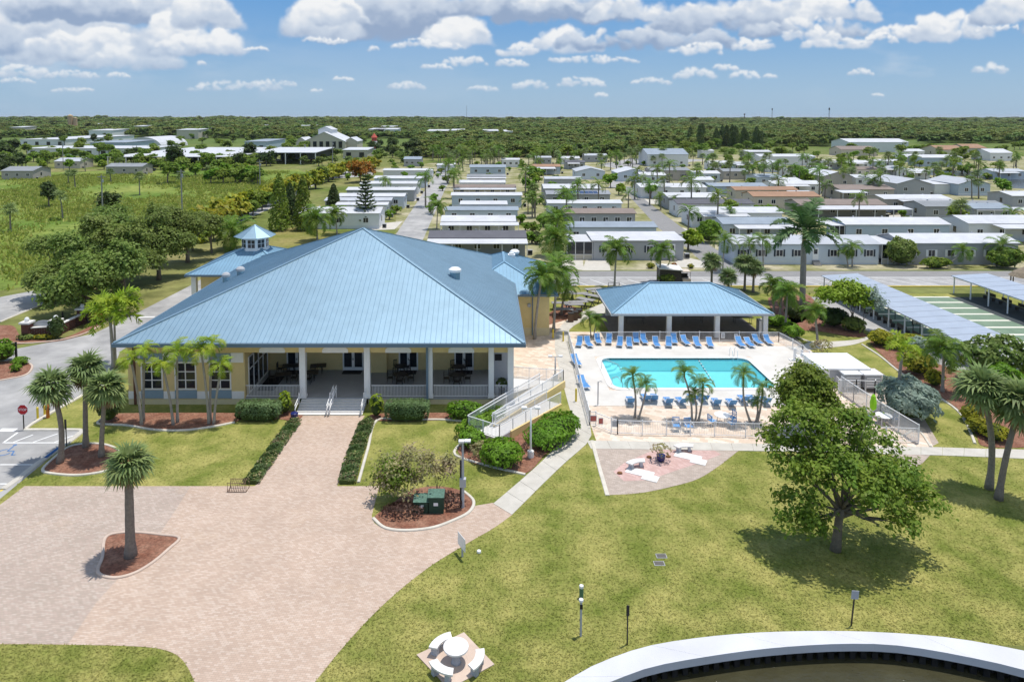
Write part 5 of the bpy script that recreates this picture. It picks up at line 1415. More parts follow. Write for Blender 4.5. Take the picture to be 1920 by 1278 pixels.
tree('small_tree','sparse grey twigged tree touching the shelter roof',1618,622,5.0,[(.6,0,4.2,1.6,1.4,1.1),(1.4,.2,3.2,1.2,1.2,.9)],'leaf_silver',60,18,.2,.55,r=.07,fork=.3)
for k,(u,v,h,rr_,lb)in enumerate(((165,596,11.0,5.6,'nearest broad oak beside the avenue, over the brick wall end'),(118,560,8.5,4.8,'leftmost olive oak overhanging the avenue'),(232,560,12.0,5.8,'tallest oak in the row beside the avenue'),(298,525,11.0,5.4,'third oak along the row beside the avenue'),(352,492,10.0,5.0,'last oak of the row before the golden palms'),(196,520,11.0,5.2,'oak at the rear of the row, on the avenue side'))):
 lob=[]
 for j in range(11):
  a=rng.uniform(0,6.28);q=rng.uniform(.15,.75)*rr_
  lob.append((q*math.cos(a),q*math.sin(a),h*rng.uniform(.3,.86),rr_*rng.uniform(.3,.46),rr_*rng.uniform(.3,.46),h*rng.uniform(.13,.2)))
 tree('oak_tree',lb,u,v,h,lob,'leaf_olive',420,40,.27,.85,r=.34,fork=.3,group='oaks beside the avenue')
 # ------------------------------------------------------------------ prototypes for the middle distance
def crown_palm_mesh(kind,seed):
 r_=random.Random(seed);Q=[]
 for j,n in FPLAN[kind]:
  e0=(78,55,32,10,-14)[j]
  for k in range(max(2,int(n*.8))):
   if kind=='fan':q=fan_quads(.42,e0,.62,9,.6,r_.random()*99)
   else:q=pinnate_quads(1.1,e0,95,9,.36,.6,.09,.2,r_.random()*99)
   a=r_.uniform(0,6.28);s=r_.uniform(.85,1.1);c,d=math.cos(a)*s,math.sin(a)*s
   Q.append(np.stack([q[...,0]*c-q[...,1]*d,q[...,0]*d+q[...,1]*c,q[...,2]*s],-1))
 return np_quads('palm_crown',np.concatenate(Q),M['frond_fan']if kind=='fan' else M['frond_pin'])
def mid_palm(kind,h,reach,seed,skirt=False):
 name='cabbage_palm' if kind=='fan' else 'feather_palm'
 t=thing(name,'x','palm tree')
 lean=random.Random(seed).uniform(-.4,.4)
 MB().tube([(0,0,-.1),(lean*.3,0,h*.5),(lean,0,h)],[.2,.15,.14],6).build('trunk',M['palmbark'],t,local=True)
 o=link('crown',crown_palm_mesh(kind,seed),t);o.location=(lean,0,h);o.scale=(reach,)*3
 return Proto(t)
MP={'fan':[mid_palm('fan',4.2,1.9,1),mid_palm('fan',5.4,2.0,2),mid_palm('fan',3.2,1.8,3)],'queen':[mid_palm('queen',4.6,2.4,4),mid_palm('queen',6.0,2.5,5),mid_palm('coco',3.2,2.2,6)]}
def mid_tree(name,m,h,rr_,seed,nclump=70,nleaf=16,size=.55,n=8,round_=False):
 t=thing(name,'x','tree')
 r_=random.Random(seed);lob=[]
 for j in range(n):
  a=r_.uniform(0,6.28);q=r_.uniform(.1,.65)*rr_
  lob.append((q*math.cos(a),q*math.sin(a),h*r_.uniform(.42,.84),rr_*r_.uniform(.36,.55),rr_*r_.uniform(.36,.55),h*r_.uniform(.15,.24)))
 b=MB();b.tube([(0,0,-.1),(.1,0,h*.3),(0,0,h*.7)],[.22,.17,.08],6)
 for l in lob[:4]:b.tube([(.1,0,h*.28),(l[0]*.7,l[1]*.7,l[2])],[.12,.04],5)
 b.build('trunk',M['bark'],t,local=True)
 q=clump_crown(lob,nclump,nleaf,size,rr_*.22,.45);q[:,:,2]=np.maximum(q[:,:,2],.1)
 link('crown',np_quads('crown',q,M[m]),t)
 return Proto(t)
MT={'tree':[mid_tree('leafy_tree','leaf_tree',6.5,3.2,21),mid_tree('leafy_tree','leaf_tree',5.0,3.0,22)],'dark':[mid_tree('dark_tree','leaf_dark',7.5,3.4,23),mid_tree('dark_tree','leaf_dark',6.0,3.6,24)],'olive':[mid_tree('olive_tree','leaf_olive',6.0,3.2,25),mid_tree('olive_tree','leaf_olive',4.4,2.6,26)],'bright':[mid_tree('bright_tree','leaf_bright',4.6,2.5,27),mid_tree('bright_tree','leaf_lime',3.6,2.0,28)],'orange':[mid_tree('flame_tree','leaf_orange',7.0,5.0,29,130,18,.55,12)],'gold':[mid_tree('golden_palm_clump','leaf_gold',3.6,2.2,30,60,18,.5)],'bush':[mid_tree('garden_bush','leaf_tree',2.2,1.5,31,34,14,.34,5),mid_tree('garden_bush','leaf_bright',1.8,1.3,32,30,14,.32,5)]}
def conifer(name,h,rr_,seed,m,tier=False):
 t=thing(name,'x','tree');r_=random.Random(seed)
 MB().tube([(0,0,-.1),(0,0,h*.5),(0,0,h)],[.2,.13,.03],6).build('trunk',M['bark'],t,local=True)
 Cs,Ns=[],[]
 if tier:
  nt_=15
  for k in range(nt_):
   z=h*(.1+.88*k/nt_);rad=rr_*(1-.86*(k/nt_))+.1
   for a in range(7):
    w=6.28*a/7+k*.4
    for s in np.linspace(.12,1,14):
     for _ in range(3):
      Cs.append((rad*s*math.cos(w)+r_.gauss(0,.07),rad*s*math.sin(w)+r_.gauss(0,.07),z+.22*rad*s*s+r_.gauss(0,.06)));Ns.append((0,0,1))
 else:
  for k in range(1500):
   z=h*r_.uniform(.03,1);rad=rr_*(1-(z/h))**.6*r_.uniform(.55,1.1)+.05;w=r_.uniform(0,6.28)
   Cs.append((rad*math.cos(w),rad*math.sin(w),z));Ns.append((math.cos(w),math.sin(w),.5))
 link('crown',np_quads('crown',leaves(np.array(Cs),np.array(Ns,dtype=float),.26 if tier else .4,.5,1.8),M[m]),t)
 return Proto(t)
 # ------------------------------------------------------------------ pool
pool_px=[(1134,670),(1424,668),(1447,680),(1462,702),(1466,730),(1150,731),(1140,700)]
PXL,PXR=G(1138,700).x,G(1460,728).x
PYF,PYB=G(1300,728).y,G(1300,672).y
PLx0,PLx1=G(1152,727).x,G(1458,727).x
def rrect(x0,y0,x1,y1,r,n=6):
 out=[]
 for cx,cy,a0 in((x1-r,y1-r,0),(x0+r,y1-r,90),(x0+r,y0+r,180),(x1-r,y0+r,270)):
  for k in range(n+1):
   a=R(a0+90*k/n);out.append(Vector((cx+r*math.cos(a),cy+r*math.sin(a))))
 return out
pool=thing('swimming_pool','rectangular turquoise swimming pool with white rounded coping','pool',((PLx0+PLx1)/2,PYF,0))
inner=rrect(PLx0,PYF,PLx1,PYB,.9);outer=rrect(PLx0-.55,PYF-.55,PLx1+.55,PYB+.55,1.3)
DZ=.035
def ring(b,o,i,z0,z1,m=0):
 n=len(o)
 vs=[(p.x,p.y,z1)for p in o]+[(p.x,p.y,z1)for p in i]+[(p.x,p.y,z0)for p in o]+[(p.x,p.y,z0)for p in i]
 fs=[]
 for k in range(n):
  j=(k+1)%n
  fs+=[(k,j,j+n,k+n),(k,k+2*n,j+2*n,j),(k+n,j+n,j+3*n,k+3*n)]
 b.add(vs,[f if q%3 else f[::-1]for q,f in enumerate(fs)],m)
b=MB();ring(b,outer,inner,-.1,.075);b.build('coping',M['white_rough'],pool)
M['pool_plaster']=mat('pool_plaster',(.62,.86,.88),.6,var=.04)
M['pool_tile']=mat('blue_waterline_tile',(.08,.22,.36),.3,var=.3,scale=9)
b=MB();b.sheet(inner,-1.35);n=len(inner)
b.add([(p.x,p.y,-.25)for p in inner]+[(p.x,p.y,-1.35)for p in inner],[(k,(k+1)%n,(k+1)%n+n,k+n)for k in range(n)])
b.build('basin',M['pool_plaster'],pool)
b=MB();b.add([(p.x,p.y,.0)for p in inner]+[(p.x,p.y,-.25)for p in inner],[(k,(k+1)%n,(k+1)%n+n,k+n)for k in range(n)]);b.build('waterline_tile',M['pool_tile'],pool)
def poolwater():
 m=bpy.data.materials.new('pool_water');m.use_nodes=True
 nt=m.node_tree;N,L=nt.nodes,nt.links;b=N['Principled BSDF']
 b.inputs['Base Color'].default_value=(.12,.55,.61,1);b.inputs['Roughness'].default_value=.05;b.inputs['Specular IOR Level'].default_value=.4
 geo=N.new('ShaderNodeNewGeometry')
 nz=N.new('ShaderNodeTexNoise');nz.inputs['Scale'].default_value=2.2;nz.inputs['Detail'].default_value=4;nz.inputs['Distortion'].default_value=.8;L.new(geo.outputs['Position'],nz.inputs['Vector'])
 bp=N.new('ShaderNodeBump');bp.inputs['Strength'].default_value=.35;bp.inputs['Distance'].default_value=.05;L.new(nz.outputs['Fac'],bp.inputs['Height']);L.new(bp.outputs[0],b.inputs['Normal'])
 tr=N.new('ShaderNodeBsdfTransparent');tr.inputs[0].default_value=(.62,.96,.97,1)
 mx=N.new('ShaderNodeMixShader');mx.inputs[0].default_value=.3
 L.new(tr.outputs[0],mx.inputs[1]);L.new(b.outputs[0],mx.inputs[2]);L.new(mx.outputs[0],N['Material Output'].inputs[0])
 return m
M['pool_water']=poolwater()
MB().sheet(inner,-.10).build('water',M['pool_water'],pool)
for k in range(3):
 r_=2.2-.55*k
 pts=[Vector((PLx0+.03,PYB-.03))]+[Vector((PLx0+.03+r_*math.cos(R(a)),PYB-.03+r_*math.sin(R(a))))for a in range(-90,1,10)]
 MB().prism(pts,-1.3,-.85+.22*k).build('entry_step',M['pool_plaster'],pool)
rp=MB()
pa,pb=G(1308,673,-.06),G(1343,726,-.06)
rp.tube([(pa.x,pa.y-.3,-.07),(pb.x,pb.y+.3,-.07)],.035,6);rp.build('lane_rope',M['black'],pool)
for k in range(9):
 p=pa.lerp(pb,(k+1)/10);f=MB().lathe([(.02,-.07),(.08,-.04),(.08,.02),(.02,.05)],8,(p.x,p.y));f.build('rope_float',M['white'],pool)
la_=MB()
for u in(1371,1380):
 p=G(u,669);la_.tube([(p.x,p.y+.5,0),(p.x,p.y+.45,.75),(p.x,p.y+.15,.98),(p.x,p.y-.35,.75),(p.x,p.y-.55,0),(p.x,p.y-.55,-.8)],.028,8)
la_.build('pool_ladder',M['white'],pool)
hb=MB();p=G(1128,692)
hb.tube([(p.x,p.y,0),(p.x+.02,p.y,.85),(p.x+.35,p.y+.05,1.0),(p.x+1.6,p.y-.2,.55),(p.x+2.0,p.y-.25,-.2)],.028,8);hb.build('entry_handrail',M['grey_wall'],pool)
hb=MB();p=G(1152,722);hb.tube([(p.x-.25,p.y,0),(p.x-.2,p.y,.7),(p.x+.2,p.y,.85),(p.x+.7,p.y,.4),(p.x+.8,p.y,-.3)],.026,8);hb.build('corner_handrail',M['grey_wall'],pool)
dk=[G(1075,648),G(1098,756),G(1470,762),G(1560,762),G(1502,648)]
deckp=MB()
ox0,oy0,ox1,oy1=PLx0-.56,PYF-.56,PLx1+.56,PYB+.56
dy0,dy1=G(1300,761).y,G(1300,649).y
dl0,dl1=G(1099,761),G(1074,649)
dr0,dr1=G(1548,761),G(1500,649)
def lerpx(a,b,y):return a.x+(b.x-a.x)*(y-a.y)/(b.y-a.y)
deckp.prism([(dl0.x,dy0),(dr0.x,dy0),(lerpx(dr0,dr1,oy0),oy0),(lerpx(dl0,dl1,oy0),oy0)],0.0,DZ)
deckp.prism([(lerpx(dl0,dl1,oy1),oy1),(lerpx(dr0,dr1,oy1),oy1),(dr1.x,dy1),(dl1.x,dy1)],0.0,DZ)
deckp.prism([(lerpx(dl0,dl1,oy0),oy0),(ox0,oy0),(ox0,oy1),(lerpx(dl0,dl1,oy1),oy1)],0.0,DZ)
deckp.prism([(ox1,oy0),(lerpx(dr0,dr1,oy0),oy0),(lerpx(dr0,dr1,oy1),oy1),(ox1,oy1)],0.0,DZ)
struct(deckp.build('pool_deck',M['deck']))
def cut_hole(o,x0,y0,x1,y1):
 me=o.data;bm=bmesh.new();bm.from_mesh(me)
 for co,no in(((x0,0,0),(1,0,0)),((x1,0,0),(1,0,0)),((0,y0,0),(0,1,0)),((0,y1,0),(0,1,0))):
  bmesh.ops.bisect_plane(bm,geom=bm.verts[:]+bm.edges[:]+bm.faces[:],plane_co=co,plane_no=no)
 kill=[f for f in bm.faces if x0<f.calc_center_median().x<x1 and y0<f.calc_center_median().y<y1 and abs(f.normal.z)>.5]
 bmesh.ops.delete(bm,geom=kill,context='FACES')
 bm.to_mesh(me);bm.free()
for nm in('ground','lawn','pool_paving'):
 cut_hole(bpy.data.objects[nm],PLx0-.2,PYF-.2,PLx1+.2,PYB+.2)
 # ------------------------------------------------------------------ loungers
def lounger(flat=False,up=50):
 t=thing('sun_lounger','x','sun lounger')
 b=MB();b.box(-.32,0,.34,.32,1.25,.38)
 for k in range(6):b.box(-.30,.04+k*.2,.381,.30,.20+k*.2,.395)
 b.build('seat',M['loung'],t,local=True)
 a=R(up);L_=.78;bk=MB()
 y1,z1=1.27+L_*math.cos(a),.38+L_*math.sin(a)
 bk.add([(-.32,1.27,.35),(.32,1.27,.35),(.32,y1,z1),(-.32,y1,z1),(-.32,1.27+.04*math.sin(a),.35-.04*math.cos(a)),(.32,1.27+.04*math.sin(a),.35-.04*math.cos(a)),(.32,y1+.04,z1),(-.32,y1+.04,z1)],[(0,1,2,3),(7,6,5,4),(0,4,5,1),(1,5,6,2),(2,6,7,3),(3,7,4,0)])
 bk.build('backrest',M['loung'],t,local=True)
 fr=MB()
 for x in(-.35,.35):
  fr.tube([(x,-.03,.36),(x,1.27,.36),(x,y1,z1)],.022,6)
 fr.tube([(-.35,-.03,.36),(.35,-.03,.36)],.022,6);fr.tube([(-.35,y1,z1),(.35,y1,z1)],.022,6)
 fr.build('frame',M['white'],t,local=True)
 for x in(-.34,.34):
  for y in(.15,1.2):MB().tube([(x,y,0),(x,y,.36)],.02,6).build('leg',M['white'],t,local=True)
 for x in(-.37,.37):
  MB().tube([(x,.75,.36),(x,.8,.56),(x,1.3,.58),(x,1.4,.5)],.022,6).build('armrest',M['white'],t,local=True)
 return Proto(t)
LU,LM,LF=lounger(up=62),lounger(up=48),lounger(up=36)
p0=G(1085,650)
row=[(1084,651,0),(1108,652,0),(1124,646,0),(1141,646,0),(1161,651,0),(1181,652,0),(1194,645,0),(1211,646,0),(1234,652,0),(1254,652,0),(1266,646,0),(1291,648,1),(1311,652,1),(1334,652,1),(1394,652,1),(1412,652,2),(1427,647,1),(1446,647,1)]
ordn=['first','second','third','fourth','fifth','sixth','seventh','eighth','ninth','tenth','eleventh','twelfth','thirteenth','fourteenth','fifteenth','sixteenth','seventeenth','eighteenth']
for i,(u,v,k)in enumerate(row):
 p=G(u,v+2)
 lab='blue sun lounger facing the pool, %s from the left before the pavilion fence'%ordn[i]if i<17 else 'blue sun lounger facing the pool, rightmost before the pavilion fence'
 if k==2:lab='paler blue sun lounger laid flatter than its neighbours before the pavilion fence'
 (LU,LM,LF)[k].place((p.x,p.y,.0),R(rng.uniform(-14,14)-4),rng.uniform(.86,.94),lab,'blue sun loungers round the pool')
row2=[(1182,757),(1209,752),(1228,752),(1252,758),(1274,758),(1296,752),(1316,752),(1343,760),(1370,761),(1392,754),(1408,754),(1434,757)]
for i,(u,v)in enumerate(row2):
 p=G(u,v-2)
 LM.place((p.x,p.y+0.6,.0),R(180+rng.uniform(-12,12)),.9,'blue sun lounger on the near side of the pool, %s from the left'%ordn[i],'blue sun loungers round the pool')
for u,v,a,lb in((1085,690,8,'sun lounger beside the left fence level with the pool steps'),(1101,733,12,'sun lounger beside the left fence near the shower post')):
 p=G(u,v);LF.place((p.x,p.y,0),R(a),1.0,lb,'blue sun loungers round the pool')
def roundtable(name,m,r_=.6,h=.72,umb=False):
 t=thing(name,'x','table')
 MB().lathe([(r_,h-.03),(r_+.02,h),(r_,h+.02)],22).build('table_top',m,t,local=True)
 for k in range(4):
  a=R(45+90*k);MB().tube([(r_*.7*math.cos(a),r_*.7*math.sin(a),0),(r_*.6*math.cos(a),r_*.6*math.sin(a),h-.03)],.025,6).build('leg',m,t,local=True)
 return Proto(t)
PT=roundtable('pool_table',M['white'])
PC=Proto(chair_proto('pool_chair',M['loung'],M['white'],.9))
for u,v,lb,cs in((1354,794,'white round table by the right palms',((0.95,20),(1.0,200),(.95,300))),(1656,795,'white round table half hidden by the lawn tree',((1.0,10),(1.0,150)))):
 p=G(u,v);PT.place(p,0,1.05,lb,'white tables by the pool')
 for r_,a in cs:
  PC.place((p.x+r_*math.cos(R(a)),p.y+r_*math.sin(R(a)),0),R(a+90),1.0,'blue chair at the %s, %s side'%(lb,{20:'rear right',200:'left',300:'front',10:'right',150:'rear left'}[a]),'blue chairs at the pool tables')
for u,v,a,lb in((1268,808,175,'left of two blue chairs by the front fence'),(1291,809,190,'right of two blue chairs by the front fence')):
 p=G(u,v);PC.place(p,R(a),1.1,lb,'blue chairs at the pool tables')
t=thing('shower_post','slim grey shower post on the deck left of the pool','post',G(1121,760));h=HT(1121,760,715)
MB().tube([(0,0,0),(0,0,h)],.05,8).build('post',M['grey_wall'],t,local=True);MB().tube([(0,0,h-.05),(.25,0,h+.05),(.35,0,h-.05)],.03,6).build('shower_head',M['grey_wall'],t,local=True);MB().box(-.15,-.15,0,.15,.15,.05).build('foot',M['white_rough'],t,local=True)
# ------------------------------------------------------------------ pool fence
def fence(label,pts,h=1.2,post=2.2,group='pool fences',picket=.13,mesh_=False,name='pool_fence',z=0.03):
 P=GP(pts)if not isinstance(pts[0],Vector)else pts
 t=thing(name,label,'fence',(P[0].x,P[0].y,0),group)
 for p,q in zip(P[:-1],P[1:]):
  L_=(q-p).length;k=max(1,round(L_/post))
  for i in range(k+(1 if q is P[-1]else 0)):
   c=p.lerp(q,i/k);MB().box(c.x-.035,c.y-.035,0,c.x+.035,c.y+.035,h+.06).build('fence_post',M['white'],t)
  for z in(h-.05,.14):MB().bar((p.x,p.y,z),(q.x,q.y,z),.04,.045).build('rail',M['white'],t)
  s=MB();n=int(L_/picket)
  for i in range(1,n):
   c=p.lerp(q,i/n);s.bar((c.x,c.y,.14),(c.x,c.y,h-.05),.018)
  stuff(s.build('picket',M['white'],t))
 return t
fence('white picket fence along the left side of the pool',[(1066,640),(1079,690),(1092,745),(1106,797)])
fence('white fence along the front of the pool terrace',[(1106,797),(1117,798)],post=.9)
fence('white railing fence angled round the pool gate',[(1117,799),(1146,811),(1158,814)],post=1.2)
fence('long white front fence of the pool terrace',[(1158,814),(1204,816),(1340,818),(1456,822),(1600,826),(1722,830)])
fence('white fence before the pavilion',[(1120,641),(1200,640),(1460,641)],h=1.15)
fence('white fence at the right corner of the pavilion terrace',[(1460,641),(1486,655),(1505,668)],h=1.15)
fence('white fence on the right side of the pool running to the equipment',[(1505,668),(1545,705),(1575,735)],h=1.2)
M['chain']=mat('galvanised_wire',(.55,.57,.58),.5,metal=.3)
def chainlink(label,pts,h=1.5):
 P=GP(pts);t=thing('chain_fence',label,'fence',(P[0].x,P[0].y,0))
 for p,q in zip(P[:-1],P[1:]):
  L_=(q-p).length;k=max(1,round(L_/2.4));d=(q-p).normalized()
  for i in range(k+1):
   c=p.lerp(q,i/k);MB().tube([(c.x,c.y,0),(c.x,c.y,h+.05)],.045,6).build('fence_post',M['white'],t)
  MB().tube([(p.x,p.y,h),(q.x,q.y,h)],.035,6).build('rail',M['white'],t)
  s=MB();st=.11;n=int((L_+h)/st)
  for i in range(n):
   for sg in(1,-1):
    a=i*st
    if sg==1:z0_,z1_=max(0,h-a),min(h,L_-a+h)
    else:z0_,z1_=max(0,a-L_),min(h,a)
    if z1_-z0_<.05:continue
    x0_,x1_=(a-h+z0_,a-h+z1_)if sg==1 else(a-z0_,a-z1_)
    pa_,pb_=p+d*x0_,p+d*x1_
    s.bar((pa_.x,pa_.y,z0_),(pb_.x,pb_.y,z1_),.012)
  stuff(s.build('wire_mesh',M['chain'],t))
chainlink('white chain link fence running down past the silver shrub',[(1577,736),(1600,752),(1650,787),(1722,832)])
# ------------------------------------------------------------------ pavilion
pe=3.05
pl,pr=G(1147,588,pe),G(1450,588,pe);pbk=G(1131,543,pe)
M['roof_blue2']=roofmetal('pavilion_blue_metal',(0.19,0.335,0.45),.6,.25)
pav=thing('pavilion','open pavilion with blue hip roof and white posts behind the pool','pavilion',((pl.x+pr.x)/2,pl.y,0))
hip_roof(pav,pl.x,pl.y,pr.x,pbk.y,pe,2.2,mroof='roof_blue2',fascia=.22,step=.45,mf='grey_wall')
py=pl.y+1.1
M['pav_floor']=mat('brown_pavilion_floor',(.21,.18,.165),.9,var=.15,scale=2.0)
MB().box(pl.x+.3,pl.y+.2,0,pr.x-.3,pbk.y-.4,.06).build('pavilion_floor',M['pav_floor'],pav)
for yy in(py,pbk.y-1.1):
 for k in range(4):
  x=GX(1164,610,py)+(GX(1434,610,py)-GX(1164,610,py))*k/3
  MB().box(x-.26,yy-.26,.06,x+.26,yy+.26,pe-.23).build('post',M['white_trim'],pav)
bm2=MB();xa,xb=GX(1164,610,py)-.26,GX(1434,610,py)+.26
for yy in(py,pbk.y-1.1):bm2.box(xa,yy-.15,pe-.5,xb,yy+.15,pe-.225)
bm2.build('beam',M['white_trim'],pav)
MB().box(pl.x+.06,pl.y+.06,pe-.21,pr.x-.06,pbk.y-.06,pe-.17).build('ceiling',M['yellow_base'],pav)
for k in range(4):
 x=xa+2.2+k*3.7
 t=thing('ceiling_fan','ceiling fan hanging in the pavilion, %s bay'%('leftmost','second','third','rightmost')[k],'fan',(x,py+3.4,pe-.2),'fans under the pavilion roof')
 MB().tube([(0,0,0),(0,0,-.45)],.025,6).build('rod',M['white'],t,local=True);MB().lathe([(.05,-.62),(.12,-.58),(.12,-.48),(.05,-.45)],10).build('motor',M['white'],t,local=True)
 for j in range(4):
  a=R(90*j+20);c=Vector((math.cos(a),math.sin(a),0));MB().bar(c*.12+Vector((0,0,-.53)),c*.62+Vector((0,0,-.53)),.13,.015).build('blade',M['white'],t,local=True)
for u,v,lb in((1190,606,'long dark folding table at the left of the pavilion'),(1300,604,'long dark folding table in the middle of the pavilion'),(1392,606,'long dark folding table at the right of the pavilion')):
 p=G(u,v);t=thing('folding_table',lb,'table',(p.x,p.y,.06),'tables under the pavilion')
 MB().box(-1.2,-.4,.70,1.2,.4,.75).build('table_top',M['patio_furn'],t,local=True)
 for x in(-1,1):
  for y in(-.3,.3):MB().tube([(x,y,0),(x,y,.7)],.025,6).build('leg',M['patio_furn'],t,local=True)
t=thing('grey_cabinet','pale grey upright cabinet at the right end of the pavilion','cabinet',G(1428,622));MB().box(-.5,-.4,.06,.5,.4,1.5).build('body',M['grey_wall'],t,local=True);MB().box(-.44,-.42,.15,-.01,-.402,1.4).build('door',M['white'],t,local=True);MB().box(.01,-.42,.15,.44,-.402,1.4).build('door',M['white'],t,local=True)
M['weather']=mat('weathered_grey_wood',(.30,.29,.28),.9,var=.2,scale=3.0)
def ptable():
 t=thing('picnic_table','x','table')
 for k in range(3):MB().box(-1.0,-.42+.29*k,.70,1.0,-.16+.29*k,.745).build('plank',M['weather'],t,local=True)
 for x in(-.8,.8):
  q=MB();q.bar((x,-.5,0),(x,.25,.70),.07);q.bar((x,.5,0),(x,-.25,.70),.07);q.build('trestle',M['patio_furn'],t,local=True)
 return Proto(t)
ptab=ptable()
for i,(u,v,a)in enumerate(((1086,562,5),(1113,553,20),(1098,573,-38),(1112,566,-38),(1124,560,-38),(1076,583,5),(1084,578,10),(1052,580,0),(1056,592,-5),(1060,560,8))):
 ptab.place(G(u,v),R(a),1.25,['grey picnic table farthest left on the grass by the rear wing','grey picnic table farthest back on the grass, beside the pavilion corner','first of three slanting grey tables on the grass','second of three slanting grey tables on the grass','third of three slanting grey tables, nearest the pavilion','long grey table at the edge of the path by the rear wing','grey table behind the long one at the path edge','grey table in the shade of the rear wing palms','grey table nearest the camera beside the rear wing palms','grey table half hidden behind the rear wing palms'][i],'grey tables on the grass behind the wing')
M['bin_brown']=mat('brown_bin_panel',(.16,.10,.07),.9,var=.2)
for i,(u,v)in enumerate(((1070,603),(1078,600),(1085,596))):
 t=thing('litter_bin','brown slatted litter bin, %s of three by the path'%('left','middle','right')[i],'bin',G(u,v),'brown bins by the path')
 q=MB();q.box(-.32,-.32,0,.32,.32,1.05);q.build('bin_body',M['bin_brown'],t,local=True);MB().box(-.36,-.36,1.052,.36,.36,1.12).build('bin_lid',M['patio_furn'],t,local=True)
 for k in range(4):MB().box(-.26+.14*k,-.345,.05,-.16+.14*k,-.322,1.0).build('slat',M['bin_brown'],t,local=True)
 # ------------------------------------------------------------------ pool equipment
sh=thing('equipment_shed','low flat white equipment shed roof beside the pool','shed',(33.2,62.8,0))
x0,x1=31.0,35.3
q=MB();q.box(x0+.15,62.7,0,x1-.15,66.6,1.7);q.build('wall',M['white_trim'],sh);MB().box(x0,62.5,1.702,x1+.2,66.8,1.84).build('roof',M['white'],sh);MB().box(x0+.8,62.64,.05,x0+1.8,62.696,1.6).build('door',M['grey_wall'],sh)
for i,(u,v)in enumerate(((1592,729),(1630,730))):
 p=G(u,v);t=thing('equipment_cabinet','white ventilated equipment cabinet, %s of two by the pool shed'%('left','right')[i],'cabinet',p,'white cabinets by the pool shed')
 MB().box(-.75,-.6,.35,.75,.7,1.55).build('body',M['grey_wall'],t,local=True);MB().box(-.85,-.7,1.552,.85,.8,1.66).build('lid',M['white'],t,local=True)
 for x in(-.65,.65):
  for y in(-.5,.6):MB().box(x-.06,y-.06,0,x+.06,y+.06,.349).build('leg',M['white'],t,local=True)
 for k in range(4):MB().box(-.6,-.632,.5+.24*k,.6,-.602,.62+.24*k).build('slat',M['white'],t,local=True)
pg=thing('white_rail_enclosure','white railed enclosure round the pool pump','railing',G(1600,745))
for a,c in(((1572,738),(1605,738)),((1605,738),(1640,740)),((1640,740),(1645,722))):
 railing(pg,G(*a).xy,G(*c).xy,0.0,1.25,step=.6,post_every=1.3)
t=thing('closed_umbrella','closed lime green umbrella behind the lawn tree','umbrella',G(1636,792));h=HT(1636,792,738)
MB().tube([(0,0,0),(0,0,h)],.03,6).build('pole',M['white'],t,local=True)
M['limecloth']=mat('lime_green_cloth',(.28,.62,.02),.7);MB().lathe([(.05,h*.42),(.24,h*.5),(.26,h*.7),(.16,h*.92),(.03,h)],10).build('canopy',M['limecloth'],t,local=True);MB().lathe([(.3,0),(.3,.08),(.05,.14)],12).build('base',M['grey_wall'],t,local=True)
t=thing('wheelchair_lift','white pool lift chair at the right end of the deck','pool lift',G(1490,676));MB().box(-.5,-.3,0,.5,.3,.12).build('base',M['white'],t,local=True);MB().box(-.1,-.1,.121,.1,.1,1.3).build('mast',M['white'],t,local=True);MB().box(.11,-.25,.5,.75,.25,.56).build('seat',M['white'],t,local=True);MB().box(.7,-.25,.561,.76,.25,1.15).build('backrest',M['white'],t,local=True);MB().bar((-.1,0,1.25),(.4,0,1.0),.08).build('arm',M['white'],t,local=True)
# ------------------------------------------------------------------ shuffleboard
M['court']=mat('worn_green_court',(.155,.225,.155),.8,var=.1,scale=.8,hue=(.19,.26,.18),scale2=.4)
M['court_line']=mat('cream_court_line',(.70,.68,.58),.8,var=.06)
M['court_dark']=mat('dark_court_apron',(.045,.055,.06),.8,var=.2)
vs_=(557,572.5,582,592,603,615,627.5,641,655,670)
ysl=[G(1750,v).y for v in vs_]
dyc=(ysl[0]-ysl[6])/6
cx0,cx1=47.8,65.2
crt=struct(bpy.data.objects.new('shuffleboard_courts',None));COL.objects.link(crt)
for k in range(10):
 yt=ysl[0]-dyc*k;yb_=yt-dyc
 MB().sheet([Vector((cx0+1.6,yb_+.27,0)),Vector((cx1-.8,yb_+.27,0)),Vector((cx1-.8,yt-.27,0)),Vector((cx0+1.6,yt-.27,0))],.036).build('lane',M['court'],crt)
 MB().box(cx0+1.6,yt-.265,0,cx1-.8,yt+.265,.03).build('divider',M['court_line'],crt)
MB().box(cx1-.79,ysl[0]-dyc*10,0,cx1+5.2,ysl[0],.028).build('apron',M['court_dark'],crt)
MB().box(cx0-3.2,ysl[0]-dyc*10,0,cx0+1.59,ysl[0],.028).build('apron',M['asphalt'],crt)
M['shelter_roof']=mat('pale_aluminium_roof',(.43,.48,.55),.45,var=.08,scale=.7,metal=.3,spec=.5)
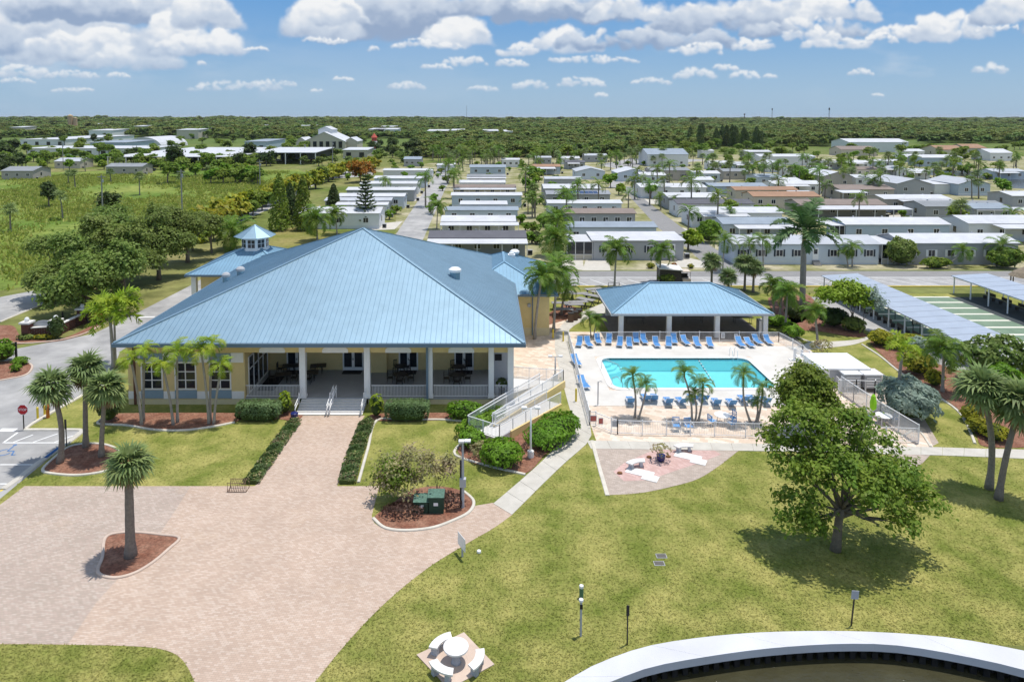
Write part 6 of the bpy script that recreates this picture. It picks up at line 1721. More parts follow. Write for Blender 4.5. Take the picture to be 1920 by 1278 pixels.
def shelter(label,xa,xb,ya,yb_,zl,zr):
 t=thing('court_shelter',label,'shelter',((xa+xb)/2,ya,0),'shelters along the shuffleboard courts')
 n=14
 for k in range(n):
  y0=ya+(yb_-ya)*k/n;y1=ya+(yb_-ya)*(k+1)/n-.03
  q=MB();q.add([(xa,y0,zl),(xb,y0,zr),(xb,y1,zr),(xa,y1,zl),(xa,y0,zl+.09),(xb,y0,zr+.09),(xb,y1,zr+.09),(xa,y1,zl+.09)],[(3,2,1,0),(4,5,6,7),(0,1,5,4),(1,2,6,5),(2,3,7,6),(3,0,4,7)])
  q.add([(xa,y1-.10,zl+.091),(xb,y1-.10,zr+.091),(xb,y1-.02,zr+.091),(xa,y1-.02,zl+.091),(xa,y1-.07,zl+.14),(xb,y1-.07,zr+.14)],[(0,1,5,4),(2,3,4,5)])
  q.build('roof_panel',M['shelter_roof'],t)
 m_=int(round((yb_-ya)/3.4))
 for k in range(m_+1):
  y=ya+.3+(yb_-ya-.6)*k/m_
  for x,z in((xa+.35,zl),(xb-.35,zr)):MB().box(x-.06,y-.06,0,x+.06,y+.06,z-.02).build('post',M['white'],t)
 q=MB();q.box(xa+.28,ya,zl-.16,xa+.42,yb_,zl-.0);q.box(xb-.42,ya,zr-.16,xb-.28,yb_,zr-.0);q.build('eave_beam',M['white'],t)
 return t
sy1=97.2;sy0=G(1800,641,2.5).y
shelter('long pale roofed shelter on the left side of the shuffleboard courts',G(1560,524,2.5).x-.4,G(1624,522,2.7).x+.2,sy0,sy1,2.45,2.75)
shelter('long pale roofed shelter on the right side of the shuffleboard courts',G(1798,522,2.5).x,G(1798,522,2.5).x+5.2,sy0-2,sy1,2.45,2.75)
def bench():
 t=thing('court_bench','x','bench')
 MB().box(-.9,-.22,.42,.9,.22,.47).build('seat',M['patio_furn'],t,local=True);MB().box(-.9,.2,.55,.9,.25,.95).build('backrest',M['patio_furn'],t,local=True)
 for x in(-.8,.8):MB().box(x-.05,-.2,0,x+.05,.24,.419).build('leg',M['patio_furn'],t,local=True)
 return Proto(t)
BN=bench()
ws=['farthest','second farthest','third farthest','fourth farthest','fifth farthest','sixth farthest','seventh farthest','nearest']
for side,xx,rot in(('left',cx0+.6,90),('right',cx1+3.6,-90)):
 for k in range(8):BN.place((xx,ysl[0]-1.5-k*2.9,.03),R(rot),1.0,'dark bench under the %s shuffleboard shelter, %s from the camera'%(side,ws[k])if k<7 else 'dark bench under the %s shuffleboard shelter, nearest the camera'%side,'benches under the shuffleboard shelters')
for i,(u,v)in enumerate(((1672,594),(1718,621))):
 t=thing('score_board','framed score board under the left shelter, %s one'%('farther','nearer')[i],'score board',G(u,v+5),'score boards under the shelter')
 MB().box(-.55,-.03,1.1,.55,.03,2.1).build('frame',M['patio_furn'],t,local=True)
 q=MB();q.box(-.45,-.042,1.2,-.04,-.031,2.0);q.box(.04,-.042,1.2,.45,-.031,2.0);q.build('panel',M['court_line'],t,local=True)
 for x in(-.4,.4):MB().box(x-.04,-.02,0,x+.04,.02,1.099).build('leg',M['patio_furn'],t,local=True)
t=thing('thatched_hut','round thatched hut top at the right edge behind the courts','hut',G(1926,548));r_=2.3
M['thatch']=mat('dry_thatch',(.26,.21,.15),.95,var=.3,scale=3.0,bump=1.0)
MB().lathe([(r_,2.3),(r_*.75,2.9),(r_*.4,3.4),(.1,3.9)],16).build('thatch',M['thatch'],t,local=True)
for k in range(6):
 a=R(60*k);MB().tube([(2.1*math.cos(a),2.1*math.sin(a),0),(2.1*math.cos(a),2.1*math.sin(a),2.4)],.09,6).build('post',M['bark'],t,local=True)
 # ------------------------------------------------------------------ lamp posts, signs, boxes and benches
def lamp(label,u,v,vt,dark=False,base_h=.5,m=None):
 P=G(u,v);h=HT(u,v,vt);m=m or M['white']
 t=thing('lamp_post',label,'lamp post',P,'lamp posts round the clubhouse')
 MB().tube([(0,0,0),(0,0,h*.5),(0,0,h)],[.09,.075,.06],10).build('post',m,t,local=True,smooth=True)
 MB().lathe([(.22,0),(.24,.04),(.24,base_h),(.12,base_h+.08)],12).build('base',M['white_rough'],t,local=True)
 for s in(-1,1):
  q=MB();q.bar((0,0,h-.05),(s*.35,0,h+.02),.05);q.build('arm',m,t,local=True)
  q=MB();q.box(s*.30,-.16,h-.02,s*.68,.16,h+.10);q.build('lamp_head',M['white'],t,local=True)
 return t
lamp('white twin headed lamp post between the ramp and the big hedge',995,857,765)
lamp('slim white twin headed lamp post behind the access ramp',1041,712,668,m=M['grey_wall'])
P=G(868,952);h=HT(868,952,828)
t=thing('lamp_post','dark lower lamp post with meter box beside the green utility cabinets','lamp post',P,'lamp posts round the clubhouse')
MB().tube([(0,0,0),(0,0,h*.55),(0,0,h)],[.10,.085,.06],10).build('post',M['grey_wall'],t,local=True)
MB().tube([(-.14,.05,0),(-.14,.05,h*.72)],.06,8).build('conduit',M['patio_furn'],t,local=True)
MB().box(-.2,-.24,h*.34,.2,.1,h*.46).build('meter_box',M['grey_wall'],t,local=True)
q=MB();q.box(-.26,-.16,h,.1,.16,h+.1);q.build('lamp_head',M['white'],t,local=True);q=MB();q.box(.12,-.16,h+.02,.5,.16,h+.12);q.build('lamp_head',M['white'],t,local=True)
M['utilgreen']=mat('dark_green_cabinet',(.022,.055,.035),.6,var=.2,scale=3.0);M['utiltop']=mat('faded_green_lid',(.09,.17,.13),.7,var=.4,scale=6.0)
for i,(u,v,w_,h_)in enumerate(((791,957,.95,.8),(818,957,.98,1.1))):
 t=thing('utility_cabinet','dark green utility cabinet, %s'%('the lower left of the pair','the taller right of the pair')[i],'utility box',G(u,v))
 MB().box(-w_/2,-.4,0,w_/2,.4,h_).build('body',M['utilgreen'],t,local=True)
 q=MB();q.add([(-w_/2-.04,-.44,h_+.002),(w_/2+.04,-.44,h_+.002),(w_/2+.04,.44,h_+.12),(-w_/2-.04,.44,h_+.12),(-w_/2-.04,.44,h_+.002),(w_/2+.04,.44,h_+.002)],[(0,1,2,3),(0,3,4),(1,5,2),(4,3,2,5),(0,4,5,1)]);q.build('lid',M['utiltop'],t,local=True)
 MB().box(-.14,-.412,h_*.5,.14,-.402,h_*.5+.2).build('notice',M['white'],t,local=True)
M['leaf_plum']=leafmat('plum_leaf',(.13,.065,.055),hue=(.09,.06,.04),ov=.03)
bush('plum_shrub','dark reddish ground cover on the left of the utility bed',755,966,2.6,1.4,.7,'leaf_plum',.55,.12,'shrub',core=None)
bush('plum_shrub','dark reddish ground cover to the right of the utility cabinets',850,948,1.5,1.2,.7,'leaf_plum',.45,.12,'shrub',core=None)
t=thing('bike_rack','low metal bicycle rack at the left foot of the front walk','bike rack',G(447,918))
q=MB();w_,h_=.62,.62
for y in(-.3,.3):q.tube([(-w_,y,.02),(-w_,y,h_),(w_,y,h_),(w_,y,.02)],.025,6)
q.tube([(-w_,-.3,.03),(w_,-.3,.03)],.022,6);q.tube([(-w_,-.3,.03),(-w_,.3,.03)],.022,6);q.tube([(w_,-.3,.03),(w_,.3,.03)],.022,6);q.build('frame',M['bin_brown'],t,local=True)
for k in range(9):x=-w_+.12*(k+1);MB().tube([(x,-.3,.03),(x,0,.5),(x,.3,h_)],.018,5).build('bar',M['bin_brown'],t,local=True)
h=HT(867,1043,1003)
t=thing('notice_sign','white notice sign on a pale post at the plaza lawn edge','sign',G(867,1043),rot=R(-62))
MB().box(-.05,-.04,0,.05,.04,h*.6).build('post',M['grey_wall'],t,local=True)
MB().box(-.48,-.06,h*.42,.48,-.041,h).build('board',M['white'],t,local=True)
q=MB()
for k in range(4):q.box(-.38,-.068,h*.50+k*.13,.3-.08*(k%2),-.0605,h*.50+k*.13+.05)
t=tag(MB().lathe([(.09,0),(.13,.05),(.12,.14),(.05,.19)],10).build('stone',M['white']),'small white marker stone beside the notice sign','stone');t.location=G(898,1036)
t=thing('utility_marker','short green cylindrical marker with white cap on the lawn','marker',G(1090,1121));h=HT(1090,1121,1096)
MB().tube([(0,0,0),(0,0,h*.8)],.11,12).build('post',mat('marker_green',(.09,.19,.11),.6),t,local=True);MB().lathe([(.115,h*.8),(.115,h*.96),(.08,h)],12).build('cap',M['white'],t,local=True)
t=thing('pipe_post','thin grey pipe post with pale tip below the green marker','post',G(1089,1192));h=HT(1089,1192,1126)
MB().tube([(0,0,0),(0,0,h)],.055,8).build('post',M['grey_wall'],t,local=True);MB().lathe([(.11,h),(.11,h+.09),(.06,h+.12)],10).build('cap',M['white'],t,local=True);MB().box(-.07,-.09,h*.8,.07,-.056,h*.92).build('label_plate',M['black'],t,local=True)
def sign(label,u,v,vt,board_h,bw,mb='grey_wall',name='small_sign',rot=0,mpost='patio_furn',back=None):
 t=thing(name,label,'sign',G(u,v),rot=rot);h=HT(u,v,vt)
 MB().box(-.03,-.025,0,.03,.025,h).build('post',M[mpost],t,local=True);MB().box(-bw/2,-.05,h-board_h,bw/2,-.026,h+.01).build('board',M[mb],t,local=True)
 return t
sign('dark narrow sign on a thin post near the sea wall, left',1176,1208,1134,.5,.14,'patio_furn')
sign('small grey sign on a leaning post by the sea wall, right',1596,1172,1106,.42,.36,'grey_wall').rotation_euler=(0,R(4),0)
sign('dark narrow sign beside the parking bay palms',125,836,786,.75,.16,'patio_furn')
for i,(u,v)in enumerate(((1240,1042),(1236,1056))):
 o=thing('valve_cover','dark rectangular valve cover in the lawn, %s of the two'%('upper','lower')[i],'cover',G(u,v),'valve covers in the lawn')
 MB().box(-.26,-.16,0,.26,.16,.035).build('lid',mat('cover_grey',(.12,.11,.10),.8),o,local=True);q=MB();q.box(-.3,-.2,0,.3,-.165,.025);q.box(-.3,.165,0,.3,.2,.025);q.box(-.3,-.164,0,-.265,.164,.025);q.box(.265,-.164,0,.3,.164,.025);q.build('rim',M['grey_wall'],o,local=True)
t=thing('stop_sign','red octagonal STOP sign beside the entrance drive','sign',G(45,806));h=HT(45,806,760)
MB().box(-.035,-.03,0,.035,.03,h).build('post',M['patio_furn'],t,local=True)
r_=.42;zc_=h-.32
M['red']=mat('stop_red',(.45,.012,.018),.5)
def octp(r_,y):return[(r_*math.cos(R(22.5+45*k)),y,zc_+r_*math.sin(R(22.5+45*k)))for k in range(8)]
def plate(r_,y0,y1,name,m):
 q=MB();a,b_=octp(r_,y0),octp(r_,y1);q.add(a+b_,[tuple(range(8)),tuple(range(8,16))[::-1]]+[(k,k+8,(k+1)%8+8,(k+1)%8)for k in range(8)]);return q.build(name,m,t,local=True)
plate(.45,-.045,-.031,'rim',M['white']);plate(.41,-.055,-.0455,'plate',M['red'])
def text(body,size,parent,loc,rot,m,name='lettering',align='CENTER'):
 cu=bpy.data.curves.new(name,'FONT');cu.body=body;cu.size=size;cu.align_x=align;cu.align_y='CENTER';cu.extrude=.004
 o=bpy.data.objects.new(name,cu);COL.objects.link(o);dg=bpy.context.evaluated_depsgraph_get();me=bpy.data.meshes.new_from_object(o.evaluated_get(dg));bpy.data.objects.remove(o)
 me.materials.clear();me.materials.append(m);o2=link(name,me,parent);o2.location=loc;o2.rotation_euler=rot;return o2
text('STOP',.27,t,(0,-.061,zc_),(R(90),0,0),M['white'])
for i,(u,v,vt,lb)in enumerate(((71,786,763,'yellow bollard at the lawn kerb, left of the orange post'),(84,779,760,'second yellow bollard behind the first at the lawn kerb'),(1080,753,728,'yellow bollard beside the walk near the ramp'),(1056,640,622,'yellow bollard at the end of the rear wing, right one'),(1037,634,617,'yellow bollard at the end of the rear wing, left one'))):
 t=thing('bollard',lb,'bollard',G(u,v),'yellow bollards');h=HT(u,v,vt)
 MB().lathe([(.09,0),(.09,h-.05),(.06,h),(.01,h+.02)],10).build('post',M['yellow_paint'],t,local=True);MB().lathe([(.14,0),(.13,.03)],10).build('base',M['concrete'],t,local=True)
t=thing('hydrant','orange brown hydrant post behind the yellow bollards','hydrant',G(90,783));MB().lathe([(.13,0),(.13,.9),(.17,.93),(.17,1.05),(.08,1.15)],12).build('body',mat('hydrant_orange',(.48,.14,.03),.6),t,local=True);MB().tube([(-.2,0,.75),(.2,0,.75)],.06,8).build('outlet',M['patio_furn'],t,local=True)
a,c=G(87,859),G(108,843)
q=MB();q.prism([a.xy+Vector((-.1,-.08)),a.xy+Vector((.1,-.08)),c.xy+Vector((.12,.08)),c.xy+Vector((-.08,.08))],0.02,.15);tag(q.build('wheel_stop',mat('blue_wheel_stop',(.03,.12,.32),.7)),'blue painted wheel stop in the accessible bay','wheel stop')
t=thing('flower_pot','blue glazed pot with a dry spiky plant on the patio','plant pot',G(1239,864));MB().lathe([(.18,0),(.29,.14),(.32,.30),(.29,.42),(.33,.46),(.29,.44)],16).build('pot',M['blue_glaze'],t,local=True,smooth=True);link('plant',bush_mesh('plant',M['twig'],.7,.6,.4,120,.14,3,z0=.4),t)
for i,(u,v)in enumerate(((1162,888),(1217,858),(1253,857))):
 t=tag(MB().lathe([(.12,0),(.2,.06),(.17,.16),(.05,.22)],9).build('garden_ornament',M['boot']),'small rusty ornament on the patio, %s'%('by the left bench','left of the blue pot','right of the blue pot')[i],'ornament','rusty ornaments on the patio');t.location=G(u,v);t.scale=(1.0,.7,.8)
def cbench(label,u,v,rot,r_=1.0,span=70,name='stone_bench',sc=1.0,group=None):
 t=thing(name,label,'bench',G(u,v),group,rot)
 q=MB();n=8;o,i_=[],[]
 for k in range(n+1):
  a=R(-span/2+span*k/n+90);o.append(Vector((1.22*r_*math.cos(a),1.22*r_*math.sin(a)-r_)));i_.append(Vector((.84*r_*math.cos(a),.84*r_*math.sin(a)-r_)))
 q.prism(o+i_[::-1],.42,.50);q.build('seat',M['white_rough'],t,local=True)
 for s in(-.3,.3):
  a=R(90+s*span);c=Vector((1.03*r_*math.cos(a),1.03*r_*math.sin(a)-r_));q=MB();d=Vector((math.cos(a),math.sin(a)));q.obox(c,d,Vector((-d.y,d.x)),.16,.10,0,.419);q.build('leg',M['seaface'],t,local=True)
 return t
for i,(u,v,rot)in enumerate(((1192,876,22),(1282,846,8))):
 cbench('curved white stone bench on the patio, %s'%('the left one','the right one')[i],u,v,R(rot),1.3,60,group='stone benches on the patio')
 p=G(u+8,v+10);q=MB();c,s_=math.cos(R(-28)),math.sin(R(-28));ax,ay=Vector((c,s_)),Vector((-s_,c))
 q.obox(p,ax,ay,.95,.45,0.02,.055);q.obox(p+Vector((.55,-.75,0)),ax,ay,.55,.42,0.02,.058)
 tag(q.build('bench_pad',M['white_rough']),'white pad of flags under the %s patio bench'%('left','right')[i],'paving','pads under the patio benches')
p=G(853,1234)
pad=[G(781,1228),G(870,1186),G(927,1246),G(842,1292)]
M['pad']=mat('pinkish_pad_concrete',(.60,.485,.40),.85,var=.06,scale=2.0,hue=(.54,.42,.34),scale2=.8)
tag(MB().prism(pad,.0,.05).build('picnic_pad',M['pad']),'square pink concrete pad under the white picnic set','paving')
t=thing('stone_table','round white stone table in the middle of the square pad','table',(G(855,1243).x,G(855,1243).y,.05))
M['speckle']=mat('white_terrazzo',(.78,.75,.72),.7,var=.12,scale=14.0)
MB().lathe([(.50,.70),(.58,.72),(.58,.79),(.54,.81)],28).build('table_top',M['speckle'],t,local=True);MB().lathe([(.24,0),(.19,.08),(.17,.4),(.22,.66),(.28,.699)],16).build('pedestal',M['seaface'],t,local=True,smooth=True)
c0=t.location
for i,(a,lb)in enumerate(((135,'curved white stone bench behind the round table, upper left'),(235,'curved white stone bench nearest the camera, lower left of the round table'),(340,'curved white stone bench right of the round table'))):
 d=Vector((math.cos(R(a)),math.sin(R(a)),0));rr_=1.12
 b_=cbench(lb,850,1240,R(a-90),1.08,62,group='stone benches round the table');b_.location=(c0.x+d.x*1.08,c0.y+d.y*1.08,.05)
t=thing('glazed_pot','dark blue pot at the left foot of the front steps','plant pot',G(552,784));MB().lathe([(.2,0),(.3,.2),(.32,.45),(.26,.5)],14).build('pot',M['blue_glaze'],t,local=True);MB().lathe([(.25,.46),(.05,.47)],10).build('soil',M['mulch'],t,local=True)
t=thing('porch_plant','potted plant behind the railing at the right end of the porch','plant pot',(G(941,742,FLOOR).x,YF+.8,FLOOR));MB().lathe([(.2,0),(.28,.5),(.24,.52)],12).build('pot',M['patio_furn'],t,local=True);link('plant',bush_mesh('plant',M['leaf_dark'],.45,.45,.5,160,.16,8,z0=.4),t)
for i,(u,v,w_)in enumerate(((1112,790,.55),(1126,795,.4),(1152,800,.45),(1355,632,.4),(1379,634,.4))):
 P=G(u,v+(12 if i<3 else 10));t=thing('fence_sign',['red warning sign on the pool gate post','small red sign beside the pool gate','white notice on the front pool fence','white notice on the pavilion fence, left','white notice on the pavilion fence, right'][i],'sign',(P.x,P.y-.08,.55),'notices on the pool fences')
 MB().box(-w_/2,-.01,0,w_/2,.01,.55).build('plate',M['white'],t,local=True)
 MB().box(-w_/2+.04,-.018,.06,w_/2-.04,-.0105,.49).build('print',mat('sign_red',(.45,.12,.10),.6)if i<2 else M['grey_wall'],t,local=True)
 # ------------------------------------------------------------------ brick entry wall
M['brick']=mat('brown_brick',(.115,.05,.038),.9,var=.35,scale=9.0,bump=.4)
M['mortar']=mat('brick_mortar',(.19,.15,.13),.95,var=.2)
ew=thing('entry_wall','curved brown brick entry wall with white capped pillars','wall',G(100,632))
pp=[(52,634),(106,630),(155,606),(185,588)]
PPt=GP(pp)
bricks=MB();nbr=0
bm_box=MB().box(-.2,-.03,-.07,.2,.03,.07);bme=None
for(p,q)in zip(PPt[:-1],PPt[1:]):
 d=(q-p).normalized();s=Vector((-d.y,d.x,0));H=1.15
 MB().prism([p-s*.15,p+s*.15,q+s*.15,q-s*.15],0,H).build('wall_core',M['mortar'],ew)
 MB().prism([p-s*.22,p+s*.22,q+s*.22,q-s*.22],H+.002,H+.10).build('coping',M['white_rough'],ew)
 L_=(q-p).length;rows=7
 for r_ in range(rows):
  x=.25 if r_%2 else .0
  while x<L_-.3:
   c=p+d*(x+.24)-s*.17
   if bme is None:
    o=bm_box.build('brick',M['brick'],ew,local=True);bme=o.data
   else:o=link('brick',bme,ew)
   o.location=(c.x-ew.location.x,c.y-ew.location.y,.08+r_*.163);o.rotation_euler=(0,0,math.atan2(d.y,d.x));nbr+=1
   x+=.5
for i,p in enumerate(PPt[:3]):
 MB().box(p.x-.42,p.y-.42,0,p.x+.42,p.y+.42,1.75).build('pillar',M['brick'],ew)
 MB().box(p.x-.58,p.y-.58,1.752,p.x+.58,p.y+.58,1.95).build('pillar_cap',M['white_rough'],ew)
 MB().lathe([(.1,1.951),(.22,2.02),(.26,2.2),(.18,2.38),(.04,2.44)],12,(p.x,p.y)).build('ball_finial',M['white'],ew)
c=PPt[0].lerp(PPt[1],.55);MB().lathe([(.02,0),(.02,.01)],3,(c.x,c.y)).build('bracket',M['black'],ew)
q=MB();pts=[(-1.2,1.26)]+[(1.2*math.cos(R(a)),1.35+.55*math.sin(R(a)))for a in range(180,-1,-15)]+[(1.2,1.26)]
n=len(pts);q.add([(c.x+x,c.y+.1,z)for x,z in pts]+[(c.x+x,c.y+.2,z)for x,z in pts],[tuple(range(n)),tuple(range(n,2*n))[::-1]]+[(k,(k+1)%n,(k+1)%n+n,k+n)for k in range(n)]);q.build('arched_crest',M['grey_wall'],ew)
bush('dark_shrub','near black bush before the middle pillar of the brick wall',107,635,1.7,1.3,2.4,'leaf_dark',1.0,.2,'shrub')
gt=thing('swing_gate','black metal swing gate post and bars beside the entry island','gate',G(31,676));h=HT(31,676,641)
MB().box(-.08,-.08,0,.08,.08,h).build('post',M['black'],gt,local=True)
for k,z in enumerate((h*.95,h*.75,h*.35)):MB().bar((-.05,0,z),(-2.0,-.8,z-.35),.05).build('bar',M['black'],gt,local=True)
gt2=thing('swing_gate','dark metal gate behind the brick wall by the oak','gate',G(142,614));
for x in(-1.5,1.5):MB().box(x-.06,-.06,0,x+.06,.06,1.9).build('post',M['black'],gt2,local=True)
for k in range(6):MB().box(-1.44,-.02,.4+.26*k,1.44,.02,.44+.26*k).build('bar',M['black'],gt2,local=True)
t=thing('verge_shed','small dark shed with grey lean roof on the parking verge','shed',G(1254,528));MB().box(-1.6,-1.1,0,1.6,1.1,2.1).build('wall',M['patio_furn'],t,local=True)
q=MB();q.add([(-1.8,-1.3,2.2),(1.8,-1.3,1.95),(1.8,1.3,2.15),(-1.8,1.3,2.5),(-1.8,-1.3,2.3),(1.8,-1.3,2.05),(1.8,1.3,2.25),(-1.8,1.3,2.6)],[(3,2,1,0),(4,5,6,7),(0,1,5,4),(1,2,6,5),(2,3,7,6),(3,0,4,7)]);q.build('roof',M['white_rough'],t,local=True)
t=thing('golf_cart','beige roofed golf cart parked behind the pavilion','golf cart',G(1284,529));
MB().box(-.6,-1.1,.3,.6,1.1,.75).build('body',mat('cart_beige',(.5,.42,.33),.5),t,local=True);MB().box(-.62,-1.0,1.75,.62,.9,1.85).build('canopy',mat('cart_roof',(.62,.53,.44),.6),t,local=True);MB().box(-.5,-.2,.76,.5,.3,.9).build('seat',M['patio_furn'],t,local=True);MB().box(-.5,.3,.76,.5,.4,1.3).build('backrest',M['patio_furn'],t,local=True)
for x in(-.55,.55):
 for y in(-.9,.8):MB().tube([(x,y,.75),(x,y,1.75)],.03,6).build('roof_post',M['black'],t,local=True)
 for y in(-.75,.75):
  w_=MB().lathe([(.24,-.08),(.26,-.04),(.26,.04),(.24,.08)],12).build('wheel',M['black'],t,local=True);w_.location=(x*1.05,y,.26);w_.rotation_euler=(0,R(90),0)
t=thing('goal_frame','low rectangular metal frame on the parking verge','frame',G(1151,541));q=MB();q.tube([(-.8,0,0),(-.8,0,.9),(.8,0,.9),(.8,0,0)],.04,6);q.tube([(-.8,0,.15),(.8,0,.15)],.03,6);q.tube([(-.8,.6,0),(-.8,0,.9)],.03,6);q.tube([(.8,.6,0),(.8,0,.9)],.03,6);q.build('frame',M['weather'],t,local=True)
# ------------------------------------------------------------------ homes
def rm(name,c,r=.55):return mat(name,c,r,var=.10,scale=.6,spec=.3,var2=.10,scale2=.2)
HR={'white':rm('white_metal_roof',(.56,.565,.58)),'offwhite':rm('offwhite_roof',(.55,.56,.58)),'grey':rm('grey_shingle_roof',(.25,.265,.28),.85),'bluegrey':rm('blue_grey_roof',(.27,.315,.365),.8),'dark':rm('charcoal_roof',(.12,.12,.135),.9),'brown':rm('brown_roof',(.24,.195,.17),.9),'tan':rm('terracotta_roof',(.33,.20,.13),.9),'solar':rm('grey_roof_with_panels',(.27,.285,.31),.8),'pale':rm('pale_grey_roof',(.43,.45,.48),.7)}
HW={'white':mat('white_siding',(.70,.71,.72),.7,var=.04),'grey':mat('grey_siding',(.36,.37,.385),.75,var=.05),'blue':mat('blue_grey_siding',(.42,.50,.58),.7,var=.05),'beige':mat('beige_siding',(.52,.48,.40),.75,var=.05),'taupe':mat('taupe_siding',(.40,.37,.33),.75,var=.05),'sage':mat('sage_siding',(.45,.50,.46),.75,var=.05),'paleblue':mat('pale_blue_siding',(.55,.61,.68),.7,var=.05)}
HW['skirt']=mat('pale_skirting',(.62,.66,.70),.7)
M['solar']=mat('solar_panel',(.012,.035,.11),.15,spec=.6)
M['shutter']=mat('dark_shutter',(.04,.05,.07),.7)
def home(label,u0,u1,ve,wall='white',roof='white',depth=7.0,h=3.1,rise=.75,awning=None,lean=None,gable='x',win=4,skirt=True,solar=False,shutters=False,porch=None,door=None,detail=True,name='mobile_home',cat='mobile home',group='mobile homes',awm=None):
 """front eave seen at pixel row ve between columns u0 and u1; the long side faces the camera"""
 a,b=G(u0,ve,h),G(u1,ve,h)
 x0,x1,y0=a.x,b.x,a.y;y1=y0+depth
 o=.3
 t=thing(name,label,cat,((x0+x1)/2,y0,0),group)
 yw=y0+.25
 w=MB();w.box(x0+o,yw,0,x1-o,y1-.25,h-.02)
 ym=(y0+y1)/2;xm=(x0+x1)/2
 if gable=='x' and rise>.2:
  for x in(x0+o,x1-o):w.face([(x,yw,h-.02),(x,y1-.25,h-.02),(x,ym,h+rise-.08)]);
 elif gable=='y':
  for y in(yw,y1-.25):w.face([(x0+o,y,h-.02),(x1-o,y,h-.02),(xm,y,h+rise-.08)])
 w.build('wall',HW[wall],t)
 th=.12
 def slab(p,nm='roof',m=None):
  q=MB();n=len(p);q.add([tuple(v)for v in p]+[(v[0],v[1],v[2]+th)for v in p],[tuple(range(n))[::-1],tuple(range(n,2*n))]+[(k,(k+1)%n,(k+1)%n+n,k+n)for k in range(n)])
  return q.build(nm,m or HR[roof],t)
 if gable=='x':
  front=slab([(x0,y0,h),(x1,y0,h),(x1,ym,h+rise),(x0,ym,h+rise)])
  slab([(x0,ym,h+rise),(x1,ym,h+rise),(x1,y1,h),(x0,y1,h)])
  if detail:
   q=MB()
   for k in range(3):xx=x0+(x1-x0)*(.2+.28*k);q.box(xx-.12,ym+.8,h+rise-.15,xx+.12,ym+1.1,h+rise+.22)
   q.build('roof_vent',M['grey_wall'],t)
 elif gable=='y':
  front=slab([(x0,y0,h),(xm,y0,h+rise),(xm,y1,h+rise),(x0,y1,h)]);slab([(xm,y0,h+rise),(x1,y0,h),(x1,y1,h),(xm,y1,h+rise)])
 else:
  front=slab([(x0,y0,h),(x1,y0,h),(x1,y1,h+rise),(x0,y1,h+rise)])
 if awning:
  f0,f1,dd=awning;ax0,ax1=x0+(x1-x0)*f0,x0+(x1-x0)*f1
  slab([(ax0,y0-dd,h-.45),(ax1,y0-dd,h-.45),(ax1,y0-.02,h-.16),(ax0,y0-.02,h-.16)],'awning',awm or HR['white'])
  n=max(2,int((ax1-ax0)/4))
  for k in range(n+1):
   x=ax0+.15+(ax1-ax0-.3)*k/n;MB().box(x-.06,y0-dd+.1,0,x+.06,y0-dd+.22,h-.46).build('post',M['white'],t)
 if skirt:
  MB().box(x0+o-.02,yw-.03,0,x1-o+.02,yw-.003,.75).build('skirting',HW['skirt']if wall in('blue','white','paleblue')else HW[wall],t)
 if detail and win:
  L_=x1-x0-2*o
  for k in range(win):
   x=x0+o+L_*(k+.5)/win;ww=.62
   if door is not None and k==door:
    d=MB().box(x-.5,yw-.05,.76,x+.5,yw-.004,2.85).build('door',M['white'],t);MB().box(x-.3,yw-.062,1.8,x+.3,yw-.052,2.6).build('door_pane',M['darkglass'],d)
    s=MB()
    for j in range(4):s.box(x-.6,yw-.3-.28*j,0,x+.6,yw-.06-.28*j,.72-.18*j)
    s.build('door_step',M['weather'],t)
    continue
   f=MB();z0,z1=1.35,2.55
   f.box(x-ww,yw-.05,z0,x-ww+.08,yw-.004,z1);f.box(x+ww-.08,yw-.05,z0,x+ww,yw-.004,z1);f.box(x-ww+.08,yw-.05,z1-.08,x+ww-.08,yw-.004,z1);f.box(x-ww+.08,yw-.05,z0,x+ww-.08,yw-.004,z0+.08);f.box(x-.03,yw-.048,z0+.08,x+.03,yw-.006,z1-.08)
   fo=f.build('window',M['white_trim'],t)
   g=MB();g.box(x-ww+.081,yw-.03,z0+.081,x-.031,yw-.005,z1-.081);g.box(x+.031,yw-.03,z0+.081,x+ww-.081,yw-.005,z1-.081);g.build('pane',M['darkglass'],fo)
   if shutters:
    for sx in(-1,1):MB().box(x+sx*(ww+.03),yw-.04,z0,x+sx*(ww+.33),yw-.005,z1).build('shutter',M['shutter']if shutters=='dark' else M['white'],t)
  ac=MB().box(x1+.25,y0+1.2,.1,x1+1.1,y0+2.0,.95).build('air_conditioner',HW['grey'],t);MB().box(x1+.3,y0+1.16,.2,x1+1.05,y0+1.198,.85).build('grille',M['black'],ac)
  for xs,s in((x1-o,1),(x0+o,-1)):
   q=MB();q.box(xs,ym-1.0,1.3,xs+s*.04,ym-.1,2.5);q.build('side_window',M['darkglass'],t)
 if solar:
  k=rise/(ym-y0)
  for i in range(8):
   xa=x0+(x1-x0)*(.25+.07*i);xb=xa+(x1-x0)*.064
   for(ya,yb_)in((.5,1.9),(1.95,3.2)):
    z0,z1=h+th+.06+k*ya,h+th+.06+k*yb_
    q=MB();q.add([(xa,y0+ya,z0),(xb,y0+ya,z0),(xb,y0+yb_,z1),(xa,y0+yb_,z1),(xa,y0+ya,z0-.05),(xb,y0+ya,z0-.05),(xb,y0+yb_,z1-.05),(xa,y0+yb_,z1-.05)],[(0,1,2,3),(7,6,5,4),(4,5,1,0),(5,6,2,1),(6,7,3,2),(7,4,0,3)])
    q.build('solar_panel',M['solar'],t)
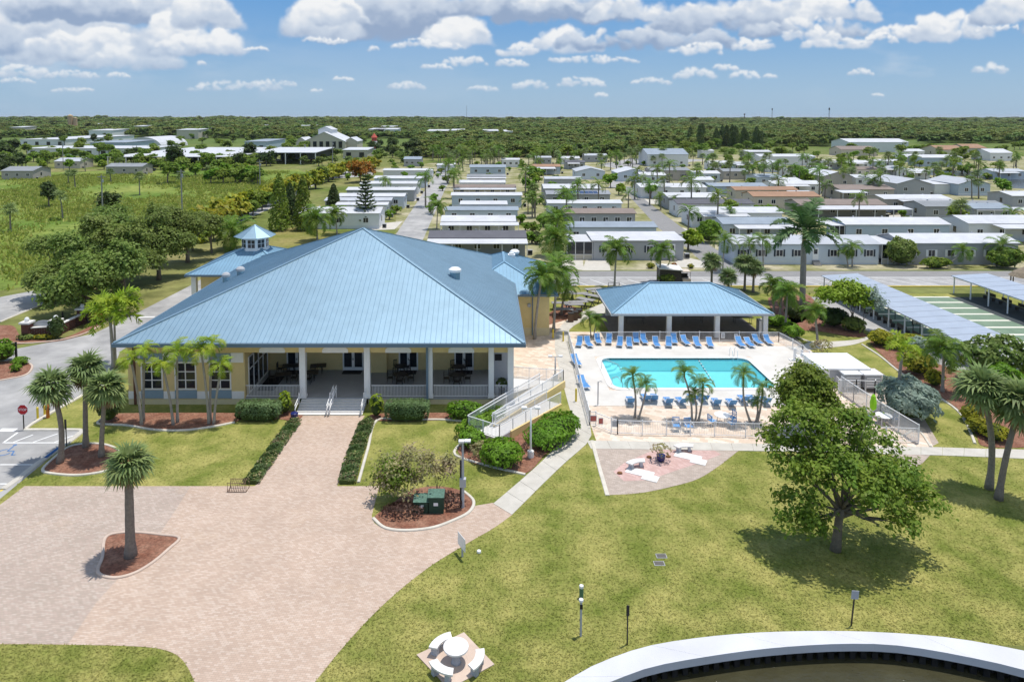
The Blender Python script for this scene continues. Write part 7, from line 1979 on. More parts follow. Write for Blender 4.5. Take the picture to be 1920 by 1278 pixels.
 if porch:
  side,pw=porch
  xa,xb=(x0-pw,x0+o-.01)if side=='l' else(x1-o+.01,x1+pw)
  slab([(xa,y0+.4,h-.25),(xb,y0+.4,h-.25),(xb,y1-.6,h-.1),(xa,y1-.6,h-.1)],'porch_roof',HR['white'])
  q=MB()
  for k in range(4):x=xa+.12+(xb-xa-.24)*k/3;q.box(x-.05,y0+.5,0,x+.05,y0+.6,h-.26)
  q.box(xa+.07,y0+.5,.9,xb,y0+.598,.98)
  q.build('porch_frame',M['white'],t)
  MB().box(xa+.1,y0+.62,.98,xb-.05,y0+.64,h-.3).build('screen',M['darkglass'],t);MB().box(xa+.1,y0+.61,.0,xb-.05,y0+.66,.9).build('kneewall',HW['beige'],t);MB().box(xa+.1,y0+.7,0,xb-.05,y1-.9,.06).build('porch_floor',M['concrete'],t)
 return t
sheet('yards',GP([(560,470),(742,438),(742,330),(690,318),(900,296),(1300,290),(1700,290),(2100,296),(2100,506),(1000,506),(985,480),(960,470)]),.006,M['yard'])
home('white gabled home nearest the camera in the row left of the narrow street',557,713,401,'white','white',9.0,3.4,.9,win=3)
home('narrow white roofed home second in the row left of the narrow street',628,727,385,'white','white',5.5,3.2,.4)
home('grey roofed home third in the row left of the narrow street',607,734,377,'grey','pale',6.5,3.2,.5)
home('white roofed home fourth in the row left of the narrow street, pale blue end wall',632,759,369,'paleblue','white',7.5,3.3,.5)
home('white roofed home fifth in the row left of the narrow street',648,778,357,'grey','white',8.0,3.3,.5)
home('white roofed home sixth in the row left of the narrow street',674,786,345,'white','white',8,3.3,.5)
home('off white home seventh in the row left of the narrow street, by the silver palm',700,800,335,'paleblue','offwhite',8,3.3,.6)
home('white low home at the far end of the row left of the narrow street',717,811,320,'white','white',9,3.2,.5,detail=False)
home('open white carport at the far end of the narrow street',818,853,310,'white','white',9,3.2,.2,gable='flat',detail=False,skirt=False,name='carport',cat='carport')
home('charcoal roofed home with a long white awning, nearest right of the narrow street',802,988,447,'grey','dark',8.0,3.3,.7,awning=(0,1,3.2),win=5)
home('white roofed home with a row of dark roof notches right of the narrow street',826,968,416,'white','white',8.0,3.3,.7,awning=(0,1.03,2.4))
home('grey blue roofed home with a white lean to, third right of the narrow street',832,973,395,'paleblue','bluegrey',6.0,3.1,.5)
home('narrow white roof above the grey blue one right of the narrow street',862,952,384,'white','white',5.0,3.4,.3,gable='flat')
home('white roofed home with grey blue wall, fifth right of the narrow street',845,980,367,'blue','white',7.0,3.3,.5)
home('brown roofed home with a white strip, right of the narrow street',850,968,352,'beige','brown',6.5,3.2,.6,awning=(0,1,2.0))
home('white roofed home behind the brown roofed one right of the narrow street',860,948,343,'white','white',7,3.2,.6)
home('grey roofed home with white front strip, near the far end of the middle row',875,949,332,'grey','grey',8,3.2,.6,awning=(0,1,2.0),detail=False)
home('blue grey home closing the far end of the middle row',880,949,314,'blue','bluegrey',10,3.4,.8,win=3)
home('grey shuttered home with screened porch nearest the parking bay',1110,1286,452,'grey','white',7.5,3.4,.35,shutters='dark',win=4,porch=('l',4.4),door=3,gable='flat')
home('grey blue roofed home with a white end section behind the nearest grey home',1064,1234,427,'paleblue','bluegrey',7.5,3.3,.6,win=6)
home('brown roofed home third from the parking bay, beyond the grass strip',1056,1194,401,'grey','brown',7.5,3.3,.7,win=6)
home('pale roofed home fourth from the parking bay, beyond the grass strip',1026,1168,382,'paleblue','offwhite',7.0,3.2,.5,win=5)
home('home with dark blue solar panels on its roof beyond the grass strip',1024,1146,365,'grey','solar',8.0,3.2,.7,solar=True)
home('wide bright white roofed home just behind the solar panels',1019,1128,354,'grey','white',12.0,3.2,.8)
home('low grey roofed home behind the wide white one',1021,1091,336,'grey','pale',7,3.2,.6,detail=False)
home('terracotta roofed home with a white carport near the far palms',993,1052,313,'blue','tan',10,3.2,.8,awning=(-.1,.8,6.0),win=3)
home('grey roofed home with white gable left of the far cul de sac',1080,1136,322,'paleblue','pale',14,3.2,1.4,gable='y',win=2)
home('white gabled home below the far cul de sac',1157,1218,325,'paleblue','offwhite',14,3.2,1.6,gable='y',win=2)
home('taupe home with dark shuttered windows below the cul de sac',1219,1295,320,'taupe','grey',11,4.0,.8,shutters='dark',win=3)
home('long blue grey home on the back street with steps, behind the royal palm',1375,1653,459,'paleblue','pale',8.5,3.4,.9,shutters='dark',win=8,door=4)
home('grey home with white shutters at the right end of the back street',1692,1915,457,'grey','offwhite',8.5,3.6,1.0,shutters='white',win=6,porch=('l',3.2))
home('narrow grey home with white awning beside the side street',1355,1492,421,'paleblue','bluegrey',8.5,3.3,.8,awning=(.15,1,3.0))
home('pale blue home with brilliant white roof and gable end porch',1585,1785,422,'blue','white',8.5,3.3,.9,win=4,porch=('l',3.0))
home('brown roofed home with a long white awning in the second right hand row',1500,1665,385,'taupe','brown',9.5,3.3,.9,awning=(.1,1.15,5.0),win=4)
home('grey roofed home with white carport in the second right hand row',1735,1892,388,'grey','grey',9.5,3.3,.9,awning=(.5,1.3,3.5),win=4)
home('pale gable fronted home at the right edge with dark carport below',1816,1990,420,'white','offwhite',10,3.6,1.0,win=4,awning=(.25,1,3.5))
home('long low pale home behind the narrow grey one at the side street',1296,1470,400,'white','offwhite',9.0,3.3,.8,win=6,awning=(.1,.6,2.5))
home('dark roofed home with black windows along the side street',1270,1416,383,'white','dark',9.0,3.3,.7,win=5)
home('big white roofed home along the side street behind the dark roofed one',1253,1354,371,'grey','white',12.0,3.3,.7)
home('long white roofed home farthest up the side street',1201,1327,352,'white','white',13.0,3.3,.7)
home('terracotta roofed cream home behind the brown roofed one',1412,1540,369,'beige','tan',9.0,3.3,.9,win=5)
home('second terracotta roofed home with white end carport',1378,1498,357,'beige','tan',8.0,3.3,.7,awning=(.8,1.15,3.0))
home('blue grey roofed home left of the terracotta pair',1331,1440,350,'blue','bluegrey',9.0,3.2,.7)
home('white roofed home with an open carport before the canal houses',1658,1786,374,'taupe','white',9.5,3.3,.7,awning=(.2,1,4.0),win=3)
home('brown gabled home with white carport in the third right hand row',1575,1680,356,'taupe','brown',12,3.2,.9,awning=(-.1,.35,5.0),win=3)
home('beige gable fronted home with two big windows in the third right hand row',1543,1600,331,'taupe','offwhite',18,4.0,1.6,gable='y',win=2)
home('grey wide gable fronted home among palms before the canal',1682,1748,345,'grey','pale',18,3.6,1.6,gable='y',win=2)
home('grey blue gable fronted home with carport by the canal dock',1797,1860,346,'blue','pale',16,3.6,1.6,gable='y',win=2)
home('white carport left of the grey blue canal home',1752,1796,346,'white','white',12,3.2,.3,gable='flat',detail=False,skirt=False,name='carport',cat='carport')
home('grey canal home at the right picture edge with screened front',1898,1990,368,'grey','white',10,3.4,.8,win=3)
home('low white roof between palms left of the brown gabled home',1467,1505,339,'beige','white',10,3.2,.6,detail=False)
home('grey roofed small home with pale end at the left of the third right hand row',1420,1468,333,'paleblue','bluegrey',12,3.2,.8,win=2)
home('tiny white gabled home among palms right of the cul de sac',1440,1474,310,'white','offwhite',12,3.2,1.8,gable='y',win=2)
home('white roofed open shelter beside the tiny white gabled home',1522,1560,316,'grey','white',9,3.2,.8,detail=False,skirt=False)
MORE=[('flat white roofed home at the start of the fourth right hand row',1300,1352,326,'paleblue','white'),('grey roofed home second in the fourth right hand row',1356,1404,322,'taupe','grey'),('off white roofed home third in the fourth right hand row',1476,1516,320,'white','offwhite'),('brown roofed low home behind the beige gable fronted one',1604,1650,318,'beige','brown'),('pale roofed low home behind the canal palms',1652,1700,316,'grey','pale'),('white roofed low home left of the canal water',1704,1746,322,'white','white'),('white roofed home farthest back in the fifth row',1330,1372,306,'white','white'),('blue walled pale roofed home in the fifth row',1376,1412,308,'blue','pale'),('grey roofed home hidden in the fifth row palms',1538,1580,306,'grey','grey'),('white roofed home in the fifth row near the boat hall',1586,1632,305,'white','white'),('off white roofed home in the fifth row by the canal bend',1640,1690,303,'paleblue','offwhite'),('small charcoal roofed home left of the cul de sac palms',1060,1098,305,'grey','dark'),('small white roofed home above the terracotta one',1052,1088,297,'white','white'),('pale roofed home at the right edge beyond the canal',1862,1925,322,'paleblue','pale'),('white roofed home right of the terracotta pair yard',1690,1726,293,'white','white'),('grey roofed home behind the pale gable at the right edge',1826,1900,392,'grey','bluegrey'),('white roofed long home behind the terracotta cream home',1450,1542,346,'white','white'),('pale roofed home left of the wide canal gable home',1604,1656,334,'white','offwhite'),('white roofed home at the bend of the side street',1200,1250,329,'paleblue','white'),('off white home beside the taupe shuttered home',1298,1340,338,'white','offwhite')]
for lb,u0,u1,ve,wl,rf in MORE:home(lb,u0,u1,ve,wl,rf,9,3.2,.8,win=3,awning=(.1,.7,2.2)if len(lb)%2 else None)
FARH=[('long white roofed storage hall at the edge of the woods',1592,1705,267,'white','white',26,7,2.2),('long white roofed block behind the small white gabled home',1425,1530,294,'white','offwhite',14,4.5,1.0),('small grey white block left of the long white roofed one',1400,1448,285,'grey','offwhite',12,4,.8),('blue walled boat hall with white roof near the canal',1728,1806,296,'blue','white',12,4.5,1.2),('brown roofed house below the white storage hall',1577,1645,281,'beige','brown',16,4,2.0),('terracotta roofed house, left of the pair near the right edge',1762,1812,281,'beige','tan',20,4,2.4),('terracotta roofed house, right of the pair near the right edge',1812,1852,278,'beige','tan',20,4,2.4),('white gabled house right of the terracotta pair',1857,1900,287,'white','white',16,4.5,2.0),('pale roofed house between the storage hall and the blue boat hall',1698,1735,284,'white','offwhite',12,4,1.2),('blue and white hall before the dark pines',1214,1292,290,'white','bluegrey',22,6,2.5),('white flat roof between the pines and the long white block',1316,1340,283,'white','white',10,4.5,.6),('dark carport roof by the far cul de sac',1096,1140,292,'grey','pale',12,3.6,.8),('low grey roof left of the far cul de sac among palms',1004,1035,296,'grey','pale',10,3.6,.6),('white roof just behind the terracotta home and palms',940,975,300,'white','white',10,3.6,.6),('small dark roofed home by the far palms',756,790,299,'grey','bluegrey',12,3.6,1.0),('dark roofed house beside the wild meadow, far left',0,62,321,'taupe','grey',12,3.4,1.4),('pale roofed house among trees above the meadow',100,150,303,'beige','pale',12,3.4,1.4),('brown walled house at the upper edge of the meadow',197,267,313,'taupe','grey',10,3.4,1.2)]
for lb,u0,u1,ve,wl,rf,dp,hh,rs in FARH:home(lb,u0,u1,ve,wl,rf,dp,hh,rs,win=3,skirt=False,name='house',cat='house',group='distant houses')
def hall(label,u0,u1,ve,dp,h,rise,wall,roof,open_=False,name='storage_shed',vr=None):
 a,b=G(u0,ve,h),G(u1,ve,h);y1=G(u0,vr,h+rise).y if vr else a.y+dp
 t=thing(name,label,'building',((a.x+b.x)/2,a.y,0),'halls and sheds beyond the meadow')
 q=MB();ym=(a.y+y1)/2
 q.add([(a.x,a.y,h),(b.x,a.y,h),(b.x,y1,h+rise),(a.x,y1,h+rise),(a.x,a.y,h+.3),(b.x,a.y,h+.3),(b.x,y1,h+rise+.3),(a.x,y1,h+rise+.3)],[(3,2,1,0),(4,5,6,7),(0,1,5,4),(1,2,6,5),(2,3,7,6),(3,0,4,7)]);q.build('roof',roof,t)
 if open_:
  n=max(3,int((b.x-a.x)/8))
  for k in range(n+1):x=a.x+.3+(b.x-a.x-.6)*k/n;MB().box(x-.2,a.y+.3,0,x+.2,a.y+.7,h-.01).build('post',M['white'],t)
  MB().box(a.x+.5,y1-1.2,0,b.x-.5,y1-.8,h-.01).build('rear_wall',wall,t)
 else:
  MB().box(a.x+.5,a.y+.5,0,b.x-.5,y1-.5,h-.01).build('wall',wall,t)
  n=max(2,int((b.x-a.x)/9))
  for k in range(n):x=a.x+(b.x-a.x)*(k+.5)/n;MB().box(x-1.5,a.y+.4,.2,x+1.5,a.y+.495,min(h-.5,3.2)).build('door',M['darkglass'],t)
 return t
hall('very long white open storage roof across the meadow',200,440,295,30,5,.6,HW['grey'],HR['white'],True,vr=280)
hall('second long pale storage roof behind the first',287,456,286,20,5,.4,HW['grey'],HR['offwhite'],True,vr=277)
hall('broad white storage roof right of the long ones',477,592,287,26,6,.8,HW['grey'],HR['white'],True,vr=277)
hall('long low white roof at the left beyond the trees',47,285,279,14,4.5,.4,HW['white'],HR['offwhite'],False,vr=274)
hall('white low building at the far left among trees',36,122,262,20,5,.5,HW['white'],HR['offwhite'],False,vr=254)
hall('blue fronted hall beside the round roofed one',167,235,268,24,6.5,.4,HW['blue'],HR['bluegrey'],False,vr=263)
hall('yellowish low building behind the hedge by the crossroad',641,690,282,14,4.5,.6,HW['beige'],HR['offwhite'],False,vr=277)
hall('pale blue tank like hall behind the storage roofs',457,500,266,16,6,.4,HW['blue'],HR['bluegrey'],False,vr=261)
for i,(u0,u1,v)in enumerate(((165,210,245),(700,745,243),(800,840,246),(845,870,245),(905,935,246),(945,962,247),(1375,1400,222.6),(1445,1475,222.6),(1210,1240,223),(1255,1300,222.8),(60,125,221),(150,176,221.5),(690,720,243))):
 hall(['pale block left of the far silos row','white block in the trees beyond the crossroad','white flat block, first of three beyond the woods edge','white flat block, second of three beyond the woods edge','white flat block, third of three beyond the woods edge','small white roof right of the three flat blocks','white block on the horizon below the dark tower','white block on the horizon right of the dark tower','first white speck of a building on the horizon left of the tower','second white speck of a building on the horizon left of the tower','long pale block on the horizon at the far left','small pale block on the horizon left of the silos','second white block in the trees beyond the crossroad'][i],u0,u1,v,40,9 if v>230 else 14,1.0,HW['white'],HR['white'])
for lb,u0,u1,v in(('low white roof in the woods above the stepped hall',560,590,236),('long pale roof in the woods left of the stepped hall',330,372,244),('white roof in the woods right of the silos',168,186,233),('grey roof in the woods above the long storage roofs',395,430,240),('tiny white roof in the woods below the first horizon block',250,268,237),('pale roof in the woods above the red and white tower',712,742,238),('white roof deep in the woods at the far left',18,44,239),('grey roof deep in the woods, centre left',470,494,236),('thin pale roof near the horizon above the stepped hall',640,676,230)):hall(lb,u0,u1,v,30,10,1.0,HW['beige'],HR['offwhite'])
a,b=G(235,277,0),G(303,277,0);t=thing('round_roofed_hall','white round roofed hall beyond the long storage roofs','building',(a.x,a.y,0));q=MB();n=12;L_=50;Rr=(b.x-a.x)/2
vs=[]
for yy in(a.y,a.y+L_):
 for k in range(n+1):w=math.pi*k/n;vs.append(((a.x+b.x)/2-Rr*math.cos(w),yy,8.5*math.sin(w)))
q.add(vs,[(k,k+1,k+n+2,k+n+1)[::-1]for k in range(n)]+[tuple(range(n+1))]);q.build('barrel_roof',HR['white'],t);MB().box((a.x+b.x)/2-3,a.y-.3,0,(a.x+b.x)/2+3,a.y-.05,4.5).build('door',HW['grey'],t)
MB().box(a.x-6,a.y-1,0,a.x-.2,a.y+12,6).build('red_annex',mat('red_cladding',(.36,.10,.06),.8),t)
def gabled(t,x0,x1,y0,y1,h,rise,wall,roof,nm='wall'):
 xm=(x0+x1)/2;q=MB();q.box(x0+.4,y0+.4,0,x1-.4,y1-.4,h);q.face([(x0+.4,y0+.4,h),(x1-.4,y0+.4,h),(xm,y0+.4,h+rise)]);q.face([(x1-.4,y1-.4,h),(x0+.4,y1-.4,h),(xm,y1-.4,h+rise)]);q.build(nm,wall,t)
 for xa,xb,za,zb in((x0,xm,h-.1,h+rise),(xm,x1,h+rise,h-.1)):
  q=MB();q.add([(xa,y0,za),(xb,y0,zb),(xb,y1,zb),(xa,y1,za),(xa,y0,za+.3),(xb,y0,zb+.3),(xb,y1,zb+.3),(xa,y1,za+.3)],[(3,2,1,0),(4,5,6,7),(0,1,5,4),(1,2,6,5),(2,3,7,6),(3,0,4,7)]);q.build('roof',roof,t)
Yh=G(600,280).y;t=thing('stepped_hall','big pale hall with stepped gable roofs and a raised lantern','building',(GX(600,270,Yh),Yh,0))
X=lambda u:GX(u,265,Yh)
gabled(t,X(568),X(648),Yh,Yh+40,GZ(266,Yh),GZ(248,Yh)-GZ(266,Yh),HW['beige'],HR['offwhite'])
gabled(t,X(590),X(618),Yh+10,Yh+30,GZ(244,Yh),GZ(238,Yh)-GZ(244,Yh),HW['white'],HR['white'],'lantern')
gabled(t,X(550),X(572),Yh+5,Yh+30,GZ(266,Yh),3,HW['beige'],HR['offwhite'],'left_wing');gabled(t,X(642),X(668),Yh+5,Yh+30,GZ(266,Yh),3,HW['beige'],HR['offwhite'],'right_wing')
for k in range(6):x=X(572)+(X(644)-X(572))*(k+.5)/6;MB().box(x-1.4,Yh+.25,1,x+1.4,Yh+.395,6).build('window',M['darkglass'],t)
Yk=G(702,284).y;t=thing('striped_tower','small red and white tower beside the crossroad','tower',(GX(702,284,Yk),Yk,0));zt=GZ(258,Yk)
for k in range(4):MB().lathe([(3.2-.4*k,zt*k/4),(2.8-.4*k,zt*(k+1)/4-.02)],10).build('band',mat('tower_red',(.5,.08,.06),.7)if k%2 else M['white'],t,local=True)
MB().lathe([(2.4,zt),(.2,zt+3)],10).build('roof',mat('tower_roof',(.5,.10,.07),.7),t,local=True)
Ys=1150;t=thing('silo','taller tan silo on the far left horizon','silo',(GX(132,225,Ys),Ys,0),'tan silos');M['silo']=mat('tan_silo',(.48,.36,.22),.85,var=.08,scale=.2)
MB().lathe([(4.2,0),(4.2,GZ(217,Ys)),(1,GZ(216,Ys)+1)],14).build('body',M['silo'],t,local=True);MB().box(-1,-5.2,0,1,-4.25,GZ(217.5,Ys)).build('ladder_shaft',M['silo'],t,local=True)
t=thing('silo','shorter tan silo with a red brown base on the far left horizon','silo',(GX(141,225,Ys),Ys,0),'tan silos');MB().lathe([(3.2,0),(3.2,GZ(221,Ys)),(.8,GZ(220,Ys))],14).build('body',M['silo'],t,local=True);MB().box(-2,-8,0,7,-3.3,9).build('base_block',M['terracotta'],t,local=True)
for lb,u,vt,Y,w_ in(('thin radio mast above the middle of the woods',875,198,2600,.5),('tall mast with a crown of antennas on the horizon, left one',1448,203,2600,.9),('tall mast with a thick antenna head on the horizon, right one',1555,202,2200,1.0),('dark control tower on the horizon',1396,213,3000,1.6)):
 t=thing('radio_mast',lb,'mast',(GX(u,vt,Y),Y,0));z=GZ(vt,Y)
 MB().tube([(0,0,0),(0,0,z)],[w_*1.2,w_*.7],6).build('mast',M['patio_furn'],t,local=True)
 if u>1000:MB().lathe([(w_*2,z-8 if u!=1396 else z-6),(w_*2.4,z-2),(w_,z)],8).build('antenna_head',M['patio_furn'],t,local=True)
for lb,u,v,vt,dx in(('grey utility pole in the wild meadow with cross arm',342,410,318,0),('dark wooden pole beside bushes in the meadow, left',193,405,328,0),('pole behind the meadow houses, far left',119,318,268,0),('pole right of the meadow by the hedge corner',488,363,300,0),('pole beside the crossroad by the white hall',624,316,264,0),('slim pole left of the red and white tower',572,300,270,0)):
 P=G(u,v);h=HT(u,v,vt);t=thing('utility_pole',lb,'utility pole',P,'utility poles')
 MB().tube([(0,0,0),(0,0,h)],[.2,.14],7).build('pole',M['weather'],t,local=True);MB().box(-1.0,-.08,h-.6,1.0,.08,h-.42).build('cross_arm',M['weather'],t,local=True);MB().lathe([(.2,h-1.9),(.22,h-1.2),(.1,h-1.1)],8,(.3,0)).build('transformer',M['grey_wall'],t,local=True)
def car(col,nm):
 t=thing('parked_car','x','car');m=mat(nm,col,.3,spec=.6,coat=.5)
 q=MB();prof=[(-2.2,.45),(-2.25,.8),(-1.9,.95),(-1.1,1.0),(-.5,1.42),(.9,1.45),(1.5,1.02),(2.15,.98),(2.25,.6),(2.2,.42)]
 n=len(prof);q.add([(x,-.85,z)for x,z in prof]+[(x,.85,z)for x,z in prof],[tuple(range(n))[::-1],tuple(range(n,2*n))]+[(k,(k+1)%n,(k+1)%n+n,k+n)for k in range(n)]);q.build('body',m,t,local=True)
 q=MB();q.box(-.95,-.86,1.02,1.25,.86,1.36);q.build('window',M['darkglass'],t,local=True)
 for x in(-1.4,1.4):
  for y in(-.8,.8):w_=MB().lathe([(.3,-.1),(.33,-.06),(.33,.06),(.3,.1)],12).build('wheel',M['black'],t,local=True);w_.location=(x,y,.33);w_.rotation_euler=(R(90),0,0)
 return Proto(t)
CARS={'white':car((.7,.7,.7),'white_car_paint'),'dark':car((.03,.035,.045),'dark_car_paint'),'silver':car((.35,.36,.38),'silver_car_paint'),'red':car((.28,.03,.03),'red_car_paint')}
for c,u,v,rot,lb in(('dark',1675,402,20,'dark car under the carport of the grey roofed home'),('white',1752,322,15,'white car parked before the blue boat hall'),('dark',1790,309,40,'dark blue car beside the blue boat hall'),('dark',283,321,10,'dark pickup beside the brown meadow house'),('red',1722,389,90,'red car under the white carport'),('silver',500,300,0,'first silver car by the storage roofs'),('white',520,303,5,'white car by the storage roofs'),('dark',545,299,0,'dark car by the storage roofs'),('red',590,302,10,'red car by the crossroad'),('white',650,298,0,'white van like car by the crossroad hall'),('silver',1255,381,20,'silver car behind the solar roofed home'),('white',1500,322,10,'white car among the palms of the third right hand row'),('dark',1480,326,0,'dark car among the palms of the third right hand row')):
 CARS[c].place(G(u,v),R(rot),1.0,lb,'parked cars')
sheet('canal',GP([(1700,327),(1760,318),(1960,330),(1960,356),(1880,352),(1860,335),(1790,330)]),.03,M['canal'])
dk_=thing('boat_dock','grey boat dock with pilings at the right edge canal','dock',G(1880,336))
MB().box(-14,-1,.5,10,1,.8).build('deck',M['weather'],dk_,local=True)
for k in range(9):MB().tube([(-13+2.8*k,-1.2,0),(-13+2.8*k,-1.2,2.0)],.15,6).build('piling',M['weather'],dk_,local=True)
# ------------------------------------------------------------------ trees and palms among the homes
ORD='first second third fourth fifth sixth seventh eighth ninth tenth eleventh twelfth thirteenth fourteenth fifteenth sixteenth seventeenth eighteenth nineteenth twentieth'.split()
def scatter(kind,spots,label,group,palm_=True,smin=1.0,smax=1.4):
 """plants of one kind; each is told apart by its band of depth and its order from the left"""
 pr=(MP if palm_ else MT)[kind]
 nb=max(1,math.ceil(len(spots)/18));bands=sorted(spots,key=lambda p:-p[1]);k=math.ceil(len(spots)/nb);i=0
 for q in range(nb):
  row=sorted(bands[q*k:(q+1)*k])
  bn='' if nb==1 else('nearest band, ' if q==0 else 'farthest band, ' if q==nb-1 else 'middle band, ' if nb==3 else '%s band back, '%ORD[q])
  for j,(u,v)in enumerate(row):
   pr[i%len(pr)].place(G(u,v),rng.uniform(0,6.28),rng.uniform(smin,smax),label if len(spots)==1 else '%s, %s%s'%(label,bn,'rightmost' if j==len(row)-1 else 'leftmost' if j==0 else ORD[j]+' from left'),group);i+=1
scatter('orange',[(676,342)],'flame tree covered in orange blossom beside the avenue hedge',None,False,1.15,1.15)
for pr_,u,v,lb in((conifer('norfolk_pine',12.5,3.2,3,'leaf_dark',True),686,425,'tall tiered norfolk pine behind the clubhouse roof'),(conifer('columnar_conifer',12.5,2.6,4,'leaf_tree'),525,432,'left one of the tall dark conifers by the cupola'),(conifer('columnar_conifer',12.0,2.4,5,'leaf_tree'),569,432,'right one of the tall dark conifers by the cupola'),(conifer('columnar_conifer',9.5,2.2,6,'leaf_dark'),545,420,'shorter dark conifer between the two tall ones'),(conifer('columnar_conifer',8.0,2.2,8,'leaf_dark'),626,405,'dark conifer right of the white gabled home')):
 pr_.place(G(u,v),0,1,lb)
gold=[]
for k in range(44):
 s=k/43;u=366+(706-366)*s;v=468+(312-468)*s**.66
 gold.append((u+rng.uniform(-7,7),v+rng.uniform(-5,5)))
scatter('gold',gold,'golden palm clump in the hedge along the avenue','golden palm hedge along the avenue',False,1.1,1.7)
hedge2=[]
for k in range(26):
 s=k/25;hedge2.append((395+(715-395)*s+rng.uniform(-8,8),478+(306-478)*s**.62+rng.uniform(-4,4)-6))
scatter('tree',hedge2,'green tree in the hedge along the avenue','green trees in the avenue hedge',False,.6,1.0)
scatter('fan',[(20,435),(118,412),(262,366),(141,352),(160,322),(208,342),(224,322),(390,337),(340,352),(128,345)],'cabbage palm in the wild meadow','cabbage palms in the meadow',True,.95,1.25)
scatter('dark',[(92,390),(197,402)],'dark tree alone in the wild meadow','dark trees in the meadow',False,.95,1.0)
def rnd(n,u0,u1,v0,v1):return[(rng.uniform(u0,u1),rng.uniform(v0,v1))for _ in range(n)]
scatter('tree',rnd(44,-10,480,303,318)+rnd(22,290,490,314,346),'leafy tree in the meadow belt','tree belt beyond the meadow',False,.8,1.3)
scatter('bright',rnd(18,0,330,305,320)+rnd(16,330,480,320,346),'bright young tree beyond the meadow','bright trees beyond the meadow',False,.9,1.3)
scatter('dark',[(15,330),(-10,320),(30,305),(2,300),(12,312),(40,318),(28,292),(-12,296),(10,286),(330,318),(250,306),(470,306),(500,312),(440,318)],'dark tree at the rim of the meadow belt','dark trees beyond the meadow',False,1.1,1.6)
scatter('tree',rnd(34,790,1300,284,300),'leafy tree at the woods edge','leafy trees at the edge of the woods',False,.9,1.5)
scatter('bush',rnd(50,560,1300,306,345)+rnd(30,990,1060,330,470),'garden bush among the left rows','garden bushes among the left rows',False,.9,1.6)
scatter('queen',[(808,402),(798,388),(852,372),(840,345),(835,330),(842,322),(868,322),(860,330),(850,352),(990,402),(1003,408),(985,372),(722,372)],'feather palm along the narrow street','palms along the narrow street')
scatter('bush',[(730,412),(742,402),(770,372),(780,360),(790,352),(800,340),(808,330),(806,398),(812,380),(830,358),(975,420),(985,432),(1000,390),(990,352),(985,340),(700,424)],'garden bush along the narrow street','garden bushes on the narrow street',False,.9,1.4)
scatter('fan',[(998,408),(1002,398)],'shaggy fan palm on the grass strip','fan palms on the grass strip')
scatter('bright',[(990,360),(1000,342),(1140,345),(1145,352),(1160,366),(1220,372),(1290,470),(1002,335)],'bright bushy tree between the home rows','bright bushy trees between the rows',False,.7,1.1)
scatter('queen',[(1056,396),(1070,400),(1062,412),(1084,392),(1122,392),(1178,392),(1190,374),(1200,362),(1218,384),(1239,394),(1246,372),(1232,360),(1262,398),(1195,352),(1296,398),(1290,440),(1255,350)],'feather palm beyond the grass strip','palms between the right hand homes')
scatter('queen',rnd(40,1300,1910,318,352)+[(1460,365),(1536,372),(1546,372),(1636,372),(1650,372),(1700,345),(1735,345),(1610,420),(1345,428),(1365,425)],'feather palm among the right hand homes','palms in the right hand rows')
scatter('fan',rnd(44,1300,1910,303,345)+[(1792,420),(1800,432),(1822,372),(1835,372)],'fan palm among the right hand homes','fan palms in the right hand rows')
scatter('tree',rnd(34,1300,1910,300,330)+[(1512,340),(1520,338),(1530,342),(1765,340),(1790,425),(1410,355),(1370,412)],'leafy tree among the right hand homes','leafy trees in the right hand rows',False,.6,.95)
scatter('bush',rnd(40,1300,1900,318,352)+[(1420,405),(1440,402),(1450,404),(1432,405),(1640,430),(1700,430),(1560,440),(1690,408)],'round bush among the right hand homes','garden bushes in the right hand rows',False,1.0,1.6)
scatter('bright',[(1518,352),(1500,345),(1760,334),(1690,310),(1675,308),(1880,365),(1600,300)],'bright green tree among the right hand rows','bright trees in the right hand rows',False,.9,1.5)
scatter('fan',rnd(44,960,1300,294,314)+rnd(18,840,960,300,316),'small fan palm round the cul de sac','far fan palms')
scatter('queen',rnd(34,800,970,288,312)+rnd(20,1000,1230,296,328),'tall feather palm in the far grove','far palm grove')
scatter('olive',rnd(40,-20,700,249,274),'olive tree round the far sheds','olive trees round the far sheds',False,1.0,1.6)
scatter('dark',rnd(24,-20,700,250,276),'dark tree round the far sheds','dark trees round the far sheds',False,.9,1.4)
scatter('dark',rnd(16,690,790,280,302),'dark tree at the avenue end','dark clump at the avenue end',False,1.0,1.5)
scatter('olive',rnd(40,430,770,288,312),'olive green tree by the crossroad','trees by the crossroad',False,.7,1.2)
scatter('tree',rnd(40,1300,1920,280,302),'leafy tree behind the right hand homes','trees behind the right hand homes',False,.9,1.4)
scatter('tree',rnd(60,-20,640,258,302),'leafy tree among the storage halls','trees among the halls',False,.8,1.4)
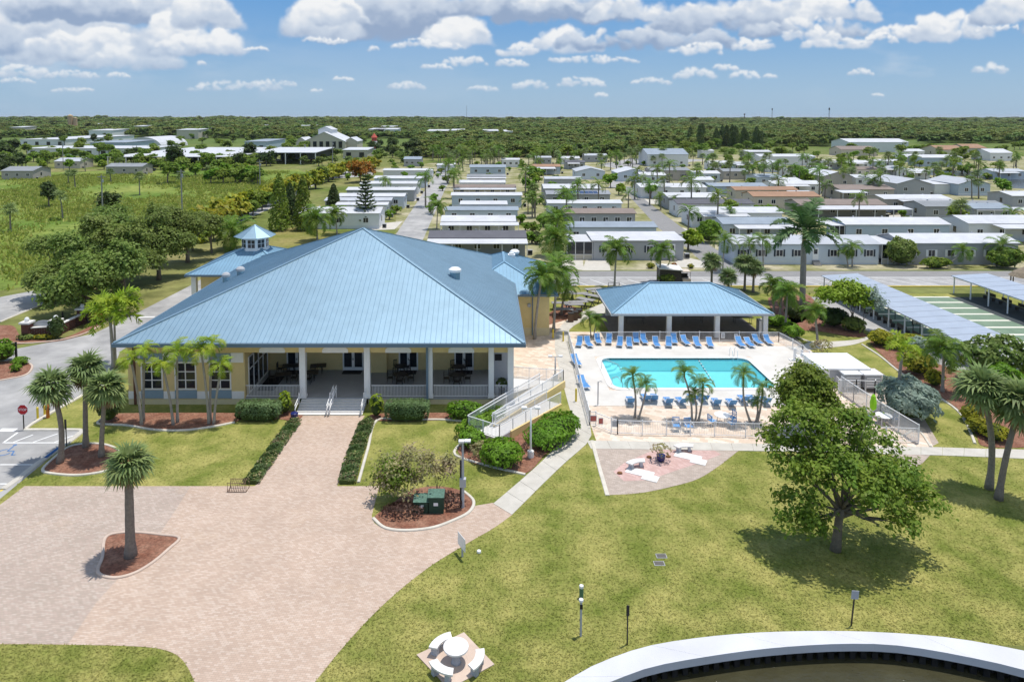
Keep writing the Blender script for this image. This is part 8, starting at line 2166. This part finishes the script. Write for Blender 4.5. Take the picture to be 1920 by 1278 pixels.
# ------------------------------------------------------------------ woods to the horizon: one mass
def forest_mass():
 pts=[]
 fr=np.random.RandomState(5)
 def inside(X,Y):
  u=UX+X/Y*FPX
  v=219+32500/Y
  if Y<330:return False
  if u<-160 or u>2100:return False
  if v>292 and(u<780 or u>1180):return False
  if 780<=u<=1180 and v>296:return False
  if u<300 and v>258:return False
  if 300<=u<780 and v>260:return False
  if u>1195 and v>275:return False
  if 1560<u<1730 and v>262:return False
  if u>=1730 and v>269:return False
  if u<780 and 243<v<=262 and fr.rand()<.12:return False
  return True
 k=0
 for(y0,y1,step)in((330,600,6.2),(600,1100,9.0),(1100,2000,15.0),(2000,3600,26.0),(3600,7000,52.0)):
  Y=y0
  while Y<y1:
   w=Y*.95;X=-w*.78
   while X<w:
    x,y=X+fr.uniform(-.5,.5)*step,Y+fr.uniform(-.5,.5)*step
    if inside(x,y):pts.append((x,y,step/6.2*fr.uniform(.75,1.3),fr.uniform(.6,1.2)*(1+.28*math.sin(x*.011+2*math.sin(y*.004))*math.sin(y*.009+x*.002))*(1.3 if y>1500 and fr.rand()<.15 else 1)))
    X+=step
   Y+=step
 return pts
def forest_crowns():
 out=[]
 for s in range(4):
  r_=random.Random(70+s);lob=[]
  for j in range(6):
   a=r_.uniform(0,6.28);q=r_.uniform(.3,2.6);lob.append((q*math.cos(a),q*math.sin(a),r_.uniform(3.2,6.6),r_.uniform(1.3,2.2),r_.uniform(1.3,2.2),r_.uniform(1.0,1.8)))
  me=np_quads('woodland_crown',clump_crown(lob,80,9,.85,.8,.4,1.0),M['forest'])
  out.append(me)
 return out
def make_forest():
 pts=forest_pts
 me=bpy.data.meshes.new('woods');me.vertices.add(len(pts))
 me.vertices.foreach_set('co',np.array([(p[0],p[1],0)for p in pts],dtype=np.float32).reshape(-1))
 at=me.attributes.new('size','FLOAT_VECTOR','POINT');at.data.foreach_set('vector',np.array([(p[2],p[2],p[3]*min(1.75,max(1,p[2]**.34))*(1.2 if p[0]<-150 and p[1]>1200 else 1))for p in pts],dtype=np.float32).reshape(-1))
 me.update()
 ob=link('woods',me);tag(ob,'dense green woods stretching to the horizon',None,None,'stuff')
 ng=bpy.data.node_groups.new('woods','GeometryNodeTree')
 ng.interface.new_socket('Geometry',in_out='INPUT',socket_type='NodeSocketGeometry');ng.interface.new_socket('Geometry',in_out='OUTPUT',socket_type='NodeSocketGeometry')
 N,L=ng.nodes,ng.links
 gi,go=N.new('NodeGroupInput'),N.new('NodeGroupOutput')
 iop=N.new('GeometryNodeInstanceOnPoints');L.new(gi.outputs[0],iop.inputs['Points'])
 col=bpy.data.collections.new('woodland_crowns')
 for k,m_ in enumerate(forest_crowns()):
  o=bpy.data.objects.new('woodland_crown',m_);col.objects.link(o)
 ci=N.new('GeometryNodeCollectionInfo');ci.inputs['Collection'].default_value=col;ci.inputs['Separate Children'].default_value=True;ci.inputs['Reset Children'].default_value=True
 L.new(ci.outputs[0],iop.inputs['Instance']);iop.inputs['Pick Instance'].default_value=True
 rv=N.new('FunctionNodeRandomValue');rv.data_type='INT';
 for s in rv.inputs:
  if s.name=='Max' and s.type=='INT':s.default_value=3
  if s.name=='Min' and s.type=='INT':s.default_value=0
 L.new([o for o in rv.outputs if o.type=='INT'][0],iop.inputs['Instance Index'])
 rr=N.new('FunctionNodeRandomValue');rr.data_type='FLOAT_VECTOR';rr.inputs[0].default_value=(0,0,0);rr.inputs[1].default_value=(0,0,6.28)
 L.new(rr.outputs[0],iop.inputs['Rotation'])
 na=N.new('GeometryNodeInputNamedAttribute');na.data_type='FLOAT_VECTOR';na.inputs['Name'].default_value='size'
 L.new([o for o in na.outputs if o.type=='VECTOR'][0],iop.inputs['Scale'])
 L.new(iop.outputs[0],go.inputs[0])
 md=ob.modifiers.new('woods','NODES');md.node_group=ng
forest_pts=forest_mass()
make_forest()
pn=conifer('dark_pine',15.0,4.2,12,'leaf_dark')
MT['pine']=[pn];scatter('pine',rnd(26,1290,1440,270,280),'dark pine before the far woods','dark pine stand',False,.8,1.25)
def meadow_tufts():
 n=5200;Q=[]
 poly=[(0,545),(130,520),(300,458),(470,398),(590,338),(540,322),(300,325),(0,332)]
 P2=[(p.x,p.y)for p in GP(poly)]
 def pin(x,y):
  c=False;j=len(P2)-1
  for i in range(len(P2)):
   if(P2[i][1]>y)!=(P2[j][1]>y)and x<(P2[j][0]-P2[i][0])*(y-P2[i][1])/(P2[j][1]-P2[i][1])+P2[i][0]:c=not c
   j=i
  return c
 xs=[p[0]for p in P2];ys=[p[1]for p in P2];C=[]
 while len(C)<n:
  x,y=nr.uniform(min(xs),max(xs)),nr.uniform(min(ys),max(ys))
  if pin(x,y)and(math.sin(x*.11+1.3*math.sin(y*.05))+math.sin(y*.09+x*.03)+nr.normal(0,.6))>-.2:C.append((x,y))
 C=np.array(C);k=7
 base=np.repeat(C,k,0)+nr.normal(0,.5,(n*k,2));hh=nr.uniform(.25,.95,n*k);a=nr.uniform(0,6.28,n*k);w=nr.uniform(.08,.28,n*k)
 lean=nr.normal(0,.3,(n*k,2));dx,dy=np.cos(a)*w,np.sin(a)*w;z0=np.zeros(n*k)
 V=np.stack([np.stack([base[:,0]-dx,base[:,1]-dy,z0],1),np.stack([base[:,0]+dx,base[:,1]+dy,z0],1),np.stack([base[:,0]+dx*.5+lean[:,0],base[:,1]+dy*.5+lean[:,1],hh],1),np.stack([base[:,0]-dx*.5+lean[:,0],base[:,1]-dy*.5+lean[:,1],hh*.9],1)],1)
 tag(link('wild_grass',np_quads('wild_grass',V,M['wildgrass'])),'tufts of tall wild grass over the meadow',None,None,'stuff')
meadow_tufts()
# ------------------------------------------------------------------ the air
def haze():
 m=bpy.data.materials.new('haze_air');m.use_nodes=True
 nt=m.node_tree;nt.nodes.clear();o=nt.nodes.new('ShaderNodeOutputMaterial');v=nt.nodes.new('ShaderNodeVolumePrincipled')
 v.inputs['Color'].default_value=(.86,.92,1.0,1);v.inputs['Density'].default_value=HAZE;v.inputs['Anisotropy'].default_value=.0
 nt.links.new(v.outputs[0],o.inputs['Volume'])
 ob=MB().box(-FAR-500,-400,-4.0,FAR+500,FAR+500,60.0).build('haze',m);stuff(ob);tag(ob,'thin pale haze over the far woods')
HAZE=0.00003
haze()
